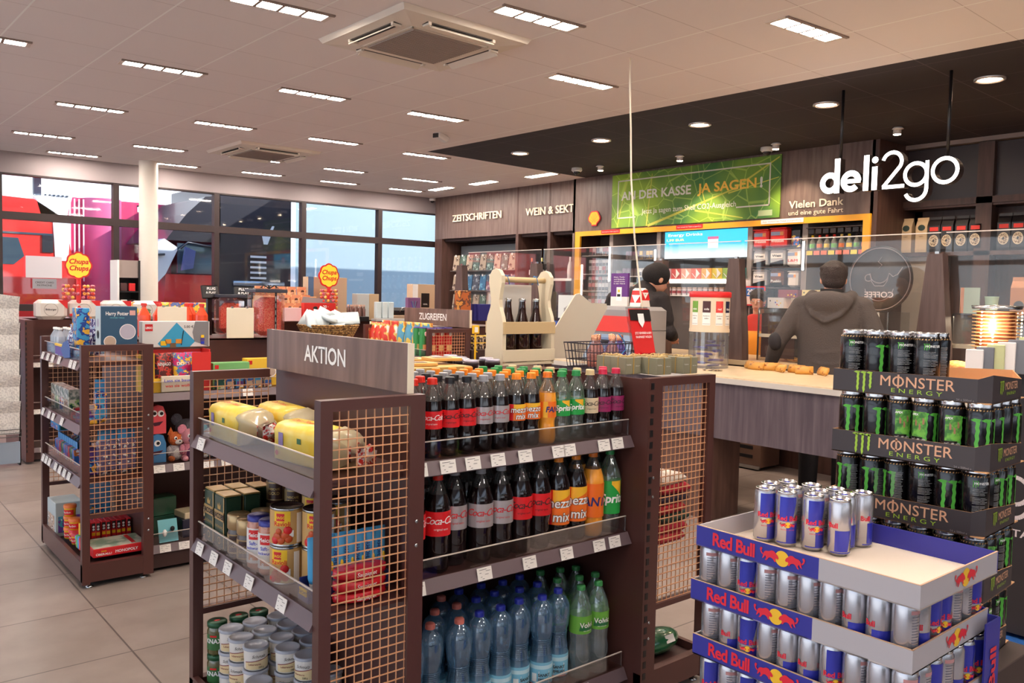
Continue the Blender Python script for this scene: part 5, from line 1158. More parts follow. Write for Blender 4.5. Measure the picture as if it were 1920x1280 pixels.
for i, (x, y, z, s, c, l) in enumerate([(1.50,4.80,.141,(.15,.12,.11),(34,70,54),'dark green gift pack, lower left'),(1.50,4.80,.252,(.13,.11,.10),(40,84,62),'dark green wrapped pack on top of the other'),(1.64,4.70,.141,(.16,.14,.10),(38,40,60),'navy storage box below the spotted lid'),(1.64,4.70,.242,(.15,.13,.035),(214,196,160),'cream box with dark specks topmost'),(1.80,4.72,.141,(.15,.12,.14),(50,44,60),'dark box seen through the mesh')]):
    pbox('gift_pack', 'gift pack', l, (x, y, z), s, mat('gift_%d' % i, c, .25, coat=.5), 'gift packs on the bottom toy shelf', random.uniform(-.2,.2), False)
t = thing('toy_pack', 'turquoise card with small black and white toys on lowest shelf', 'toy pack', (1.475, 4.60, .145)); MB().cb(0,0,.06,.10,.004,.12,mat('card_turq',(120,190,200),.4),rx=-.3).build('backing_card', t); m = MB(); m.ell((-.02,-.01,.05),.012,.01,.02,WPR); m.ell((.02,-.012,.07),.012,.01,.014,BLK); m.build('toy_pieces', t)
# ---- top of the toy rack
for i, (x, y) in enumerate([(1.62,4.98),(1.97,4.85)]):
    t = thing('blank_board', 'blank cream sign board clipped upright on the toy rack, %s' % ['left one by the box','right one by the red jar'][i], 'board', (x, y, T+.002)); m = MB(); m.cb(0,0,.092,.165,.006,.18,CRM,b=.002); m.build('card', t)
    for q in (-.05,.04): m = MB(); m.cb(q,0,.184,.012,.012,.01,STEEL); m.build('clip', t)
# red party jar with black ribbons
t = thing('gift_jar', 'tall clear gift box of red paper shreds with black lid and ribbon', 'gift box', (2.16, 4.92, T+.001)); m = MB(); m.cb(0,0,.14,.19,.15,.275,clear('pink_clear',(.99,.95,.95),.12,.04,.03,(240,150,150)),b=.02); m.build('clear_box', t)
m = MB(); SHR = speckle('red_shreds',(250,70,56),(255,140,110),160,.6,.4,.6,bump=1)
m.cb(.01,0,.13,.15,.12,.235,SHR,b=.03); m.build('red_shreds', t)
m = MB(); m.cb(.0,0,.286,.205,.165,.022,mat('lid_slate',(56,58,70),.4),b=.003); m.build('lid', t)
m = MB(); m.box(.022,-.0785,0,.034,-.0765,.275,BLK); m.box(-.0985,-.02,0,-.0965,-.008,.275,BLK); m.box(-.1,-.008,.298,.1,.004,.3,BLK); m.box(.022,-.08,.298,.034,.08,.3,BLK)
for a in range(6): m.tube([(.02,0,.3),(.02+.04*math.cos(a*1.05),.03*math.sin(a*1.05),.322),(.02+.06*math.cos(a*1.05+.4),.04*math.sin(a*1.05+.4),.303)], .003, BLK, 5)
for i in range(6): m.text('happy', WPR, lambda u, v, i=i: (.0255+v*.6, -.0792, .03+i*.042+u), .012)
m.build('ribbon', t)
t = thing('gift_jar', 'second clear gift box of red shreds, partly hidden behind the first', 'gift box', (2.06, 5.25, T+.001)); MB().cb(0,0,.12,.16,.13,.235,clear('pink_clear',(.99,.95,.95),.12,.04,.03,(240,150,150)),b=.02).build('clear_box', t); MB().cb(0,0,.11,.12,.09,.19,SHR,b=.03).build('red_shreds', t); MB().cb(0,0,.248,.17,.14,.02,mat('lid_slate',(56,58,70),.4),b=.003).build('lid', t)
for i, (x, y, rz) in enumerate([(1.95,5.3,.2),(2.18,5.32,-.3)]):
    t = thing('card_holder', 'black tilted card holder with white lettering %s' % ['behind the left board','behind the tall red box'][i], 'card holder', (x, y, T+.001), rz); m = MB(); m.cb(0,0,.12,.03,.02,.24,BLK); m.cb(0,-.01,.27,.12,.012,.085,BLK,rx=-.25,b=.01); m.build('stand', t); m = MB(); m.text('PLUG', WPR, PY(0,-.024,.285), .022, .04, w=.06); m.text('& PLAY', WPR, PY(0,-.022,.262), .018, .04, w=.07); m.build('lettering', t)
# wicker basket with white pouches
WK = speckle('wicker', (206,160,96), (120,84,48), 90, .7, .45, .55, bump=1)
t = thing('wicker_basket', 'shallow wicker basket heaped with pale blue pouches behind sign board', 'basket', (2.56, 4.88, T+.001)); m = MB(); nn = 40
for k in range(7):
    z = .008+k*.0115; q = .8+.03*k; m.tube([(q*.20*math.cos(2*PI*i/nn), q*.17*math.sin(2*PI*i/nn), z+.002*math.sin(i*PI)) for i in range(nn+1)], .0065, WK, 6)
m.lathe([(0,0),(.16,0),(.16,.006),(0,.006)], WK, n=24, sy=.85)
m.build('wicker_body', t)
PO = mat('pouch_pale', (206,218,222), .35, coat=.2)
pp = Proto(lambda: (lambda t: (MB().loft([[(a*.055, s*.012*q, z) for a, s in ((-1,-1),(0,-1.6),(1,-1),(1,1),(0,1.6),(-1,1))] for z, q in ((-.06,.1),(-.045,1),(.03,1),(.05,.1),(.062,.1))], PO, True).build('pouch_body', t), t)[-1])(thing('pouch', None, 'pouch')))
for i in range(11):
    o = pp((2.43+.052*(i%6)+.02*(i//6), 4.83+.09*(i//6), T+.10+.012*(i%3)), 'pale blue sealed pouch in the wicker basket, %s from the left' % ORD[i], 'pale blue pouches'); o.rotation_euler = (random.uniform(-1.2,-.3), random.uniform(-.7,.7), random.uniform(-.5,.5))

# ================================================================ FAR RACKS
# far-left rack: drink multipacks, newspaper rack beside it
def mk_multi():
    t = thing('drink_multipack', None, 'multipack'); b = MB(); b.cb(0,0,.085,.24,.16,.17,mat('film_white',(222,214,206),.3,coat=.3),b=.03); b.build('shrink_pack', t)
    f = MB(); discY(f,-.01,.085,.055,-.081,mat('print_ring',(170,160,150),.4)); discY(f,-.01,.085,.05,-.0815,mat('film_white',(222,214,206),.3)); f.text('Bitburger', INK, PY(-.01,-.083,.08), .022,.02, w=.085); f.add([(.04,-.081,.168),(.118,-.081,.168),(.118,-.081,.09)],[(0,1,2)],RED); f.build('print', t); return t
mp = Proto(mk_multi)
for i in range(4): mp((1.62+i*.26, 8.13, T+.001), 'white film-wrapped drink multipack on the far-left rack, %s' % ORD[i], 'drink multipacks')
def chupa(x, y, z, lab, n1, s=1):
    t = thing('lollipop_stand', lab, 'lollipop stand', (x, y, z)); m = MB(); m.lathe([(.075*s,0),(.08*s,.02*s),(.03*s,.03*s),(.02*s,.06*s),(.028*s,.08*s),(.02*s,.10*s),(.02*s,.34*s)], RED, n=16); m.build('pole', t)
    g = MB(); n = 48; pt = [((.105+.012*abs(math.cos(4*2*PI*i/n)))*s*math.cos(2*PI*i/n), (.115+.012*abs(math.cos(4*2*PI*i/n)))*s*math.sin(2*PI*i/n)) for i in range(n)]
    g.prism(pt, lambda u, v, w: (u, w, v+.46*s), RED, .01); g.prism([(a*.88, b2*.88) for a, b2 in pt], lambda u, v, w: (u, -.002-w, v+.46*s), mat('sign_yellow',(255,206,60),.4,emit=.15), .001)
    g.text('Chupa', RED, lambda u, v: (u, -.0045, v+.475*s), .062*s, .03, shear=.2); g.text('Chups', RED, lambda u, v: (u, -.0045, v+.415*s), .062*s, .03, shear=.2); g.build('flower_sign', t)
    LO = [mat('lolly_%d' % i, c, .25, coat=.5) for i, c in enumerate([(236,130,60),(214,60,50),(240,180,80),(200,90,110)])]
    LM = [MB().ell((0,0,0), .016, .016, .016, c, 10, 6).mesh('lollipop') for c in LO]
    for k in range(n1):
        for j in range(9):
            a = 2*PI*(j+.5*(k%2))/9; o = bpy.data.objects.new('lollipop', LM[(j+k)%4]); col.objects.link(o); o.parent = t
            o.location = ((.062 if n1 > 4 else .10)*s*math.cos(a)*1.25, .06*s*math.sin(a)*1.2, (.07+k*.034)*s+(.10*s if n1 < 4.5 else 0)); o.scale = (s,s,s)
chupa(1.83, 8.07, T+.03, 'red lollipop tree with round yellow sign at the far left', 4, .96)
chupa(4.0, 7.62, T+.001, 'red lollipop tree with round yellow sign in the far middle', 8, .98)
# newspapers
t = thing('newspaper_rack', 'black wire newspaper rack full of folded papers at left edge', 'newspaper rack', (1.22, 8.0, 0)); m = MB()
for x in (-.12,.14): m.tube([(x,0,0),(x,0,1.2)], .008, BLK); m.tube([(x,0,.0),(x,.3,.0)], .008, BLK)
for k in range(5):
    for j in range(3): m.tube([(-.12,-.06,.25+k*.22+.03*j),(.14,-.06,.25+k*.22+.03*j)], .003, BLK, 5)
    m.tube([(-.12,0,.24+k*.22),(-.12,-.06,.25+k*.22),(-.12,-.06,.31+k*.22)], .003, BLK, 5); m.tube([(.14,0,.24+k*.22),(.14,-.06,.25+k*.22),(.14,-.06,.31+k*.22)], .003, BLK, 5)
m.box(-.12,-.01,.02,.14,.0,.2,mat('panel_blue_grey',(150,164,180),.4)); m.build('wire_frame', t)
NPm = speckle('newsprint',(232,228,222),(204,200,196),70,.8,.45,.6)
npp = Proto(lambda: (lambda t: (MB().loft([[(-.12,0,0),(.12,0,0),(.12,.012,0),(-.12,.012,0)],[(-.12,-.01,.18),(.12,-.02,.18),(.12,.0,.18),(-.12,.004,.18)],[(-.11,-.05,.31),(.12,-.07,.28),(.12,-.05,.28),(-.11,-.035,.31)]], NPm, False).build('pages', t), t)[-1])(thing('newspaper', None, 'newspaper')))
for k in range(5):
    for j in range(2): npp((1.22-.03+.04*j, 7.975-.0*k-.02*j, .27+k*.215), 'folded newspaper in the wire rack, %s tier from the bottom, %s' % (ORD[k], ['rear','front'][j]), 'folded newspapers', -.2+.2*j)
# yellow crisp bags in front of the windows and low shelf
for i, (x, c, l) in enumerate([(2.40,2,'lime and clear snack bag'),(2.52,5,'beige snack bag'),(2.66,5,'tan snack bag'),(2.80,4,'blue and yellow snack bag'),(2.92,2,'orange snack bag'),(2.30,3,'green snack bag')]):
    t = thing('snack_bag', l+' lying on the far-left rack before the windows', 'snack bag', (x, 8.1, T+.001), random.uniform(-.4,.4), 'snack bags before the windows'); MB().loft([[(a*.08, s*.05*q, z) for a, s in ((-1,-.7),(0,-1.2),(1,-.7),(1,.7),(0,1.2),(-1,.7))] for z, q in ((0,.7),(.05,1),(.10,.9),(.14,.15),(.16,.15))], [spk('bag_y%d' % k, a, b2, c3, 14) for k, (a, b2, c3) in enumerate([((240,200,60),(200,150,60),(240,236,220)),((226,200,160),(190,150,100),(240,230,210)),((90,120,70),(240,210,80),(200,190,170)),((240,190,50),(70,90,150),(230,120,50))])][(c+i)%4], True).build('bag', t)
# rack 4 goods
def simple(name, cat, lab, x, y, z, s, m, group=None, rz=0): return pbox(name, cat, lab, (x, y, z), s, m, group, rz, False)
MG = spk('magazine_cover', (226,150,110), (240,190,140), (230,110,60), 12)
t = thing('magazine_stand', 'tiered cardboard stand of orange-toned magazines on the far rack', 'magazine stand', (3.62, 7.8, T+.001)); m = MB(); KF = mat('kraft_tan',(206,160,112),.6)
for k in range(3): m.box(-.28,-.12+k*.09,0,.28,-.11+k*.09,.06+k*.08,KF)
m.box(-.28,-.12,0,-.274,.15,.24,KF); m.box(.274,-.12,0,.28,.15,.24,KF); m.build('stand_body', t)
for k in range(3):
    for j in range(5):
        t = thing('magazine', 'orange and tan magazine in the tiered stand, %s tier, %s' % (['front','middle','rear'][k], ORD[j]), 'magazine', (3.40+j*.11, 7.712+k*.09, T+.03+k*.08), random.uniform(-.05,.05), 'magazines in tiered stand'); MB().cb(0,0,.07,.10,.008,.15,MG,rx=-.15).build('pages', t); f = MB(); f.ell((.01,-.0,.08),.016,.012,.02,mat('cover_skin',(222,170,140),.6),8,6); f.ell((.01,.0,.10),.018,.010,.014,mat('cover_hair',(90,50,36),.6),8,6); f.ell((.01,.0,.045),.024,.010,.025,[WPR,RED,YEL][(j+k)%3],8,6); f.build('cover_print', t)
def kettle(f, sx, sy, sz):
    y = -sy/2-.001; quadY(f,-sx/2,0,-sx/2+.06,sz,y,mat('box_side_blue',(90,130,170),.4)); 
    for q in range(7): f.add([(-.05,y,.10),(.02-.02*q,y,.16+.012*q),(.03-.02*q,y,.15+.012*q)],[(0,1,2)],BLU)
    f.cb(.03,y,.05,.3,.001,.05,mat('box_mid',(120,110,110),.5))
carton('gift_carton', 'large tan carton with blue splash print behind the lollipop tree', 'box', (4.13,7.95,T+.001), (.44,.12,.44), mat('box_tan',(206,176,146),.6), face=kettle)
simple('gift_carton','box','pale narrow carton right of the lollipop tree',4.52,7.9,T+.001,(.14,.12,.28),mat('box_pale2',(196,200,200),.5))
simple('gift_carton','box','plain kraft carton right of the pale one',4.66,7.92,T+.001,(.12,.12,.28),mat('box_kraft2',(206,176,140),.6))
def mug(f, sx, sy, sz): f.cb(.02,-sy/2-.002,.22,.11,.002,.16,BLK,b=.0008); f.text('COOL', WPR, PY(.02,-sy/2-.004,.17), .02,.02); quadY(f,-sx/2,0,-sx/2+.07,sz,-sy/2-.001,WPR)
carton('gift_carton','tall carton with picture of black mug by the windows','box',(5.35,8.0,T+.001),(.30,.12,.40),mat('box_tan',(206,176,146),.6),face=mug)
simple('gift_carton','box','tall orange and brown patterned tin box',5.72,7.7,T+.001,(.16,.10,.34),spk('tin_orange',(200,110,60),(110,70,60),(230,160,80),10))
simple('cool_bag','bag','indigo fabric cool bag near the magazine wall',6.05,7.7,T+.001,(.34,.2,.19),mat('indigo',(44,40,120),.7))
t = thing('grill_case', 'black handled case with tan base on far rack', 'case', (4.92, 7.75, T+.001)); MB().cb(0,0,.03,.34,.16,.06,mat('box_tan',(206,176,146),.6),b=.01).build('case_base', t); MB().cb(0,0,.10,.34,.16,.08,BLK,b=.03).build('case_lid', t); m = MB(); m.tube([(-.06,-.08,.10),(-.04,-.11,.14),(.04,-.11,.14),(.06,-.08,.10)], .008, STEEL, 8); m.build('handle', t)
t = thing('drinkware_set','indigo cup with tall shape beside the cool bag','cup',(5.88,7.68,T+.001)); MB().lathe([(.03,0),(.035,.18),(.04,.19)],mat('indigo',(44,40,120),.7)).build('cup_body',t)
# extension of rack 4 to the right carries those
rack('low brown rack before the magazine wall carrying a cool bag', None, 5.05, 6.4, None, 7.5, 8.4, (), (.8,.4), ())
# front items of rack 4
t = thing('coffee_pod_box', 'open red carton printed with red cup picture, front of far rack', 'box', (3.86, 7.56, T+.001)); m = MB(); m.cb(0,0,.09,.34,.06,.18,mat('pod_red',(214,44,40),.4),b=.002); m.prism([(-.17,0),(.17,0),(.17,.03),(-.15,.06)], lambda u, v, w: (u, .03+w, .18+v), mat('pod_flap',(150,146,146),.5), .003); m.build('box_body', t)
f = MB(); f.text('20 ·', WPR, PY(.06,-.032,.13), .04,.02); f.ell((-.05,-.03,.13),.025,.002,.018,BLK,10,5); 
for i in range(4): f.cb(-.12,-.031,.03+i*.016,.06,.001,.006,WPR); 
f.cb(.08,-.031,.04,.10,.001,.05,mat('print_pale',(226,180,170),.5)); f.build('print', t)
simple('pod_carton','box','small pink and white carton left of the open red carton',3.60,7.60,T+.001,(.17,.06,.13),mat('pod_pink',(236,190,190),.5))
def mk_can2():
    t = thing('cosmetic_bottle', None, 'bottle'); MB().lathe([(.016,0),(.016,.07),(.010,.085),(.010,.10),(0,.10)], mat('brownish_glass',(110,70,60),.1,coat=.8), n=12).build('body', t); MB().lathe([(.011,.10),(.011,.118),(0,.119)], mat('cap_tan',(190,150,130),.4), n=12).build('cap', t); return t
cb_ = Proto(mk_can2)
for i in range(8): cb_((4.22+.036*(i%4)*1.4, 7.57+.05*(i//4), T+.05), 'small amber bottle in black tray on far rack, %s' % ORD[i], 'small amber bottles')
simple('bottle_tray','tray','black tray carrying small amber bottles',4.30,7.59,T+.001,(.22,.12,.048),BLK)
for i in range(3): simple('cosmetic_carton','box','white and turquoise carton on the far rack, %s from left' % ORD[i],4.55+i*.075,7.6,T+.03,(.06,.05,.17),mat('box_mint',(216,228,230),.4),'white and turquoise cartons')
simple('label_strip','display strip','pale grey display strip under the turquoise cartons',4.66,7.56,T+.001,(.36,.10,.027),mat('strip_grey',(190,186,186),.4))
def pens(f, sx, sy, sz):
    for q in range(5): f.cb((q-2)*.011,-sy/2-.001,.16,.004,.001,.11,[BLU,mat('teal2',(60,170,180),.4),mat('toy_violet',(90,70,140),.4),mat('teal2',(60,170,180),.4),BLK][q],ry=(q-2)*.16)
    f.text('pens', WPR, PY(-.03,-sy/2-.0012,.06), .012); f.cb(.03,-sy/2-.001,.05,.02,.001,.014,WPR)
carton('pen_box','purple upright carton with fan of pens, right end of far rack','box',(4.97,7.58,T+.001),(.16,.05,.25),mat('pen_purple',(128,84,128),.45),face=pens)
t = thing('sloped_box','dark red sloped display box right of the purple carton','box',(5.14,7.60,T+.001)); MB().prism([(-.07,0),(.12,0),(.12,.02),(-.07,.12)], lambda u, v, w: (u, -.05+w, v), mat('maroon_box',(110,36,40),.5), .10).build('box_body', t)
# blister strips behind the red jar, small boxes left of rack 4
for i, (x, y, s, c, l) in enumerate([(3.15,7.62,(.12,.08,.10),(150,196,214),'light blue small carton left of the magazine stand'),(3.30,7.60,(.10,.08,.14),(70,130,180),'mid blue small carton left of the magazine stand'),(3.10,7.75,(.12,.08,.16),(214,90,50),'orange small carton at the left end of far rack')]): simple('small_carton','box',l,x,y,T+.001,s,mat('sc_%d' % i,c,.4))
# snack rack goods: crisps, tubes
for i in range(6):
    t = thing('crisp_bag', 'blue and yellow crisp bag on the snack rack, %s from the front' % ORD[i], 'crisp bag', (4.04, 5.95+i*.13, .981), PI/2+random.uniform(-.2,.2), 'crisp bags'); MB().loft([[(a*.075, s*.03*q, z) for a, s in ((-1,-.5),(0,-1.2),(1,-.5),(1,.5),(0,1.2),(-1,.5))] for z, q in ((0,.15),(.03,.9),(.15,1.1),(.22,.6),(.26,.1),(.28,.1))], spk('crisp_bag', (90,160,190), (240,200,90), (220,140,50), 8) if i < 4 else spk('crisp_red', (220,60,40), (240,200,110), (250,240,230), 10), True).build('bag', t)
for i in range(3):
    t = thing('crisp_bag', 'red foil crisp bag on the snack rack, %s past the blue ones' % ORD[i], 'crisp bag', (4.03, 6.62+i*.09, .981), PI/2, 'red crisp bags'); MB().loft([[(a*.07, s*.03*q, z) for a, s in ((-1,-.5),(0,-1.2),(1,-.5),(1,.5),(0,1.2),(-1,.5))] for z, q in ((0,.15),(.03,.9),(.15,1.1),(.20,.6),(.24,.1),(.26,.1))], spk('crisp_red', (220,60,40), (240,200,110), (250,240,230), 10), True).build('bag', t)
def mk_pr(c, n2):
    def f():
        t = thing('crisp_tube', None, 'crisp tube'); MB().lathe([(.037,0),(.037,.235)], c, n=18).build('tube_body', t); MB().lathe([(.039,.235),(.039,.245),(0,.246)], mat('tube_lid',(70,56,130),.4), n=18).build('lid', t); f2 = MB(); f2.ell((-.0,-.037,.19),.016,.003,.02,WPR,10,6); band(f2,.0376,-2.3,-.8,.05,.10,.05,.10,mat('print_pale3',(240,190,120),.5),6); f2.build('print', t); return t
    return Proto(f)
pr = mk_pr(RED,'r'); pg = mk_pr(mat('tube_green',(60,150,80),.4),'g')
for i in range(3): pr((4.03+i*.085, 5.86, .981), 'red crisp tube behind the mesh, %s from left' % ORD[i], 'red crisp tubes')
for i in range(2): pg((4.02, 5.80+.10*i-.0, 1.231) if False else (4.0+i*.0, 5.93+.09*i, .981), 'green crisp tube at the front of the snack rack, %s' % ORD[i], 'green crisp tubes')
# yellow hook strip and tins beside it
t = thing('hook_strip', 'yellow hanging clip strip on the snack rack corner', 'hook strip', (4.42, 5.76, .85)); m = MB(); m.cb(0,0,.15,.018,.004,.36,YEL); m.cb(0,-.004,.36,.075,.012,.075,YEL,b=.004); m.build('strip', t)
m = MB(); m.cb(0,-.012,.36,.035,.006,.045,WPR); m.build('tag', t)
m = MB()
for k in range(4): m.cb(.014,-.004,.02+k*.075,.02,.004,.008,YEL,ry=.5)
m.build('hooks', t)
tinp = Proto(lambda: (lambda t: (MB().lathe([(.030,0),(.030,.05),(.027,.055),(0,.055)], spk('tin_dark', (60,50,50), (170,140,110), (220,200,170), 40), n=16).build('tin', t), MB().lathe([(.031,.05),(.031,.06),(0,.061)], mat('lid_y',(230,190,80),.4), n=16).build('lid', t), t)[-1])(thing('dip_jar', None, 'jar')))
for k in range(2):
    for j in range(4): tinp((4.50+j*.07, 5.88, .901+.062*k+.13), 'small dark dip jar on the snack rack, %s row, %s' % (['lower','upper'][k], ORD[j]), 'dip jars')
simple('jar_riser','display riser','dark riser block under the dip jars',4.60,5.90,.901,(.32,.12,.128),BRD)
for j in range(4): tinp((4.50+j*.07, 5.86, .551), 'small dark jar on the lower snack shelf, %s from left' % ORD[j], 'lower shelf jars')
# ================================================================ TILL AREA
CT = wood('counter_top', (226, 200, 160), (236, 212, 176), (.8,7,7), .3); CTE = mat('counter_edge', (206, 198, 190), .4); CW1 = wood('counter_wood', (84, 72, 80), (108, 94, 100), (9,9,.6))
t = thing('counter', 'long counter with pale wood top and grey-brown wood front by the tills', 'counter', (4.70, 0, 0))
m = MB(); m.box(-.03,.9,.955,.84,5.6,.99,CTE); m.build('top_edge', t); m = MB(); m.box(-.025,.905,.99,.835,5.595,1.0,CT); m.build('counter_top', t)
m = MB(); m.box(0,.9,.577,.03,5.6,.955,CW1); m.build('front_panel', t)
m = MB(); m.box(.03,3.48,0,.34,3.52,.954,wood('panel_brown',(92,64,56),(114,82,72))); m.box(.03,3.52,0,.06,5.58,.577,wood('panel_brown',(92,64,56),(114,82,72))); m.build('support_panel', t)
m = MB(); m.box(.03,5.55,0,.82,5.58,.954,CW1); m.build('end_panel', t)
t = thing('floor_grate_unit', 'small low vented cabinet seen under the counter gap', 'cabinet', (6.62, 4.42, 0)); m = MB(); m.cb(0,0,.2,.3,.34,.34,mat('vent_brown',(110,80,66),.5)); m.build('cabinet_body', t); m = MB()
for k in range(3): m.cb(-.152,.02,.12+k*.08,.004,.22,.03,BLK)
m.build('vent_slots', t); m = MB(); m.cb(-.16,0,.03,.02,.34,.03,STEEL); m.build('foot_bar', t)
# main counter under the pillars
m = None
t = thing('main_counter', 'dark wood till counter carrying pillars and glass cases', 'counter', (6.5, 0, 0)); q = MB(); q.box(.35,.6,0,.8,8.9,.93,WDD); q.build('cabinet', t); q = MB(); q.box(-.05,.6,.93,.82,8.9,.97,mat('till_top',(190,164,130),.4)); q.build('counter_top', t)
PIL = wood('pillar_wood', (82, 64, 62), (100, 80, 76))
pil = Proto(lambda: (lambda t: (MB().loft([[(sx*a, sy*b2, z) for sx, sy in ((-1,-1),(1,-1),(1,1),(-1,1))] for z, a, b2 in ((0,.05,.13),(.22,.05,.12),(.92,.045,.055))], PIL, False).build('pillar_body', t), MB().box(-.012,-.015,.92,.012,.015,.94,STEEL).build('clamp', t), t)[-1])(thing('screen_pillar', None, 'pillar')))
for i, y in enumerate([8.85,7.39,5.52,4.63,2.84,1.2]): pil((6.55, y, .971), 'tapered dark wood pillar holding the clear screens, %s' % ['farthest, before the magazines','next to farthest','behind the capped man','left of the glass case','right of the coffee logo','hidden at the right'][i], 'tapered screen pillars')
PY5 = [8.85,7.39,5.52,4.63,2.84,1.2]
for i in range(5):
    t = thing('clear_screen', 'clear upright spit screen between pillars, %s from the left' % ORD[i], 'screen', (6.64, 0, 0), 0, 'clear spit screens'); a, b2 = PY5[i]-.02, PY5[i+1]+.02
    m = MB(); m.box(-.003,b2,1.22,.003,a,2.06,PLX); m.build('sheet', t); m = MB(); m.box(-.004,b2,2.055,.004,a,2.063,mat('screen_edge',(214,206,200),.3)); m.build('top_edge', t)
# glass bakery case
def case(y0, y1, lab, x=6.66):
    t = thing('glass_case', lab, 'display case', (x+.02, 0, 0)); g = MB(); z0, z1 = .971, 1.44
    g.box(0,y0,z0,.004,y1,z1,PLX); g.box(0,y0,z0,.38,y0+.004,z1,PLX); g.box(0,y1-.004,z0,.38,y1,z1,PLX); g.box(0,y0,z1,.38,y1,z1+.004,PLX); g.build('glass_panes', t)
    e = MB()
    for (xa, ya) in ((0,y0),(0,y1),(0,(y0+y1)/2)): e.box(xa-.006,ya-.006,z0,xa+.006,ya+.006,z1,STEEL)
    e.box(-.006,y0,z1,.006,y1,z1+.01,mat('case_bar',(60,48,46),.4)); e.build('corner_bars', t)
    s = MB(); s.box(.01,y0+.01,1.19,.36,y1-.01,1.205,mat('case_shelf',(216,190,160),.4)); s.box(0,y0+.01,1.185,.01,y1-.01,1.215,CRM); s.build('shelf', t)
    l = bpy.data.lights.new('case_lamp','AREA'); l.shape = 'RECTANGLE'; l.size = .1; l.size_y = y1-y0-.1; l.energy = 5; l.color = (1,.8,.55)
    lo = bpy.data.objects.new('case_lamp', l); col.objects.link(lo); lo.parent = t; lo.location = (.2,(y0+y1)/2,1.43)
    return t
case(3.26, 4.46, 'glass bakery case with filled rolls, beside the man in grey'); 
case(2.0, 2.76, 'glass case behind the tall can stack, lit warmly')
BRD1 = speckle('bread_crust', (206,140,70), (236,186,110), 40, .6, .4, .6, bump=.4)
rollp = Proto(lambda: (lambda t: (MB().ell((0,0,.03),.045,.075,.03,BRD1,14,8).build('bun', t), MB().ell((0,0,.028),.048,.07,.008,mat('filling',(190,60,40),.5),12,5).build('filling', t), t)[-1])(thing('filled_roll', None, 'roll')))
for i in range(7): rollp((6.76+.12*(i%2), 3.42+.15*i, 1.206), 'golden filled roll on the shelf of the glass case, %s from right' % ORD[i], 'filled rolls', random.uniform(-.4,.4))
for i in range(9): rollp((6.76+.11*(i%2), 3.36+.125*i, .972), 'golden pastry on the floor of the glass case, %s from right' % ORD[i], 'pastries', random.uniform(-.8,.8), (1.1,1.1,.7))
t = thing('poster_panel', 'dark printed panel standing behind the case glass', 'panel', (6.68, 4.10, 1.0)); MB().cb(.02,.17,.2,.006,.34,.40,mat('panel_maroon',(74,44,40),.35)).build('panel_body', t)
f = MB(); f.text('HEISS', mat('ghost',(120,80,70),.5), PX(.015,.17,.20), .05,.02,w=.2); f.text('GRILL', mat('ghost',(120,80,70),.5), PX(.015,.17,.12), .04,.02,w=.15); f.build('print', t)
# round clear column display with red lid
t = thing('candy_column', 'round clear display column with red lid and four flavour cards', 'display column', (5.23, 3.92, 1.001)); t.scale = (.94,.94,.94); m = MB(); m.lathe([(.158,.0),(.158,.30)], clear('column_clear',(.94,.94,.94),.3,.03,.1), n=40); m.build('clear_base', t)
m = MB(); m.lathe([(.156,.30),(.156,.56)], mat('column_cream',(232,212,186),.4), n=40); m.lathe([(.159,.285),(.159,.31)], mat('column_cream',(232,212,186),.4), n=40); m.build('printed_wall', t); m = MB(); m.lathe([(.162,.56),(.165,.565),(.165,.60),(.155,.606),(0,.606)], RED, n=40); m.build('lid', t)
for i, (a, c) in enumerate([(-3.32,(110,160,60)),(-2.66,(70,36,40)),(-2.0,(220,60,60)),(-1.42,(40,40,70))]):
    p = MB(); band(p,.1572,a-.2,a+.2,.44,.53,.44,.53,mat('flav_%d'%i,c,.4),5); band(p,.1572,a-.2,a+.2,.34,.44,.34,.44,WPR,5); band(p,.1580,a-.18,a+.18,.35,.352,.35,.352,INK,3); p.text(['mint','cola','red','blue'][i], WPR, CYL(.1586,a,.46), .024,.02); p.text('Rauchen ist', INK, CYL(.1586,a,.41), .010,.02,w=.05); p.text('tödlich', INK, CYL(.1586,a,.39), .012,.02); p.build('flavour_card', t)
barp = Proto(lambda: (lambda t: (MB().cb(0,0,.012,.12,.035,.014,mat('bar_purple',(84,70,160),.35),b=.005).build('wrapper', t), MB().cb(0,0,.0195,.05,.03,.001,mat('bar_blue',(60,80,190),.4)).build('print', t), t)[-1])(thing('chocolate_bar', None, 'sweet')))
for i in range(9): o = barp((5.23+.065*math.cos(i*2.4), 3.92+.065*math.sin(i*2.4), 1.001+.028*i*.8), 'purple wrapped bar piled inside the clear column base, %s' % ORD[i], 'purple wrapped bars', i*1.3); o.rotation_euler[0] = random.uniform(-.3,.3)
bagp = Proto(lambda: (lambda t: (MB().loft([[(a*.06, s*.018*q, z) for a, s in ((-1,-.6),(0,-1.2),(1,-.6),(1,.6),(0,1.2),(-1,.6))] for z, q in ((0,.2),(.02,1),(.07,1),(.10,.2))], speckle('pouch_gold',(206,150,70),(150,84,40),24,.4,.4,.6,(236,200,130)), True).build('bag', t), t)[-1])(thing('snack_pouch', None, 'snack pouch')))
for i in range(7): o = bagp((5.42-.05*(i%2), 3.70-.10*i, 1.001), 'golden snack pouch in the row right of the round column, %s' % ORD[i], 'golden snack pouches'); o.rotation_euler = (-.45, 0, -PI/2+.6*(i%3-1)); o.scale = (1.0,1.1,.62)
# beige decorated counter spots
t = thing('counter_tray', 'small round dark patterned coin tray on the counter', 'tray', (5.02, 3.72, 1.001)); MB().lathe([(0,0),(.07,0),(.072,.006),(0,.004)], speckle('tray_marks',(60,44,36),(230,206,170),40,.5,.45,.55), n=24).build('tray_body', t)
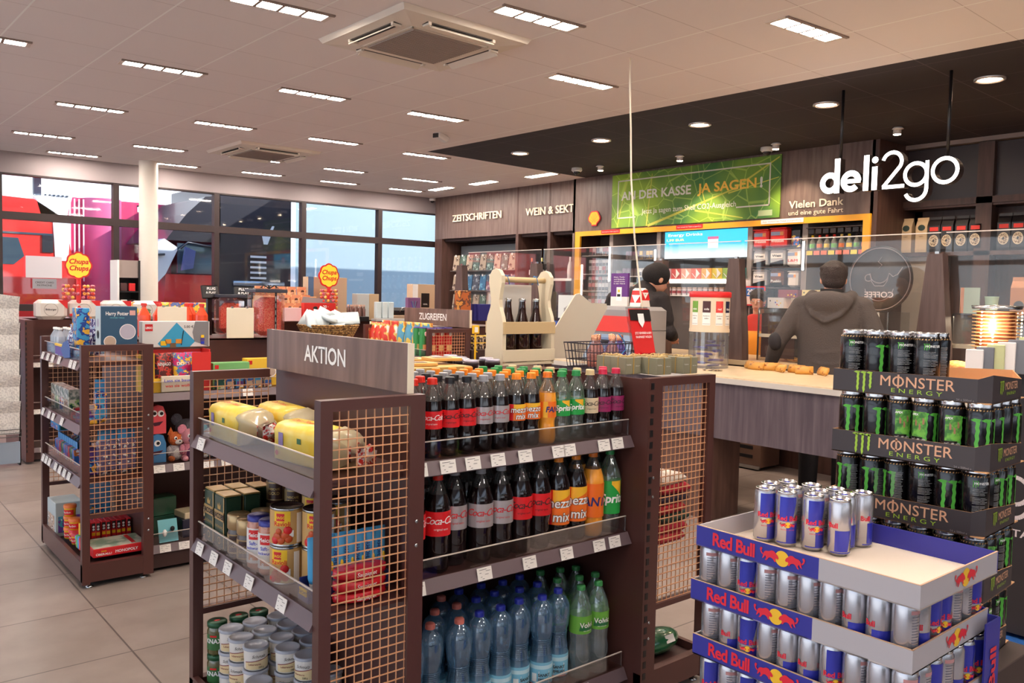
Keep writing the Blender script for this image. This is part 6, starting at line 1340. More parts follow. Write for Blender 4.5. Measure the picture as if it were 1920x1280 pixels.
# grey machine
t = thing('till_machine', 'grey boxy machine with red band and pale blue drawer front on counter', 'machine', (4.87, 4.33, 1.001)); t.scale = (.95,.95,.95); m = MB(); m.cb(.2,.44,.235,.40,.88,.46,GREYP,b=.03); m.build('housing', t)
m = MB(); m.cb(-.002,.45,.32,.012,.80,.13,mat('machine_red',(226,66,60),.35)); m.build('red_band', t); m = MB(); m.cb(-.002,.45,.12,.012,.82,.22,mat('machine_blue',(150,170,196),.4)); m.cb(-.010,.30,.13,.008,.26,.15,mat('machine_blue2',(120,140,176),.4)); m.cb(-.016,.30,.17,.006,.14,.03,BLK); m.build('drawer_front', t)
m = MB(); m.box(.0,-.003,.27,.40,0,.272,BLK); m.box(.01,-.004,.225,.02,-.001,.235,BLK); m.build('seam', t)
t = thing('leaflet_holder', 'purple leaflet with white phone picture on the grey machine', 'leaflet', (4.97, 4.61, 1.444)); m = MB(); PUR = mat('leaf_purple',(104,50,130),.4); m.box(0,-.09,.075,.02,.09,.26,PUR); m.box(0,-.09,0,.02,.09,.075,WHT); m.build('card', t)
f = MB()
for k, s_ in enumerate(['Dein Tank-','und Einkaufs-','vorteil immer','in der Hand']): f.text(s_, WPR, PX(-.001,0,.225-k*.017), .014, .01, w=.12)
f.cb(-.001,-.0,.095,.002,.056,.11,WPR,b=.0008); f.cb(-.002,0,.095,.002,.05,.10,mat('phone_face',(240,240,240),.4)); f.cb(-.004,0,.12,.001,.02,.02,YEL); f.cb(-.004,0,.085,.001,.034,.02,INK); f.build('print', t)
t = thing('tent_card', 'red and white folded tent card with price triangle on grey machine', 'tent card', (5.01, 4.42, 1.444)); m = MB(); m.prism([(-.06,0),(.06,0),(.025,.13),(0,.145),(-.025,.13)], lambda u, v, w: (u, -.05+w, v), WHT, .11); m.build('card', t)
f = MB(); g2 = lambda u, v, w=0: (-.0605+v*.27-.001, -u, v); 
f.add([(-.052+.0,-.05,.03),(-.052,.06,.03),(-.028,.06,.125),(-.028,-.05,.125)],[(0,1,2,3)],RED); f.add([(-.0455,-.04,.06+.03),(-.0455,.05,.06+.03),(-.056,.005,.025)],[(0,1,2)],WPR); f.prism([(-.055,.05),(.055,.05),(.026,.13),(-.026,.13)], lambda u, v, w: (u, -.0508-w, v), RED, .0003); f.prism([(-.035,.11),(.035,.11),(0,.06)], lambda u, v, w: (u, -.0514-w, v), WPR, .0003); f.text('1€', INK, PY(0,-.052,.09), .014,.02); f.build('print', t)
# small leaflet stands and tablet-like sheets left of the machine
for i, (y, x, w_, h_, c, l) in enumerate([(7.28,6.58,.16,.30,(246,236,210),'pale leaflet with yellow print beside the left screens'),(6.86,6.58,.34,.26,(214,220,222),'wide pale picture sheet on the till counter'),(7.0,6.75,.20,.22,(120,150,200),'blue printed sheet at the till')]):
    t = thing('counter_sheet', l, 'sheet', (x, y, .971)); MB().cb(0,0,h_/2+.3,.012,w_,h_,mat('sheet_%d'%i,c,.5)).build('sheet', t); MB().cb(0,0,.15,.02,.03,.30,STEEL).build('stand', t)
    f = MB(); f.cb(-.0065,-w_*.15,.3+h_*.3,.001,w_*.5,h_*.4,[YEL,mat('sheet_pic',(110,150,160),.5),WPR][i]); f.build('print', t)
t = thing('spinner_display', 'purple and white lit display of toy figures on counter', 'display', (6.78, 8.45, .0)); m = MB(); m.box(0,-.15,.971,.2,.15,1.55,mat('spin_frame',(206,190,176),.4)); m.build('frame', t); f = MB()
for k in range(3): f.cb(-.002,0,1.07+.19*k,.004,.24,.16,[mat('spin_purple',(150,110,200),.4),mat('spin_pink',(220,150,200),.4),WPR][k])
f.build('print', t); t['label'] = 'purple and white display of small toys behind the bottle carrier'
# ---- shelves in the niches
def packs(y0, y1, z, n, cs, lab, grp, h=.085, w_=.055, x=XW+.10, nm='cigarette_pack', ct='pack'):
    mats = cs
    def mk(mm):
        def f():
            t = thing(nm, None, ct); MB().cb(0,0,h/2,.024,w_,h,mm,b=.002).build('box_body', t); MB().cb(-.0126,0,h*.28,.001,w_*.9,h*.45,mat('warn_dark',(84,70,70),.6)).build('warning_print', t); return t
        return Proto(f)
    ps = [mk(mm) for mm in mats]
    for i in range(n):
        y = y0-(y0-y1)*(i+.5)/n
        ps[random.randrange(len(ps))]((x, y, z), lab % ORD[i], grp)
PM = [mat('pk_white',(234,228,226),.4), mat('pk_grey',(196,190,192),.4), mat('pk_rose',(206,120,124),.4), mat('pk_white',(234,228,226),.4)]
sh = thing('pack_shelving', 'tall shelf unit of small packs at the left of the yellow frame', 'shelving'); m = MB()
for z in (1.18,1.39,1.60,1.82,2.06): MB().box(XW-.02,7.50,z-.012,XW+.42,7.97,z,mat('shelf_metal',(150,140,138),.4)).build('shelf', sh)
for k, z in enumerate((1.39,1.60,1.82,2.06)):
    for zz in ((0,.0),): packs(7.95,7.52,z+.0005,7,PM if k < 3 else [mat('pk_dark',(80,50,50),.4),mat('pk_rose',(206,120,124),.4),PM[0]], 'small pack, '+['lowest','second','third','top'][k]+' shelf left of the lit strip, %s', 'packs left of the lit strip', h=.10, w_=.056)
    packs(7.95,7.52,z+.1015,7,PM, 'small pack stacked above, '+['lowest','second','third','top'][k]+' shelf by the lit strip, %s', 'packs left of the lit strip', h=.085, w_=.056) if k < 3 else None
GLOW = mat('led_strip', (255, 240, 226), .5, emit=5)
for i, (y, z0, z1) in enumerate([(7.965,1.2,1.94),(7.47,1.72,2.16),(4.75,1.84,2.13),(6.72,1.9,2.1)]):
    t = thing('led_strip', 'upright glowing light strip in the shelving, %s from the left' % ORD[[0,1,3,2][i]], 'light strip', (XW-.03, y, 0)); MB().box(0,-.008,z0,.012,.008,z1,GLOW).build('tube', t); MB().box(.012,-.012,z0-.01,.03,.012,z1+.01,STEEL).build('holder', t)
t = thing('white_bracket_shelf', 'small white two-tier shelf with cups left of the screen', 'shelf', (XW+.05, 7.06, 0)); m = MB(); WM = mat('white_metal',(226,220,216),.4)
for z in (1.44,1.60,1.78): m.box(0,-.34,z,.3,.34,z+.01,WM)
m.box(0,-.35,1.42,.3,-.34,1.86,WM); m.box(0,.34,1.42,.3,.35,1.86,WM); m.build('shelf_body', t)
packs(7.35,6.75,1.79,9,[mat('pk_amber',(230,180,80),.4),mat('pk_plum',(110,70,90),.4),PM[0],mat('pk_dark',(80,50,50),.4)],'small amber or plum pack on the white shelf top, %s','packs on the white shelf',.10,.06)
packs(7.35,6.75,1.611,9,[PM[0],mat('pk_mint',(170,200,190),.4),mat('pk_amber',(230,180,80),.4)],'small pale pack on the white shelf middle, %s','packs on the white shelf',.10,.055)
packs(7.35,6.75,1.451,9,[PM[0],BLU,mat('pk_mint',(170,200,190),.4)],'small pack on the lowest white shelf, %s','packs on the white shelf',.09,.055)
packs(7.3,6.85,2.0,8,[mat('pk_amber',(230,180,80),.4),mat('pk_plum',(110,70,90),.4),mat('pk_dark',(80,50,50),.4)],'small dark and amber pack on the high ledge, %s','packs on the high ledge',.10,.05)
t = thing('ledge', 'dark narrow high ledge left of the blue screen', 'shelf', (XW, 7.07, 0)); MB().box(.02,-.33,1.985,.3,.33,1.998,GR).build('shelf_board', t)
# screen
t = thing('info_screen', 'wide blue glowing screen under the green banner', 'screen', (XW+.01, 6.02, 1.97)); m = MB(); m.box(0,-.62,0,.05,.62,.36,BLK); m.build('frame', t)
sm = mat('screen_blue',(60,170,214),.3,emit=1.0); N, L, b = nodes(sm); tcx = N.new('ShaderNodeTexCoord'); sp2 = N.new('ShaderNodeSeparateXYZ'); r2 = N.new('ShaderNodeValToRGB'); L.new(tcx.outputs['Generated'], sp2.inputs[0]); L.new(sp2.outputs['Z'], r2.inputs[0]); r2.color_ramp.elements[0].color = lin((214,232,240)); r2.color_ramp.elements[0].position = .05; r2.color_ramp.elements[1].color = lin((44,160,210)); r2.color_ramp.elements[1].position = .5; L.new(r2.outputs[0], b.inputs['Emission Color']); b.inputs['Base Color'].default_value = (0,0,0,1)
m = MB(); m.box(-.002,-.58,.02,0,.58,.335,sm); m.build('display', t); f = MB(); em = mat('screen_text',(200,225,235),.4,emit=1.0); f.text('Energy Drinks', em, PX(-.004,.28,.28), .045, .01, w=.5); f.text('1,99 EUR', mat('screen_lime',(190,214,60),.4,emit=1.0), PX(-.004,.42,.225), .035,.02,w=.26); f.cb(-.004,-.12,.19,.001,.14,.12,mat('screen_pink',(190,170,200),.4,emit=.9)); f.cb(-.004,-.12,.245,.0014,.15,.03,mat('screen_red',(150,80,110),.4,emit=.9)); f.build('text', t)
# diamond dispensers, light strip and jars under it
t = thing('dispenser_shelf', 'bright white shelf ledge below the blue screen', 'shelf', (XW, 6.03, 0)); m = MB(); m.box(-.06,-.62,1.735,.3,.62,1.75,WM); m.box(-.06,-.62,1.55,.3,.62,1.562,WM); m.build('shelf_board', t); m = MB(); m.box(-.07,-.62,1.70,-.06,.62,1.735,GLOW); m.build('light_bar', t)
DC = [(196,150,160),(200,80,80),(230,150,120),(224,90,50),(240,170,60),(226,200,70),(150,180,90),(60,150,150)]
for i, c in enumerate(DC):
    t = thing('diamond_dispenser', '%s diamond-shaped dispenser on the white ledge, %s from left' % (['rose','crimson','salmon','orange','amber','yellow','olive','teal'][i], ORD[i]), 'dispenser', (XW-.03, 6.53-i*.145, 1.751), 0, 'diamond dispensers'); m = MB(); m.box(0,-.07,0,.05,.07,.12,mat('dia_%d'%i,c,.4)); m.build('box_body', t); m = MB(); m.prism([(-.055,.06),(0,.005),(.055,.06),(0,.115)], lambda u, v, w: (-.002-w, u, v), WPR, .003); m.prism([(0,.02),(.05,.065),(0,.112)], lambda u, v, w: (-.0055-w, u, v), mat('dia_%d'%i,c,.4), .001); m.build('diamond_window', t)
jp = Proto(lambda: (lambda t: (MB().lathe([(.028,0),(.028,.075)], mat('jar_mix',(190,176,176),.3), n=12).build('tin', t), MB().lathe([(.029,.075),(.029,.09),(0,.091)], mat('jar_lid_d',(120,90,70),.4), n=12).build('lid', t), MB().lathe([(.0285,.02),(.0285,.05)], mat('jar_band',(150,60,70),.4), n=12).build('label_band', t), t)[-1])(thing('tobacco_tin', None, 'tin')))
for i in range(14): jp((XW+.0, 6.50-i*.075, 1.563), 'small round tin in the row under the white ledge, %s from left' % ORD[i], 'small round tins')
# buckets
def bucket(y, z, w_, h_, c, tx, lab, txc=WPR, plate=None, c2=None):
    t = thing('tobacco_bucket', lab, 'bucket', (XW+.06, y, z)); m = MB(); m.cb(0,0,h_/2,.12,w_,h_*.96,c,b=.02); m.build('tub', t); m = MB(); m.cb(0,0,h_*.97,.13,w_*1.02,h_*.07,c,b=.01); m.build('lid', t)
    f = MB(); 
    if plate: f.cb(-.062,0,h_*.60,.002,w_*.78,h_*.28,plate,b=.0008); f.text(tx, INK, PX(-.064,0,h_*.55), h_*.16, .04, w=w_*.6)
    else: f.text(tx, txc, PX(-.062,0,h_*.28), h_*.20, .02, w=w_*.75); f.cb(-.0615,.01,h_*.70,.002,w_*.7,h_*.18,mat('bk_label',(150,160,190),.4)); f.cb(-.0625,-w_*.25,h_*.70,.002,w_*.2,h_*.18,mat('bk_orange',(240,160,90),.4))
    if c2: f.prism([(-w_*.45,0),(w_*.45,0),(w_*.45,h_*.34),(-w_*.45,h_*.16)], lambda u, v, w: (-.0615, -u, v+.01), c2, .0001)
    f.build('print', t)
PLT = mat('plate_pale',(240,230,224),.4); SLV = mat('bucket_silver',(196,190,192),.4)
sh = thing('bucket_shelving', 'shelf unit of red and white tobacco buckets', 'shelving')
for z in (1.44,1.66,1.875,2.075): MB().box(XW-.02,4.79,z-.012,XW+.42,5.37,z,mat('shelf_dark',(74,60,58),.5)).build('shelf', sh)
WR = mat('bucket_red',(224,40,36),.35)
bucket(5.28,2.076,.19,.205,WR,'Winston','red tobacco bucket, left of the top pair'); bucket(5.07,2.076,.20,.215,WR,'Winston','red tobacco bucket, right of the top pair')
for i, y in enumerate((4.87,4.92)): pbox('filter_bag','bag','black and yellow filter bag beside red buckets, %s' % ['right','left'][i],(XW+.02+.05*i,y-.02,2.076),(.03,.08,.18),spk('filter_bag',(40,36,40),(240,190,50),(214,206,200),9),None)
bucket(5.28,1.876,.17,.19,SLV,'West','silver and red bucket with pale plate, left',plate=PLT,c2=WR); bucket(5.07,1.876,.18,.195,SLV,'West','silver and red bucket with pale plate, middle',plate=PLT,c2=WR); bucket(4.88,1.876,.15,.185,PLT,'L&M','plain white bucket with small red mark',txc=RED)
bucket(5.28,1.661,.17,.19,SLV,'West','silver and orange bucket with pale plate',plate=PLT,c2=mat('bk_orange',(240,160,90),.4)); bucket(5.07,1.661,.16,.19,mat('bk_brown',(110,66,50),.4),'Pueblo','brown and orange bucket beside the silver one',c2=mat('bk_orange',(240,160,90),.4)); bucket(4.88,1.661,.12,.17,PLT,'','pale bucket at the right of third shelf')
t = thing('price_poster', 'blue and white poster with large price 29 in red frame', 'poster', (XW-.04, 5.30, 1.46)); MB().box(0,-.13,0,.01,.13,.21,RED).build('frame', t); f = MB(); f.box(-.002,-.115,.10,0,.115,.195,mat('poster_blue',(50,110,190),.4)); f.text('29°', WPR, PX(-.003,.04,.12), .08,.03,w=.10); f.box(-.002,-.115,.015,0,.115,.10,mat('poster_pale',(244,214,206),.4)); f.ell((-.002,0,.05),.002,.05,.026,mat('burger',(226,120,90),.5),12,6); f.build('print', t)
# e-cigarette refills
t = thing('refill_shelf', 'grey shelf of small bottles with coloured caps, right of the buckets', 'shelf', (XW, 4.42, 0)); MB().box(-.02,-.31,2.03,.3,.31,2.042,GR).build('shelf_board', t); MB().box(-.02,-.31,2.26,.3,.31,2.27,GR).build('upper_board', t)
RC = [((240,200,60),'yellow'),((226,60,50),'red'),((226,80,60),'coral'),((230,60,50),'scarlet'),((240,200,120),'pale yellow'),((240,210,60),'lemon'),((60,50,50),'black'),((226,50,60),'crimson')]
for i, (c, n2) in enumerate(RC):
    t = thing('refill_bottle', 'small clear bottle with %s cap, %s from left, above its price card' % (n2, ORD[i]), 'bottle', (XW+.03, 4.68-i*.079, 2.043), 0, 'small refill bottles'); MB().lathe([(.026,0),(.028,.01),(.028,.08),(.012,.11),(.012,.12)], clear('refill_clear',(.9,.9,.88),.3,.05,.3,(214,210,200)), n=12).build('body', t); MB().lathe([(.014,.12),(.014,.15),(0,.152)], mat('rc_%d'%i,c,.4), n=12).build('cap', t); m = MB(); m.lathe([(.0285,.02),(.0285,.06)], [mat('rl_a',(120,190,80),.4),mat('rl_b',(230,120,60),.4),YEL][i%3], n=12); m.build('label_band', t)
    t = thing('price_card', 'small coloured price card below the refill bottles, %s' % ORD[i], 'price card', (XW-.022, 4.68-i*.079, 2.0), 0, 'refill price cards'); MB().cb(0,0,.01,.003,.066,.042,mat('rcard_%d'%(i%3),[(240,210,80),(240,130,110),(230,120,80)][i%3],.5)).build('card', t)
    pbox('refill_card', 'card', 'dark hanging card above the refill bottles, %s' % ORD[i], (XW+.0, 4.68-i*.079, 2.205), (.008,.062,.05), mat('rk_%d'%(i%2),[(50,46,48),(70,60,60)][i%2],.5), 'dark refill cards', 0, False)
for i in range(4):
    for j in range(2):
        pbox('card_pack', 'pack', 'purple or orange pack at the right yellow post, %s row from top, %s' % (ORD[i], ['left','right'][j]), (XW+.0, 4.19-.055*j, 1.80-.11*i-(.12 if i > 1 else 0)), (.02,.05,.10), [mat('cp_a',(80,60,150),.4),mat('cp_b',(240,110,70),.4),mat('cp_c',(190,60,150),.4),mat('cp_d',(110,190,70),.4)][(i+j)%4], 'purple and orange packs', 0, False)
t = thing('pack_rail', 'narrow rail behind the purple and orange packs', 'rail', (XW+.012, 4.165, 1.25)); MB().box(0,-.06,0,.01,.06,.66,GR).build('rail_body', t)
# gift boxes on the case top
for i, (y, c, l) in enumerate([(4.02,(226,214,206),'white box with multicoloured dots on the case'),(3.80,(206,180,150),'tan box with coloured dots on the case'),(3.70,(246,220,150),'yellow dotted card on the case'),(3.92,(150,70,80),'dull red box on the case')]):
    carton('gift_carton', l, 'box', (6.86, y*1.085, 1.445+(.102 if i > 1 else 0)), (.12,.19,.10 if i < 2 else .07), mat('gc_%d'%i,c,.5), random.uniform(-.2,.2), lambda f, sx, sy, sz: [f.cb(-sx/2-.001, random.uniform(-.08,.08), random.uniform(.01,sz-.01), .001,.012,.012, random.choice([RED,YEL,BLU,BLK])) for _ in range(6)])
# ---- magazine niche
MAT_M = [spk('mag_a',(60,70,90),(150,160,170),(200,190,180),14), spk('mag_b',(80,100,90),(170,190,180),(60,60,70),12), spk('mag_c',(60,110,150),(110,170,200),(220,220,220),10), spk('mag_d',(180,160,140),(90,70,60),(230,220,210),12)]
t = thing('magazine_shelving', 'grey hook panels of the magazine niche', 'shelving'); m = MB(); m.box(XW+.35,9.42,1.0,XW+.36,11.15,2.3,mat('panel_bluegrey',(120,124,130),.5)); m.build('back_board', t)
for k in range(4): m = MB(); m.box(XW+.10,9.42,.95+.31*k,XW+.35,11.1,.965+.31*k,GR); m.build('shelf', t)
mgp = [Proto((lambda mm: (lambda: (lambda t: (MB().cb(0,0,.12,.012,.15,.24,mm,ry=.12).build('cover', t), MB().cb(-.012,0,.232,.002,.03,.03,WPR).build('hook_tag', t), t)[-1])(thing('magazine', None, 'magazine'))))(mm)) for mm in MAT_M]
for k in range(4):
    for j in range(9):
        y = 11.0-j*.175
        mgp[(j*2+k) % 4 if j > 0 else 3]((XW+.15, y, .968+.31*k), 'hanging magazine or pack in the niche, %s row from top, %s from left' % (ORD[3-k], ORD[j]), 'magazines in the wall niche')
# wine niches
t = thing('wine_shelving', 'dark shelves of the wine niches with price strips', 'shelving'); m = MB()
for (a, b2) in ((8.69,9.29),(8.19,8.61)):
    for z in (.9,1.33,1.76): MB().box(XW+.05,a,z-.015,XW+.49,b2,z,WDD).build('shelf', t); 
m.box(XW+.04,8.69,1.73,XW+.05,9.29,1.765,WHT); m.box(XW+.04,8.19,1.73,XW+.05,8.61,1.765,WHT); m.build('price_strip', t)
def wine(c, fo, n2):
    def f():
        t = thing('wine_bottle', None, 'bottle'); MB().lathe([(.0,.0),(.036,0),(.038,.01),(.038,.17),(.028,.21),(.014,.25),(.013,.29)], c, n=16).build('glass', t); MB().lathe([(.0165,.22),(.0145,.25),(.015,.30),(0,.302)], fo, n=14).build('foil', t); MB().lathe([(.0384,.06),(.0384,.13)], PLT, n=16).build('label_sleeve', t); return t
    return Proto(f)
DG = mat('dark_glass',(28,30,26),.1,coat=.8); w1 = wine(DG, mat('foil_orange',(230,110,60),.3), 'o'); w2_ = wine(DG, mat('foil_gold',(226,196,120),.3,.4), 'g'); w3 = wine(mat('glass_white',(236,236,230),.15,coat=.5), mat('foil_white',(240,238,232),.4), 'w')
for i, (p, y, z, l) in enumerate([(w1,9.20,1.761,'dark sparkling wine bottle with orange foil'),(w2_,8.98,1.761,'dark sparkling bottle with gold foil, left'),(w2_,8.84,1.761,'dark sparkling bottle with gold foil, right'),(w3,8.40,1.761,'white opaque bottle in the right wine niche'),(w2_,9.15,1.331,'dark bottle on the middle wine shelf'),(w1,8.9,1.331,'dark orange-foiled bottle on middle wine shelf')]): p((XW+.18, y, z), l, None)
for i in range(9): pbox('blue_can_pack', 'can', 'small blue and red can on the low counter shelf, %s from left' % ORD[i], (7.42, 8.0-i*.06, .935), (.04,.04,.13), [BLU, mat('can_rd',(200,40,60),.4)][i%2], 'small blue and red cans', 0, False)
t = thing('low_cooler', 'low pale open cooler shelf before the wine niches', 'cooler', (7.5, 7.7, 0)); MB().box(-.15,-.4,0,.25,.6,.934,mat('cooler_pale',(206,196,196),.4)).build('cooler_body', t)
for i in range(3): pbox('drink_multipack', 'multipack', 'blue drinks multipack stacked near the wine niche, %s' % ORD[i], (7.64, 8.1-i*.25, .935), (.16,.22,.26), mat('multi_blue',(50,90,180),.35), 'blue multipacks')

# ---- lettering on the fascia
SG = mat('sign_cream', (250, 232, 206), .5)
def words(lab, tx, y, z, size, w_, bold=.01, d=.012, m_=SG, x=XW, nm='wall_lettering'):
    t = thing(nm, lab, 'sign', (x, y, z)); m = MB(); m.text(tx, m_, lambda u, v, w=0: (-.03-w*0-(0 if w else 0)+(-w), -u, v), size, bold, w=w_, depth=d); m.build('letters', t); return t
words('raised cream lettering ZEITSCHRIFTEN on the wood fascia', 'ZEITSCHRIFTEN', 10.28, 2.655, .15, 1.22)
words('raised cream lettering WEIN & SEKT on the wood fascia', 'WEIN & SEKT', 8.63, 2.645, .15, .98)
words('bold cream lettering Vielen Dank on the till fascia', 'Vielen Dank', 4.62, 2.475, .105, .60, .018, .004, x=XW-.02)
words('cream lettering und eine gute Fahrt under Vielen Dank', 'und eine gute Fahrt', 4.62, 2.402, .068, .60, .004, .004, x=XW-.02)
t = thing('wall_emblem', 'round red and yellow scallop shell emblem on the fascia', 'emblem', (XW-.045, 7.73, 2.53)); 
def pect(s): return [(-.045*s,-.095*s),(.045*s,-.095*s),(.05*s,-.07*s)] + [((.105+.004*math.cos(6*a))*s*math.cos(a), (.10+.004*math.cos(6*a))*s*math.sin(a)) for a in [-.35+i*(PI+.7)/22 for i in range(23)]] + [(-.05*s,-.07*s)]
m = MB(); m.prism(pect(1), lambda u, v, w: (-w, -u, v), RED, .012); m.build('red_backing', t); m = MB(); m.prism(pect(.85), lambda u, v, w: (-.012-w, -u, v), mat('shell_yellow',(252,196,50),.4), .003); m.build('yellow_shell', t); m = MB()
for a in [.35+i*(PI-.7)/6 for i in range(7)]: m.prism([(-.0016,.02),(.0016,.02),(.0016,.125),(-.0016,.125)], lambda u, v, w, a=a: (-.0165, -(v*math.cos(a)+u*math.sin(a))*.62, -.055+(v*math.sin(a)-u*math.cos(a))*1.02), RED, .001)
m.build('ribs', t)
# banner
gm = mat('leaf_green', (96, 150, 70), .6); N, L, b = nodes(gm); tcx = N.new('ShaderNodeTexCoord'); vo = N.new('ShaderNodeTexVoronoi'); vo.feature = 'DISTANCE_TO_EDGE'; vo.inputs['Scale'].default_value = 4.6
mp = N.new('ShaderNodeMapping'); mp.inputs['Rotation'].default_value = (.5,0,0); L.new(tcx.outputs['Object'], mp.inputs[0]); L.new(mp.outputs[0], vo.inputs[0])
r2 = N.new('ShaderNodeValToRGB'); L.new(vo.outputs['Distance'], r2.inputs[0]); r2.color_ramp.elements[0].color = lin((206,220,110)); r2.color_ramp.elements[0].position = .012; r2.color_ramp.elements[1].color = (0,0,0,1); r2.color_ramp.elements[1].position = .03
n3 = N.new('ShaderNodeTexNoise'); n3.inputs['Scale'].default_value = 1.4; L.new(tcx.outputs['Object'], n3.inputs[0]); r3 = N.new('ShaderNodeValToRGB'); L.new(n3.outputs[0], r3.inputs[0]); r3.color_ramp.elements[0].color = lin((70,124,64)); r3.color_ramp.elements[0].position = .4; r3.color_ramp.elements[1].color = lin((150,186,50)); r3.color_ramp.elements[1].position = .68
ax = N.new('ShaderNodeMix'); ax.data_type = 'RGBA'; ax.blend_type = 'ADD'; ax.inputs[0].default_value = .3; L.new(r3.outputs[0], ax.inputs[6]); L.new(r2.outputs[0], ax.inputs[7]); L.new(ax.outputs[2], b.inputs['Base Color'])
t = thing('banner', 'large green leaf-patterned banner with white and orange slogan', 'banner', (XW-.05, 6.22, 2.39)); m = MB(); m.box(-.01,-1.2,0,0,1.2,.655,gm); m.build('banner_panel', t); VN = mat('leaf_vein',(206,206,84),.6); m = MB()
for (a, b2, c, d, w_) in ((.60,0,-.62,.34,.016),(-.62,.34,-1.18,.63,.013),(-.1,.14,-.75,.02,.010),(-.25,.19,-.18,.40,.008),(1.1,0,.95,.6,.008),(.62,0,.55,.62,.010),(-.55,.30,-1.18,.42,.008)):
    nv = Vector((c-a, d-b2)).normalized(); px, py = -nv.y*w_, nv.x*w_; m.add([(-.0115,a+px,b2+py),(-.0115,c+px*.5,d+py*.5),(-.0115,c-px*.5,d-py*.5),(-.0115,a-px,b2-py)],[(0,1,2,3)],VN)
m.build('vein_print', t); FR2 = mat('banner_frame',(226,222,206),.5); m = MB(); X2 = -.0125
for (a, b2, c, d) in ((-1.08,.565,1.10,.58),(1.085,.11,1.10,.58),(-1.08,.13,-1.065,.57),(.80,.11,1.10,.125),(-1.08,.13,-.66,.145)): m.box(X2-.001,a,b2,X2,c,d,FR2)
m.build('frame_print', t); m = MB(); m.text('AN DER KASSE', mat('banner_grey',(228,228,214),.5), PX(-.014,.50,.335), .145,.025,w=1.08); m.text('JA SAGEN', mat('banner_gold',(255,204,80),.5), PX(-.014,-.52,.335), .145,.025,w=.78); m.text('!', mat('banner_grey',(228,228,214),.5), PX(-.014,-.97,.335), .145,.05); m.text('Jetzt Ja sagen zum Shell CO2-Ausgleich', mat('banner_cream',(236,236,214),.5), PX(-.014,.02,.15), .085,.008,w=1.36); m.cb(-.014,-1.03,.055,.001,.17,.06,mat('banner_tag',(180,196,150),.5)); m.build('slogan', t)
for y, w_, l in ((7.42,.32,'left of the banner foot'),(6.18,.38,'under the banner middle'),(4.98,.5,'right of the banner')):
    t = thing('notice_strip', 'narrow red and white notice strip on yellow trim, %s' % l, 'notice', (XW-.072, y, 2.325)); MB().box(-.003,-w_/2,0,0,w_/2,.045,RED if w_ < .45 else WPR).build('strip', t); f = MB(); f.text('Kein Verkauf von Tabak an Jugendliche', WPR if w_ < .45 else RED, PX(-.0035,0,.016), .018, 0, w=w_*.9); f.build('print', t)
# ---- deli2go
t = thing('deli_sign', 'hanging white glowing lower-case letters with dark sides under black ceiling', 'sign', (5.85, 3.42, 2.315)); DW = mat('deli_face',(255,250,246),.4,emit=2.2); DS = mat('deli_side',(52,40,38),.3,.3)
def stroke(mb, pts, w_, closed=False, d=.07):
    P = [Vector(p) for p in pts]; n = len(P); L1 = []; R1 = []
    for i in range(n):
        a = P[(i-1)%n] if closed or i else P[i]; c = P[(i+1)%n] if closed or i < n-1 else P[i]
        tt = (c-a).normalized(); q = Vector((-tt.y, tt.x))*w_/2; L1.append(P[i]+q); R1.append(P[i]-q)
    K2 = n if closed else n-1
    for i in range(K2):
        j = (i+1) % n; q = [L1[i], L1[j], R1[j], R1[i]]
        f = [(0, -p.x, p.y) for p in q]; bk = [(d, -p.x, p.y) for p in q]
        mb.add(f, [(0,1,2,3)], DW); mb.add(bk, [(3,2,1,0)], DS); mb.add([f[0],f[1],bk[1],bk[0]], [(0,1,2,3)], DS); mb.add([f[3],f[2],bk[2],bk[3]], [(0,1,2,3)], DS)
    if not closed:
        for i in (0, n-1): mb.add([(0,-L1[i].x,L1[i].y),(0,-R1[i].x,R1[i].y),(d,-R1[i].x,R1[i].y),(d,-L1[i].x,L1[i].y)], [(0,1,2,3)], DS)
arc = lambda cx, cz, r, a0, a1, n=22: [(cx+r*math.cos(a0+(a1-a0)*i/n), cz+r*math.sin(a0+(a1-a0)*i/n)) for i in range(n+1)]
def letter(nm, ss):
    m = MB()
    for s_ in ss: stroke(m, *s_)
    m.build('letter_'+nm, t)
ring = lambda cx, cz, r: arc(cx, cz, r, 0, 2*PI, 36)[:-1]
letter('d', [(ring(.078,.078,.057), .042, True), ([(.135,0),(.135,.252)], .042)])
letter('e', [(arc(.243,.078,.057,-.75,-2*PI+.0,30)[::1], .042), ([(.200,.078),(.318,.078)], .030)])
letter('l', [([(.357,0),(.357,.252)], .040)])
letter('i', [([(.42,0),(.42,.165)], .040), (ring(.42,.212,.011), .024, True)])
letter('two', [(arc(.545,.185,.066,2.9,-.62,20)+[(.485,.014)], .025), ([(.478,.0125),(.635,.0125)], .025)])
letter('g', [(ring(.712,.085,.074), .025, True), ([(.787,.170),(.787,-.02)]+arc(.715,-.02,.072,0,-2.75,16), .025)])
letter('o', [(ring(.905,.092,.080), .025, True)])
for yy, l in ((.12,'rod'),(.90,'rod')):
    m = MB(); m.tube([(.04,-yy-(.015 if yy < .5 else 0),.25 if yy < .5 else .17),(.04,-yy-(.015 if yy < .5 else 0),CZ-2.315)], .011, BLK, 10); m.build('hanging_rod', t)
# cord hanging from the ceiling
t = thing('ceiling_cable', 'thin white cord hanging from the ceiling behind the bottle carrier', 'cord', (4.15, 3.81, 0)); m = MB(); m.tube([(0,0,CZ),(.004,0,2.9),(.02,-.005,2.6),(.03,-.01,2.3),(.06,-.03,1.9),(.12,-.05,1.5),(.15,-.06,1.30)], .006, mat('cord_cream',(236,222,200),.5), 8); m.build('cord_body', t)

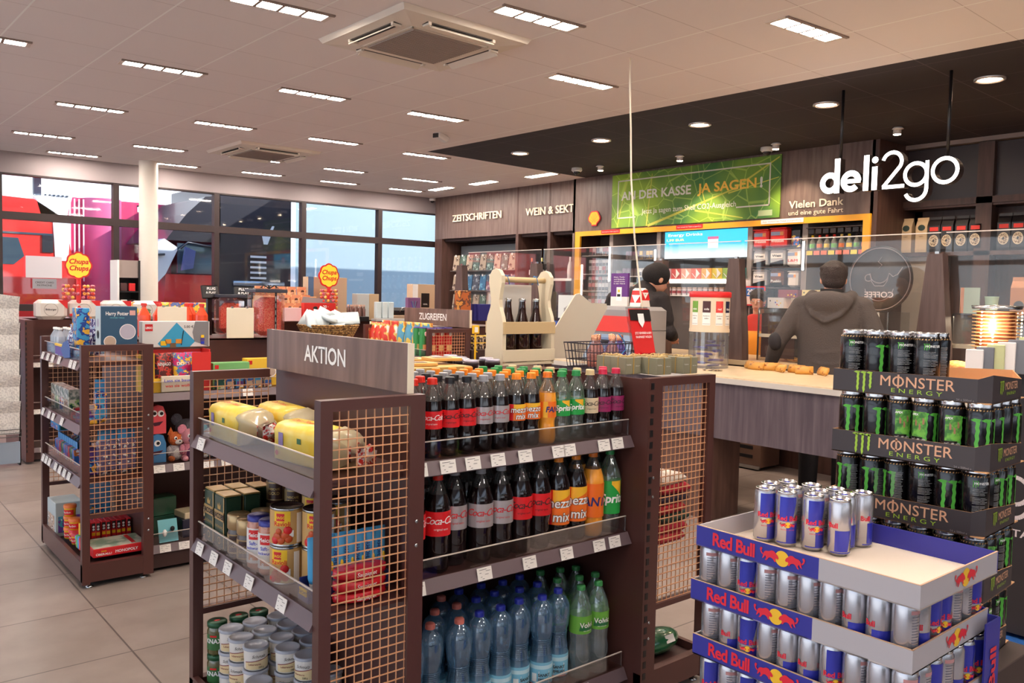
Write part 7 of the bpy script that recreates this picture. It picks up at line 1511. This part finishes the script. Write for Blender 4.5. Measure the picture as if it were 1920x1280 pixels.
# ================================================================ COFFEE CORNER
t = thing('coffee_cupboard', 'dark wood wall unit with black upper panels behind the coffee corner', 'cupboard'); PB = mat('black_panel',(64,54,56),.35)
for (a, b2) in ((3.30,4.0),(.8,3.16)): MB().box(8.42,a,2.52,8.44,b2,CZ-.05,PB).build('door_panel', t)
m = MB(); m.box(8.36,3.16,0,8.44,3.30,CZ-.05,WDD); m.box(8.36,.6,2.46,8.44,4.0,2.52,WDD); m.box(8.36,.6,1.98,8.6,4.0,2.02,WDD); m.box(8.36,.6,1.5,8.6,3.16,1.53,WDD); m.box(8.42,3.6,1.0,8.6,4.0,1.98,mat('panel_pale',(170,158,150),.5)); m.build('carcass', t)
def bag(c, disc):
    def f():
        t = thing('coffee_bag', None, 'coffee bag'); m = MB(); m.loft([[(s*.04*q, a*.055, z) for a, s in ((-1,-1),(1,-1),(1,1),(-1,1))] for z, q in ((0,.9),(.02,1),(.20,1),(.235,.5),(.25,.12),(.27,.1))], c, False); m.build('bag', t)
        f_ = MB(); 
        if disc: discX(f_,0,.085,.045,-.0415,mat('bag_disc',(226,206,176),.5)); discX(f_,0,.085,.038,-.042,speckle('bag_rays',(226,206,176),(120,90,70),130,.5)); discX(f_,0,.085,.010,-.0425,BLK); f_.box(-.0415,-.04,.16,-.040,.04,.19,mat('bag_redtag',(230,60,50),.5))
        else: f_.ell((-.0405,0,.19),.002,.036,.024,mat('bag_oval',(50,66,60),.4),14,6); f_.text('organic', INK, PX(-.042,0,.12), .014)
        f_.build('label_print', t); return t
    return Proto(f)
bb = bag(mat('bag_black',(36,30,32),.3), True); bt = bag(mat('bag_tan',(206,176,140),.6), False)
for i, (p, y) in enumerate([(bt,3.99-.0),(bt,3.84),(bb,3.72),(bb,3.60),(bb,3.47),(bb,3.345),(bb,3.10),(bb,2.98),(bb,2.86),(bb,2.74)]): p((8.40, y-.05, 2.021), '%s coffee bag on the high shelf, %s from the left' % ('tan' if p is bt else 'black round-labelled', ORD[i]), 'coffee bags on the high shelf', 0, (1,1,1.25))
t = thing('coffee_sign', 'round dark wall sign with pale coffee cup drawing and mirrored COFFEE', 'sign', (8.33, 4.0-.0, 1.72)); LN = mat('line_grey',(140,128,130),.5); m = MB(); m.lathe([(0,0),(.29,0),(.29,.01),(0,.01)], mat('sign_dark',(56,48,50),.5), n=40); o = m.build('disc', t); o.rotation_euler = (0,-PI/2,0)  # image on the clear screen, built as a disc on an added rod
t.location = (7.22, 3.61, 1.725); MB().box(-.006,-.01,-.755,.006,.01,-.25,STEEL).build('stand_rod', t)
m = MB(); R2 = lambda pts, w_=.008: m.tube([(-.014, -u, v) for u, v in pts], w_/2, LN, 5)
R2(arc(0,0,.27,0,2*PI,40)); R2(arc(.0,.05,.085,0,2*PI,20)[0:0]+[(-.085,.05)]+arc(0,.05,.085,PI,2*PI,14)+[(.085,.05)],.009); R2([(-.085,.05),(-.07,-.02),(-.04,-.06),(.04,-.06),(.07,-.02),(.085,.05)]); R2(arc(-.10,.01,.03,.8,5.4,12)); R2(arc(0,-.06,.13,PI+.2,2*PI-.2,14)); R2([(-.01,.09),(.02,.12),(-.015,.15),(.015,.19)]); R2([(.085,.05),(.12,.02),(.16,.04),(.2,.10)])
m.text('COFFEE', mat('line_pale',(190,176,176),.5), lambda u, v: (-.014, u, v-.16), .07, .02, w=.26); m.build('drawing', t)
# items on the case: cup boards and bag
t = thing('menu_board', 'small mint and orange standing card on the glass case', 'card', (6.26, 2.94, 1.445-.0)); MB().cb(0,0,.10,.01,.14,.20,mat('menu_mint',(186,200,180),.5)).build('card', t); MB().cb(-.001,.055,.10,.012,.025,.20,mat('menu_orange',(216,140,90),.5)).build('side_band', t)
t.location = (6.82, 2.70, 1.446)
t = thing('paper_cup', 'large pale green paper cup on the right glass case', 'cup', (6.86, 2.56, 1.446)); MB().lathe([(.035,0),(.048,.13),(.05,.135),(.046,.13),(0,.125)], mat('cup_mint',(180,206,180),.5), n=20).build('cup_body', t)
t = thing('coffee_gift_bag', 'tan and dark paper coffee bag on right glass case', 'bag', (6.86, 2.36, 1.446)); MB().loft([[(s*.04*q, a*.06, z) for a, s in ((-1,-1),(1,-1),(1,1),(-1,1))] for z, q in ((0,1),(.20,1),(.25,.2),(.28,.15))], mat('bag_orange_tan',(190,130,90),.6), False).build('bag', t); f = MB(); discX(f,0,.07,.035,-.0415,mat('grey_disc',(80,76,78),.5)); f.build('label_print', t)
# rotating warmer with lights
t = thing('hot_display', 'cylindrical copper-lit rotating warmer behind the tall cans', 'warmer', (5.39, 1.98, 1.19)); GB = mat('warm_bulb',(255,210,150),.4,emit=7); CP2 = mat('copper_glow',(214,130,90),.3,.6); m = MB(); m.lathe([(.105,.03),(.105,.29)], CP2, n=24); m.build('core', t)
m = MB()
for k in range(13): m.lathe([(.125,.035+k*.0205),(.128,.038+k*.0205),(.125,.041+k*.0205)], mat('wire_gold',(226,180,130),.3,.5), n=28)
m.lathe([(.135,0),(.14,.02),(.10,.03)], STEEL, n=28); m.lathe([(.13,.30),(.135,.32),(0,.325)], STEEL, n=28); m.build('rings', t); m = MB()
for k in range(13):
    for a in (-3.7,-3.2,-1.4,-.9): m.ell((.13*math.cos(a+.3), .13*math.sin(a+.3), .035+k*.0205), .0055,.0055,.0055, GB, 8, 5)
m.build('lamp_beads', t); m = MB(); m.lathe([(.03,-.19),(.03,0)], STEEL, n=16); m.build('stand', t)
l = bpy.data.lights.new('warmer_lamp','POINT'); l.energy = 6; l.color = (1,.7,.4); l.shadow_soft_size = .05; lo = bpy.data.objects.new('warmer_lamp', l); col.objects.link(lo); lo.parent = t; lo.location = (-.2,-.02,.2)
t = thing('bread_basket', 'long wicker basket of golden rolls behind the tall cans', 'basket', (5.20, 2.02, 1.001)); m = MB()
for k in range(9): m.tube([(-.12,-.22,.006+k*.015),(.12,-.22,.006+k*.015),(.12,.26,.006+k*.015),(-.12,.26,.006+k*.015),(-.12,-.22,.006+k*.015)], .009, WK, 6)
m.box(-.12,-.22,0,.12,.26,.01,WK); m.build('wicker_body', t)
for i in range(8): rollp((5.15+.10*(i%2), 1.86+.055*i, 1.12), 'golden roll heaped in the wicker basket, %s from right' % ORD[i], 'rolls in the basket', random.uniform(0,3))
# brochure rack at right
for i in range(6):
    pbox('brochure', 'brochure', 'pale brochure in the clear stand at right edge, %s from left' % ORD[i], (3.92+.02*i, 1.52-.035*i, 1.215), (.02,.07,.10+.012*i), [PLT, mat('bro_grey',(120,120,126),.4), mat('bro_lime',(206,206,150),.4)][i%3], 'brochures in clear stand', .25, False)
t = thing('ad_cabinet', 'black cabinet with large number nine and TABA lettering at right edge', 'cabinet', (4.05, .95, 0)); m = MB(); m.box(0,.02,.07,.5,.55,1.2,mat('cab_black',(44,38,40),.45)); m.build('cabinet_body', t); m = MB(); m.box(-.05,-.02,0,.52,.56,.05,mat('base_blue',(50,100,170),.4)); m.build('blue_base', t)
f = MB(); 
def st2(pts, w_): 
    for i in range(len(pts)-1):
        a, b2 = Vector(pts[i]), Vector(pts[i+1]); q = (b2-a).normalized(); n_ = Vector((-q.y, q.x))*w_/2; f.add([(-.002,-(a+n_).x,(a+n_).y),(-.002,-(b2+n_).x,(b2+n_).y),(-.002,-(b2-n_).x,(b2-n_).y),(-.002,-(a-n_).x,(a-n_).y)],[(0,1,2,3)],mat('print_pale4',(214,200,200),.5))
st2([(x-.43, z+.70) for x, z in arc(0,0,.06,0,2*PI,24)], .018); st2([(-.37,.70),(-.37,.64)]+[(x-.43,z+.64) for x, z in arc(0,0,.06,0,-1.8,12)], .018)
f.text('TABA', mat('print_pale4',(214,200,200),.5), PX(-.003,.36,.50), .045,.02,w=.14); f.build('print', t)
t = thing('slanted_sign', 'black slanted panel with pale capital lettering at right edge', 'sign', (4.03, 1.28, 1.2)); m = MB(); m.prism([(-.22,0),(.28,0),(.28,.30),(.02,.21)], lambda u, v, w: (w, -u, v), mat('cab_black',(44,38,40),.45), .02); m.build('panel', t); f = MB()
for k, s_ in enumerate(['WERTVOLL','GENIESSEN','GEHEIMNIS']): f.text(s_, mat('print_pale4',(214,200,200),.5), lambda u, v, k=k: (-.002, -.12-u, .16-k*.05+v-u*-.12), .035,.02,w=.28)
f.build('lettering', t)
# right bay of the front rack: folded cloths and green packs on its base
CLO = [(226,214,200),(190,40,56),(60,50,66),(196,44,56),(50,70,60),(190,40,60),(200,60,70)]
sh = thing('cloth_stack_board', 'narrow support board under the folded cloths in right rack bay', 'board', (2.52, 2.25, .60)); MB().box(-.16,-.13,-.012,.11,.3,0,BR).build('board_body', sh)
for i, c in enumerate(reversed(CLO)):
    t = thing('folded_cloth', '%s folded cloth in the right mesh bay, %s from the bottom' % (['rose','red','dark green','crimson','navy','scarlet','cream'][i], ORD[i]), 'cloth', (2.575+.012*(i%3), 2.155, .5555+i*.038), random.uniform(-.1,.1), 'folded cloths in the right bay'); MB().cb(0,0,.018,.18,.17,.036,mat('cloth_%d_%d'%(c[0],c[1]),c,.9,bump=.6,bscale=40),b=.014).build('cloth', t)
for i in range(3):
    t = thing('charcoal_bag', 'dark green glossy drawstring pack on the right bay floor, %s' % ['front','middle','rear and darker'][i], 'bag', (2.56, 2.13+.11*i, .10), .2*i, 'green drawstring packs'); MB().ell((0,0,.05+.05*(i>0)),.13,.06,.05,mat('pack_green%d'%(i//2),[(34,96,60),(60,56,66)][i//2],.25,coat=.6,bump=.5,bscale=20),16,8).build('pack_body', t)
    if i == 0: MB().cb(.03,-.052,.07,.05,.002,.03,WHT,rx=-.5).build('label', t)
# ================================================================ PEOPLE
def remesh(o, v, sm=3):
    r = o.modifiers.new('remesh', 'REMESH'); r.mode = 'VOXEL'; r.voxel_size = v; r.use_smooth_shade = True
    if sm: s = o.modifiers.new('smooth', 'SMOOTH'); s.factor = .5; s.iterations = sm
def ellr(cx, cy, z, a, b, n=20, tilt=0): return [(cx+a*math.cos(2*PI*i/n), cy+b*math.sin(2*PI*i/n), z+tilt*b*math.sin(2*PI*i/n)) for i in range(n)]
SKIN = mat('skin', (224, 164, 138), .55, bump=.1, bscale=200)
def hand(m, w, d, side, mm):
    # w: wrist, d: pointing direction; palm, four fingers and a thumb, slightly curled
    w = Vector(w); d = Vector(d).normalized(); s = d.cross(Vector((0,0,1))).normalized(); u = s.cross(d)
    m.tube([w-d*.02, w+d*.01, w+d*.05, w+d*.085], .03, mm, 10, rr=[.024,.028,.034,.026])
    for k, L in enumerate((.068,.078,.072,.056)):
        b = w+d*.078+s*(k-1.5)*.019
        m.tube([b, b+d*L*.45-u*.008, b+d*L*.8-u*.026, b+d*L*.9-u*.045], .009, mm, 8, rr=[.010,.0095,.009,.007])
    b = w+d*.025+s*side*.026; m.tube([b, b+d*.03+s*side*.02-u*.006, b+d*.055+s*side*.022-u*.02], .011, mm, 8, rr=[.013,.0115,.009])
def person(lab, loc, rz, H, cj, ct, hairc=None, beanie=None, lean=0, head=(0,.03,0), turn=0, arms=None, hood=False, patch=None, collar=None, wide=1, apron=None):
    t = thing('person', lab, 'person', loc, rz); k = H/1.80
    bd = lambda z: lean*max(0, z-.95)             # forward bend grows with height
    drop = 1-abs(lean)*.08
    J = mat('cloth_%d_%d_%d' % cj, cj, .9, bump=.35, bscale=120); TR = mat('cloth_%d_%d_%d' % ct, ct, .85, bump=.3, bscale=80)
    hx, hy = head[0], head[1]+bd(1.62); hz = 1.675*drop+head[2]
    # body: head, neck, torso core and hands in one surface
    b = MB(); Rm = Matrix.Rotation(turn, 3, 'Z') @ Matrix.Rotation(-lean*1.1, 3, 'X'); C0 = Vector((hx*k, hy*k, hz*k))
    hp = lambda x, y, z: C0 + Rm @ (Vector((x, y, z))*k)
    b.ell(hp(0,-.004,.012), .076*k, .094*k, .100*k, SKIN, 22, 14, Rm); b.ell(hp(0,.026,-.055), .056*k, .064*k, .062*k, SKIN, 18, 10, Rm); b.ell(hp(0,.055,-.092), .026*k, .022*k, .02*k, SKIN, 10, 8, Rm)
    b.tube([hp(0,.088,.018), hp(0,.108,-.018), hp(0,.098,-.03)], .01, SKIN, 8, rr=[.007*k,.014*k,.012*k])
    for s in (-1,1): b.ell(hp(s*.078,-.008,-.012), .010*k, .02*k, .032*k, SKIN, 10, 8, Rm); b.ell(hp(s*.03,.078,.026), .022*k, .014*k, .008*k, SKIN, 10, 6, Rm)
    for s, z in ((1,-.056),(1,-.068)): b.ell(hp(0,.086,z), .024*k, .009*k, .006*k, SKIN, 10, 6, Rm)
    b.tube([hp(0,-.02,-.06), (0, bd(1.5)*k, 1.50*drop*k), (0, bd(1.42)*k, 1.40*drop*k)], .06, SKIN, 16, rr=[.058*k,.062*k,.075*k])
    b.loft([ellr(0, bd(z)*k, z*drop*k, a*k, q*k, 16) for z, a, q in ((.95,.14,.09),(1.2,.15,.10),(1.38,.17,.09),(1.46,.10,.07))], SKIN)
    A = arms or (((.21,0,1.42),(.31,-.06,1.14),(.26,.18,1.0)), ((-.21,0,1.42),(-.31,-.06,1.14),(-.26,.18,1.0)))
    A = [[(x*k, (y+bd(z))*k, z*drop*k) for x, y, z in a] for a in A]
    for i, a in enumerate(A):
        d = Vector(a[2])-Vector(a[1]); b.tube([a[0], a[1], a[2]], .03, SKIN, 10, rr=[.035*k,.032*k,.026*k]); hand(b, a[2], d, 1 if i else -1, SKIN)
    o = b.build('body', t); remesh(o, .0065, 2)
    # jacket
    j = MB(); j.loft([ellr(0, bd(z)*k+yo*k, z*drop*k, a*k, q*k, 22) for z, a, q, yo in ((.80,.215,.150,0),(.84,.222,.155,0),(1.0,.210,.148,0),(1.15,.218,.150,0),(1.30,.235,.150,-.005),(1.40,.225,.135,-.01),(1.47,.16,.105,-.012),(1.52,.085,.078,-.005))], J)
    for a in A:
        P0, P1, P2 = [Vector(q) for q in a]; P0 = P0+Vector((-.03 if P0.x > 0 else .03,0,-.005))*k; pts = [P0, P0.lerp(P1,.33), P0.lerp(P1,.7), P1, P1.lerp(P2,.4), P1.lerp(P2,.92)]
        j.tube(pts, .07, J, 14, rr=[.078*k,.076*k,.066*k,.060*k,.055*k,.043*k]); j.ell(P0, .082*k, .085*k, .078*k, J, 14, 9); j.ell(P1, .061*k,.061*k,.061*k, J, 12, 8)
    if hood:
        j.ell((0, (-.115+bd(1.42))*k, 1.445*drop*k), .165*k, .075*k, .085*k, J, 20, 12); j.ell((0, (-.120+bd(1.38))*k, 1.385*drop*k), .105*k, .045*k, .085*k, J, 18, 10)
        for s in (-1,1): j.tube([(s*.15*k,-.05*k,1.49*drop*k),(s*.145*k,-.125*k,1.44*drop*k),(s*.09*k,-.165*k,1.355*drop*k),(0,-.175*k,1.305*drop*k)], .02, J, 8, rr=[.02*k,.02*k,.018*k,.016*k])
        for s in (-1,1): j.tube([(s*.12*k,(-.10+bd(1.45))*k,1.47*drop*k),(s*.13*k,(0+bd(1.48))*k,1.50*drop*k),(s*.06*k,(.09+bd(1.45))*k,1.46*drop*k)], .035, J, 10, rr=[.045*k,.04*k,.03*k])
    if beanie: j.tube([(0,bd(1.40)*k,1.40*drop*k),(hx*.35*k,(bd(1.47)+.0)*k,1.485*drop*k),(hx*.62*k,(hy*.5+bd(1.5)*.5)*k,1.545*drop*k)], .08, J, 14, rr=[.11*k,.092*k,.074*k])
    # soft folds
    for z in (.90,1.02,1.10): j.tube([(.20*k*math.cos(q)*1.02, (.145*math.sin(q)+bd(z))*k, (z+.02*math.sin(q*3+z*9))*drop*k) for q in [i*.35-.4-PI/2 for i in range(5)]], .012*k, J, 6)
    o = j.build('jacket', t); remesh(o, .012, 4)
    if hood:
        for pts in (((.13,-.10,1.50),(.09,-.17,1.40),(0,-.195,1.30)),((-.13,-.10,1.50),(-.09,-.17,1.40),(0,-.195,1.30))): pass
    if collar: m = MB(); m.loft([ellr(0, (.0+bd(z)-.004)*k, z*drop*k, a*k, a*.92*k, 20) for z, a in ((1.49,.085),(1.52,.078),(1.545,.074))], mat('collar_black',(30,26,28),.8)); m.build('collar', t)
    # trousers and shoes
    q = MB(); 
    for s in (-1,1): q.tube([(s*.09*k,0,.92*k),(s*.10*k,.0,.86*k),(s*.10*k,.01,.50*k),(s*.11*k,0,.30*k),(s*.11*k,-.01,.07*k)], .08, TR, 14, rr=[.11*k,.105*k,.075*k,.068*k,.062*k])
    q.ell((0,0,.92*k), .185*k, .125*k, .12*k, TR, 18, 10); o = q.build('trousers', t); remesh(o, .013, 3)
    for s in (-1,1): m = MB(); m.ell((s*.11*k,.05*k,.045), .048*k, .13*k, .044, mat('shoe_black',(30,26,28),.5), 14, 8); m.box(s*.11*k-.045*k,-.07*k,.001,s*.11*k+.045*k,.16*k,.02,mat('shoe_sole',(60,54,54),.7)); m.build('shoe', t)
    # head cover
    if hairc:
        HR = mat('hair_%d_%d_%d' % hairc, hairc, .6, bump=1, bscale=140); h = MB(); h.ell(hp(0,-.018,.036), .092*k, .104*k, .098*k, HR, 22, 14, Rm); h.ell(hp(0,-.045,-.012), .080*k, .066*k, .075*k, HR, 18, 12, Rm)
        for i in range(26): a = i*2.4; r = .068*math.sqrt((i+1)/26); h.ell(hp(r*1.1*math.cos(a), -.02+r*1.2*math.sin(a), .105-.5*r), .026*k, .028*k, .022*k, HR, 8, 6, Rm)
        o = h.build('hair', t); remesh(o, .008, 2)
    if beanie:
        BN = mat('beanie_%d' % beanie[0], beanie, .9, bump=.8, bscale=160); h = MB(); h.ell(hp(0,-.008,.03), .089*k, .106*k, .112*k, BN, 24, 14, Rm); h.ell(hp(0,-.045,.03), .082*k, .085*k, .09*k, BN, 18, 12, Rm); o = h.build('beanie', t); remesh(o, .008, 2)
    e = MB()
    for s in (-1,1): e.ell(hp(s*.030,.083,.008), .012*k, .006*k, .007*k, WPR, 10, 6, Rm); e.ell(hp(s*.030,.0885,.008), .005*k, .003*k, .0055*k, mat('iris_brown',(60,40,30),.3), 8, 5, Rm)
    e.build('eyes', t); m = MB(); m.ell(hp(0,.0925,-.062), .022*k, .006*k, .006*k, mat('lips',(180,100,96),.5), 10, 6, Rm); m.build('mouth', t)
    if patch: m = MB(); P1 = Vector(A[patch][1]); m.ell(P1+Vector((-.012 if P1.x < 0 else .012,-.026,.0)), .052*k,.047*k,.068*k, mat('elbow_patch',(44,40,44),.8), 14, 9); m.build('elbow_patch', t)
    if apron: m = MB(); m.loft([ellr(0, bd(z)*k+.0*k, z*drop*k, a*k, q*k, 20) for z, a, q in ((.85,.224,.16),(1.0,.222,.162),(1.2,.230,.162),(1.33,.240,.158))], mat('shirt_%d'%apron[0],apron,.85,bump=.3,bscale=60)); m.build('vest', t)
    t.scale = (wide, wide, 1); return t
person('man seen from behind in dark grey hooded jacket with black elbow patch', (5.98, 3.36, 0), math.radians(-72), 1.88, (80, 72, 70), (40, 36, 38), hairc=(52, 40, 38), head=(0,.03,-.055), hood=True, collar=True, patch=1,
       arms=(((.22,0,1.42),(.34,-.05,1.14),(.28,.20,.99)), ((-.22,0,1.42),(-.33,-.08,1.15),(-.42,.06,.95))), turn=.25, wide=1.06)
person('man in black sweater and black beanie leaning over the till counter', (5.90, 5.30, 0), math.radians(-78), 1.93, (40, 34, 36), (44, 40, 46), beanie=(32, 28, 30), lean=.16, head=(.12,.05,-.07), turn=-.55,
       arms=(((.22,0,1.42),(.28,.04,1.14),(.18,.32,1.08)), ((-.22,0,1.42),(-.30,.04,1.14),(-.18,.34,1.08))), wide=1.13)
person('shop worker in red shirt and orange vest bending behind the glass case', (7.62, 5.06, 0), math.radians(110), 1.66, (214, 60, 50), (50, 44, 50), hairc=(60, 48, 44), lean=.22, apron=(236, 150, 50))
person('shop worker with dark hair half hidden behind the purple leaflet', (7.60, 7.02, 0), math.radians(95), 1.72, (60, 44, 44), (50, 44, 50), hairc=(56, 36, 30), lean=.06)
# ================================================================ OUTSIDE
o = struct(MB().box(-30, 11.7, -.12, 40, 45, -.02, mat('asphalt',(170,166,162),.9,bump=.4,bscale=30)), 'ground')
m = MB(); CN2 = mat('canopy_concrete',(200,194,190),.8); m.box(-12, 17.2, 4.0, 7.6, 22, 4.5, CN2); m.box(-12, 17.0, 3.55, 7.6, 17.3, 4.02, mat('canopy_edge',(190,186,184),.6)); m.build('canopy_roof'); o = bpy.data.objects['canopy_roof']; o['kind'] = 'structure'
t = thing('canopy_support', 'blue-grey steel post under the forecourt canopy outside', 'post', (3.3, 17.6, 0)); MB().box(-.06,-.06,-.02,.06,.06,4.0,mat('post_blue',(96,120,140),.5)).build('post_body', t)
RDT = mat('truck_red',(226,44,40),.3,coat=.5); RDK = mat('truck_dark',(36,36,46),.3,coat=.4); MAG = mat('trailer_magenta',(196,46,96),.35); TGL = mat('truck_glass',(60,74,86),.08,coat=.8); SIL2 = mat('truck_silver',(220,222,226),.3)
def wheel(t, x, y, r=.5):
    m = MB(); m.tube([(x,y-.12,r-.02),(x,y+.12,r-.02)], r, mat('tyre',(30,28,30),.8), 26); m.tube([(x,y-.13,r-.02),(x,y-.11,r-.02)], r*.55, SIL2, 18); m.build('wheel', t)
struct(MB().box(7.2, 11.72, 3.55, 17, 15.0, 3.75, CN2), 'roof_eave')  # unseen slab, added to shade the upper part of the pale trailer
# red lorry, left
t = thing('lorry', 'bright red lorry cab outside the leftmost window', 'lorry', (0, 14.6, 0)); m = MB()
m.prism([(-1.6,.5),(3.25,.5),(3.30,1.5),(3.12,2.55),(2.7,2.82),(1.6,2.86),(-1.6,2.86)], lambda u, v, w: (u, w, v), RDT, 2.3); m.build('cab_body', t)
m = MB(); m.prism([(1.6,1.82),(2.42,1.82),(2.56,1.95),(2.48,2.22),(1.6,2.24)], lambda u, v, w: (u, -.01+w, v), TGL, .01); m.build('side_window', t)
m = MB(); m.box(1.6,-.015,2.28,2.95,-.002,2.31,TGL); m.box(2.80,-.03,2.02,2.95,-.002,2.28,RDK); m.cb(1.75,-.03,1.33,.22,.05,.14,RDK,b=.02); m.build('trim', t); m = MB(); m.text('L.435', WPR, PY(1.75,-.012,1.60), .05,.02); m.build('lettering', t)
for x in (-.6,2.1): wheel(t, x, .05)
m = MB(); m.prism([(2.80,2.55),(3.15,2.60),(3.25,2.98),(2.72,2.86)], lambda u, v, w: (u, w, v), SIL2, .7); m.prism([(2.98,1.9),(3.16,1.9),(3.2,2.5),(2.95,2.5)], lambda u, v, w: (u, -.02+w, v), SIL2, .02); 
for k in range(6): m.cb(2.85+.06*k,-.01,2.90,.03,.02,.02,TGL)
m.build('wind_deflector', t)
# magenta trailer
t = thing('trailer', 'magenta box trailer seen between the two lorry cabs', 'trailer', (0, 16.2, 0)); m = MB(); m.box(3.55,0,.9,5.6,8,3.05,MAG); m.build('box_body', t); m = MB(); m.lathe([(.32,.9),(.32,3.05)], mat('trailer_rose',(206,96,140),.35), (4.05,0,0), 24); m.build('rounded_corner', t)
m = MB()
for k in range(5): m.box(3.40+.07*k,-.30,1.6,3.42+.07*k,-.28,3.0,SIL2)
m.build('rail_bars', t); m = MB(); m.box(4.65,-.01,2.88,4.70,.0,3.0,WPR); m.box(4.65,-.01,2.97,4.95,0,3.0,WPR); m.build('stripe', t)
for x in (4.0,5.2): wheel(t, x, .4)
# black and red lorry, middle
t = thing('lorry', 'black and red lorry cab close outside the middle windows', 'lorry', (0, 13.9, 0)); m = MB()
m.prism([(4.35,.5),(5.22,.5),(5.22,1.74),(4.42,1.74)], lambda u, v, w: (u, w, v), mat('truck_deepred',(190,40,44),.3,coat=.5), 2.2); m.prism([(4.30,1.6),(4.42,1.74),(4.62,2.16),(4.40,2.30),(4.22,2.2)], lambda u, v, w: (u, w, v), SIL2, .3); m.build('front_body', t)
m = MB(); m.prism([(4.42,2.28),(5.3,2.28),(5.3,3.05),(5.05,3.02),(4.75,2.72)], lambda u, v, w: (u, w, v), RDK, 2.2); m.box(5.22,0,.5,6.55,2.2,3.25,RDK); m.build('roof_body', t)
m = MB(); m.box(4.60,-.01,1.76,5.22,.02,2.24,TGL); m.build('windscreen', t); m = MB(); m.prism([(4.62,1.80),(4.80,1.84),(4.84,2.12),(4.68,2.18)], lambda u, v, w: (u, -.16+w, v), mat('mirror_blue',(90,100,150),.1,coat=.6), .06); m.tube([(4.62,-.1,2.15),(4.75,-.05,2.26),(5.2,-.02,2.2)], .015, RDK, 6); m.cb(4.05,-.10,2.03,.14,.1,.18,RDK,b=.03); m.tube([(4.1,-.1,2.03),(4.4,0,2.05)], .02, RDK, 6); m.build('mirror', t)
m = MB(); 
for k in range(8): m.cb(5.95,-.02,1.45+.09*k,.28,.02,.035,SIL2)
m.tube([(5.5,-.04,1.62),(6.4,-.04,1.62)], .05, mat('tank_steel',(150,156,164),.25,.8), 12); m.build('grille_slats', t); m = MB(); m.prism([(6.05,2.3),(6.12,2.3),(6.24,2.62),(6.20,2.62),(6.14,2.5),(6.02,2.44)], lambda u, v, w: (u, -.01+w, v), SIL2, .008); m.build('emblem_lines', t)
for x in (4.85,6.1): wheel(t, x, .05)
# pale blue trailer, right
PBL = mat('trailer_blue',(136,156,168),.5)
t = thing('trailer', 'long pale blue-grey box trailer outside the right windows', 'trailer', (0, 17.5, 0)); m = MB(); m.box(8.35,0,.9,15,2.4,4.2,PBL); m.build('box_body', t); m = MB(); m.box(7.95,-.02,.9,8.35,.5,4.2,SIL2); m.build('front_frame', t); 
for x in (9.5,13): wheel(t, x, .1)
m = MB(); m.box(8.36,.0,.35,14.9,.2,.9,mat('underrun',(90,96,100),.6)); m.build('skirt', t)
# hedge and trees behind the viewer, seen as reflections
TRM = speckle('foliage',(70,78,56),(120,118,90),3,.9,.4,.6,bump=1)
for i in range(9):
    t = thing('tree', 'bare-topped tree outside the glass behind the viewer, %s' % ORD[i], 'tree', (-14+i*4.1, -14-random.uniform(0,4), 0), 0, 'trees behind the viewer'); m = MB(); m.tube([(0,0,0),(0,0,3.2)], .18, mat('bark',(80,66,56),.9), 8); m.build('trunk', t); m = MB()
    for k in range(7): m.ell((random.uniform(-1.3,1.3), random.uniform(-1,1), 3.2+random.uniform(-.6,1.8)), random.uniform(.7,1.2), random.uniform(.7,1.1), random.uniform(.6,1.0), TRM, 12, 8)
    m.build('crown', t)
o = struct(MB().box(-30, -45, -.12, 40, -4.2, -.02, mat('asphalt',(170,166,162),.9,bump=.4,bscale=30)), 'ground_front')

for (x0, x1, z0, z1, tx, l) in ((2.02,2.41,1.60,1.86,'','blank pale notice sheet stuck on the left window'),(2.09,2.35,1.47,1.59,'CREDIT CARD PAYPHONE','grey round-topped notice reading credit card payphone on window')):
    t = thing('window_notice', l, 'notice', (0, 11.445, 0)); m = MB(); m.box(x0,-.003,z0,x1,0,z1,mat('notice_grey',(206,200,206),.6) if not tx else mat('notice_dark',(150,146,152),.6)); m.build('sheet', t)
    if tx: f = MB(); f.text('CREDIT CARD', INK, PY((x0+x1)/2,-.004,z0+.065), .03,.01,w=.2); f.text('PAYPHONE', INK, PY((x0+x1)/2,-.004,z0+.03), .03,.01,w=.16); f.build('print', t)
t = thing('leaflet_shelf', 'tall narrow black and white shelf of packs left of the column', 'shelf', (2.86, 10.3, 0)); m = MB(); m.box(-.12,0,0,-.10,.3,1.82,WPR); m.box(-.10,.02,1.62,.12,.3,1.82,mat('head_taupe',(160,144,138),.5)); m.box(-.10,.28,0,.12,.3,1.62,BLK)
for k in range(6): m.box(-.10,0,.5+k*.19,.12,.28,.515+k*.19,BLK)
m.box(.11,0,0,.13,.3,1.82,BLK); m.build('shelf_body', t)
for k in range(6):
    for j in range(2): pbox('leaflet_pack', 'pack', 'small pack on the narrow shelf left of the column, %s tier, %s' % (ORD[k], ['left','right'][j]), (2.82+.09*j, 10.36, .516+k*.19), (.07,.05,.09), [RED, PLT, mat('pk_dark',(80,50,50),.4)][(k+j)%3], 'packs on the narrow shelf', 0, False)
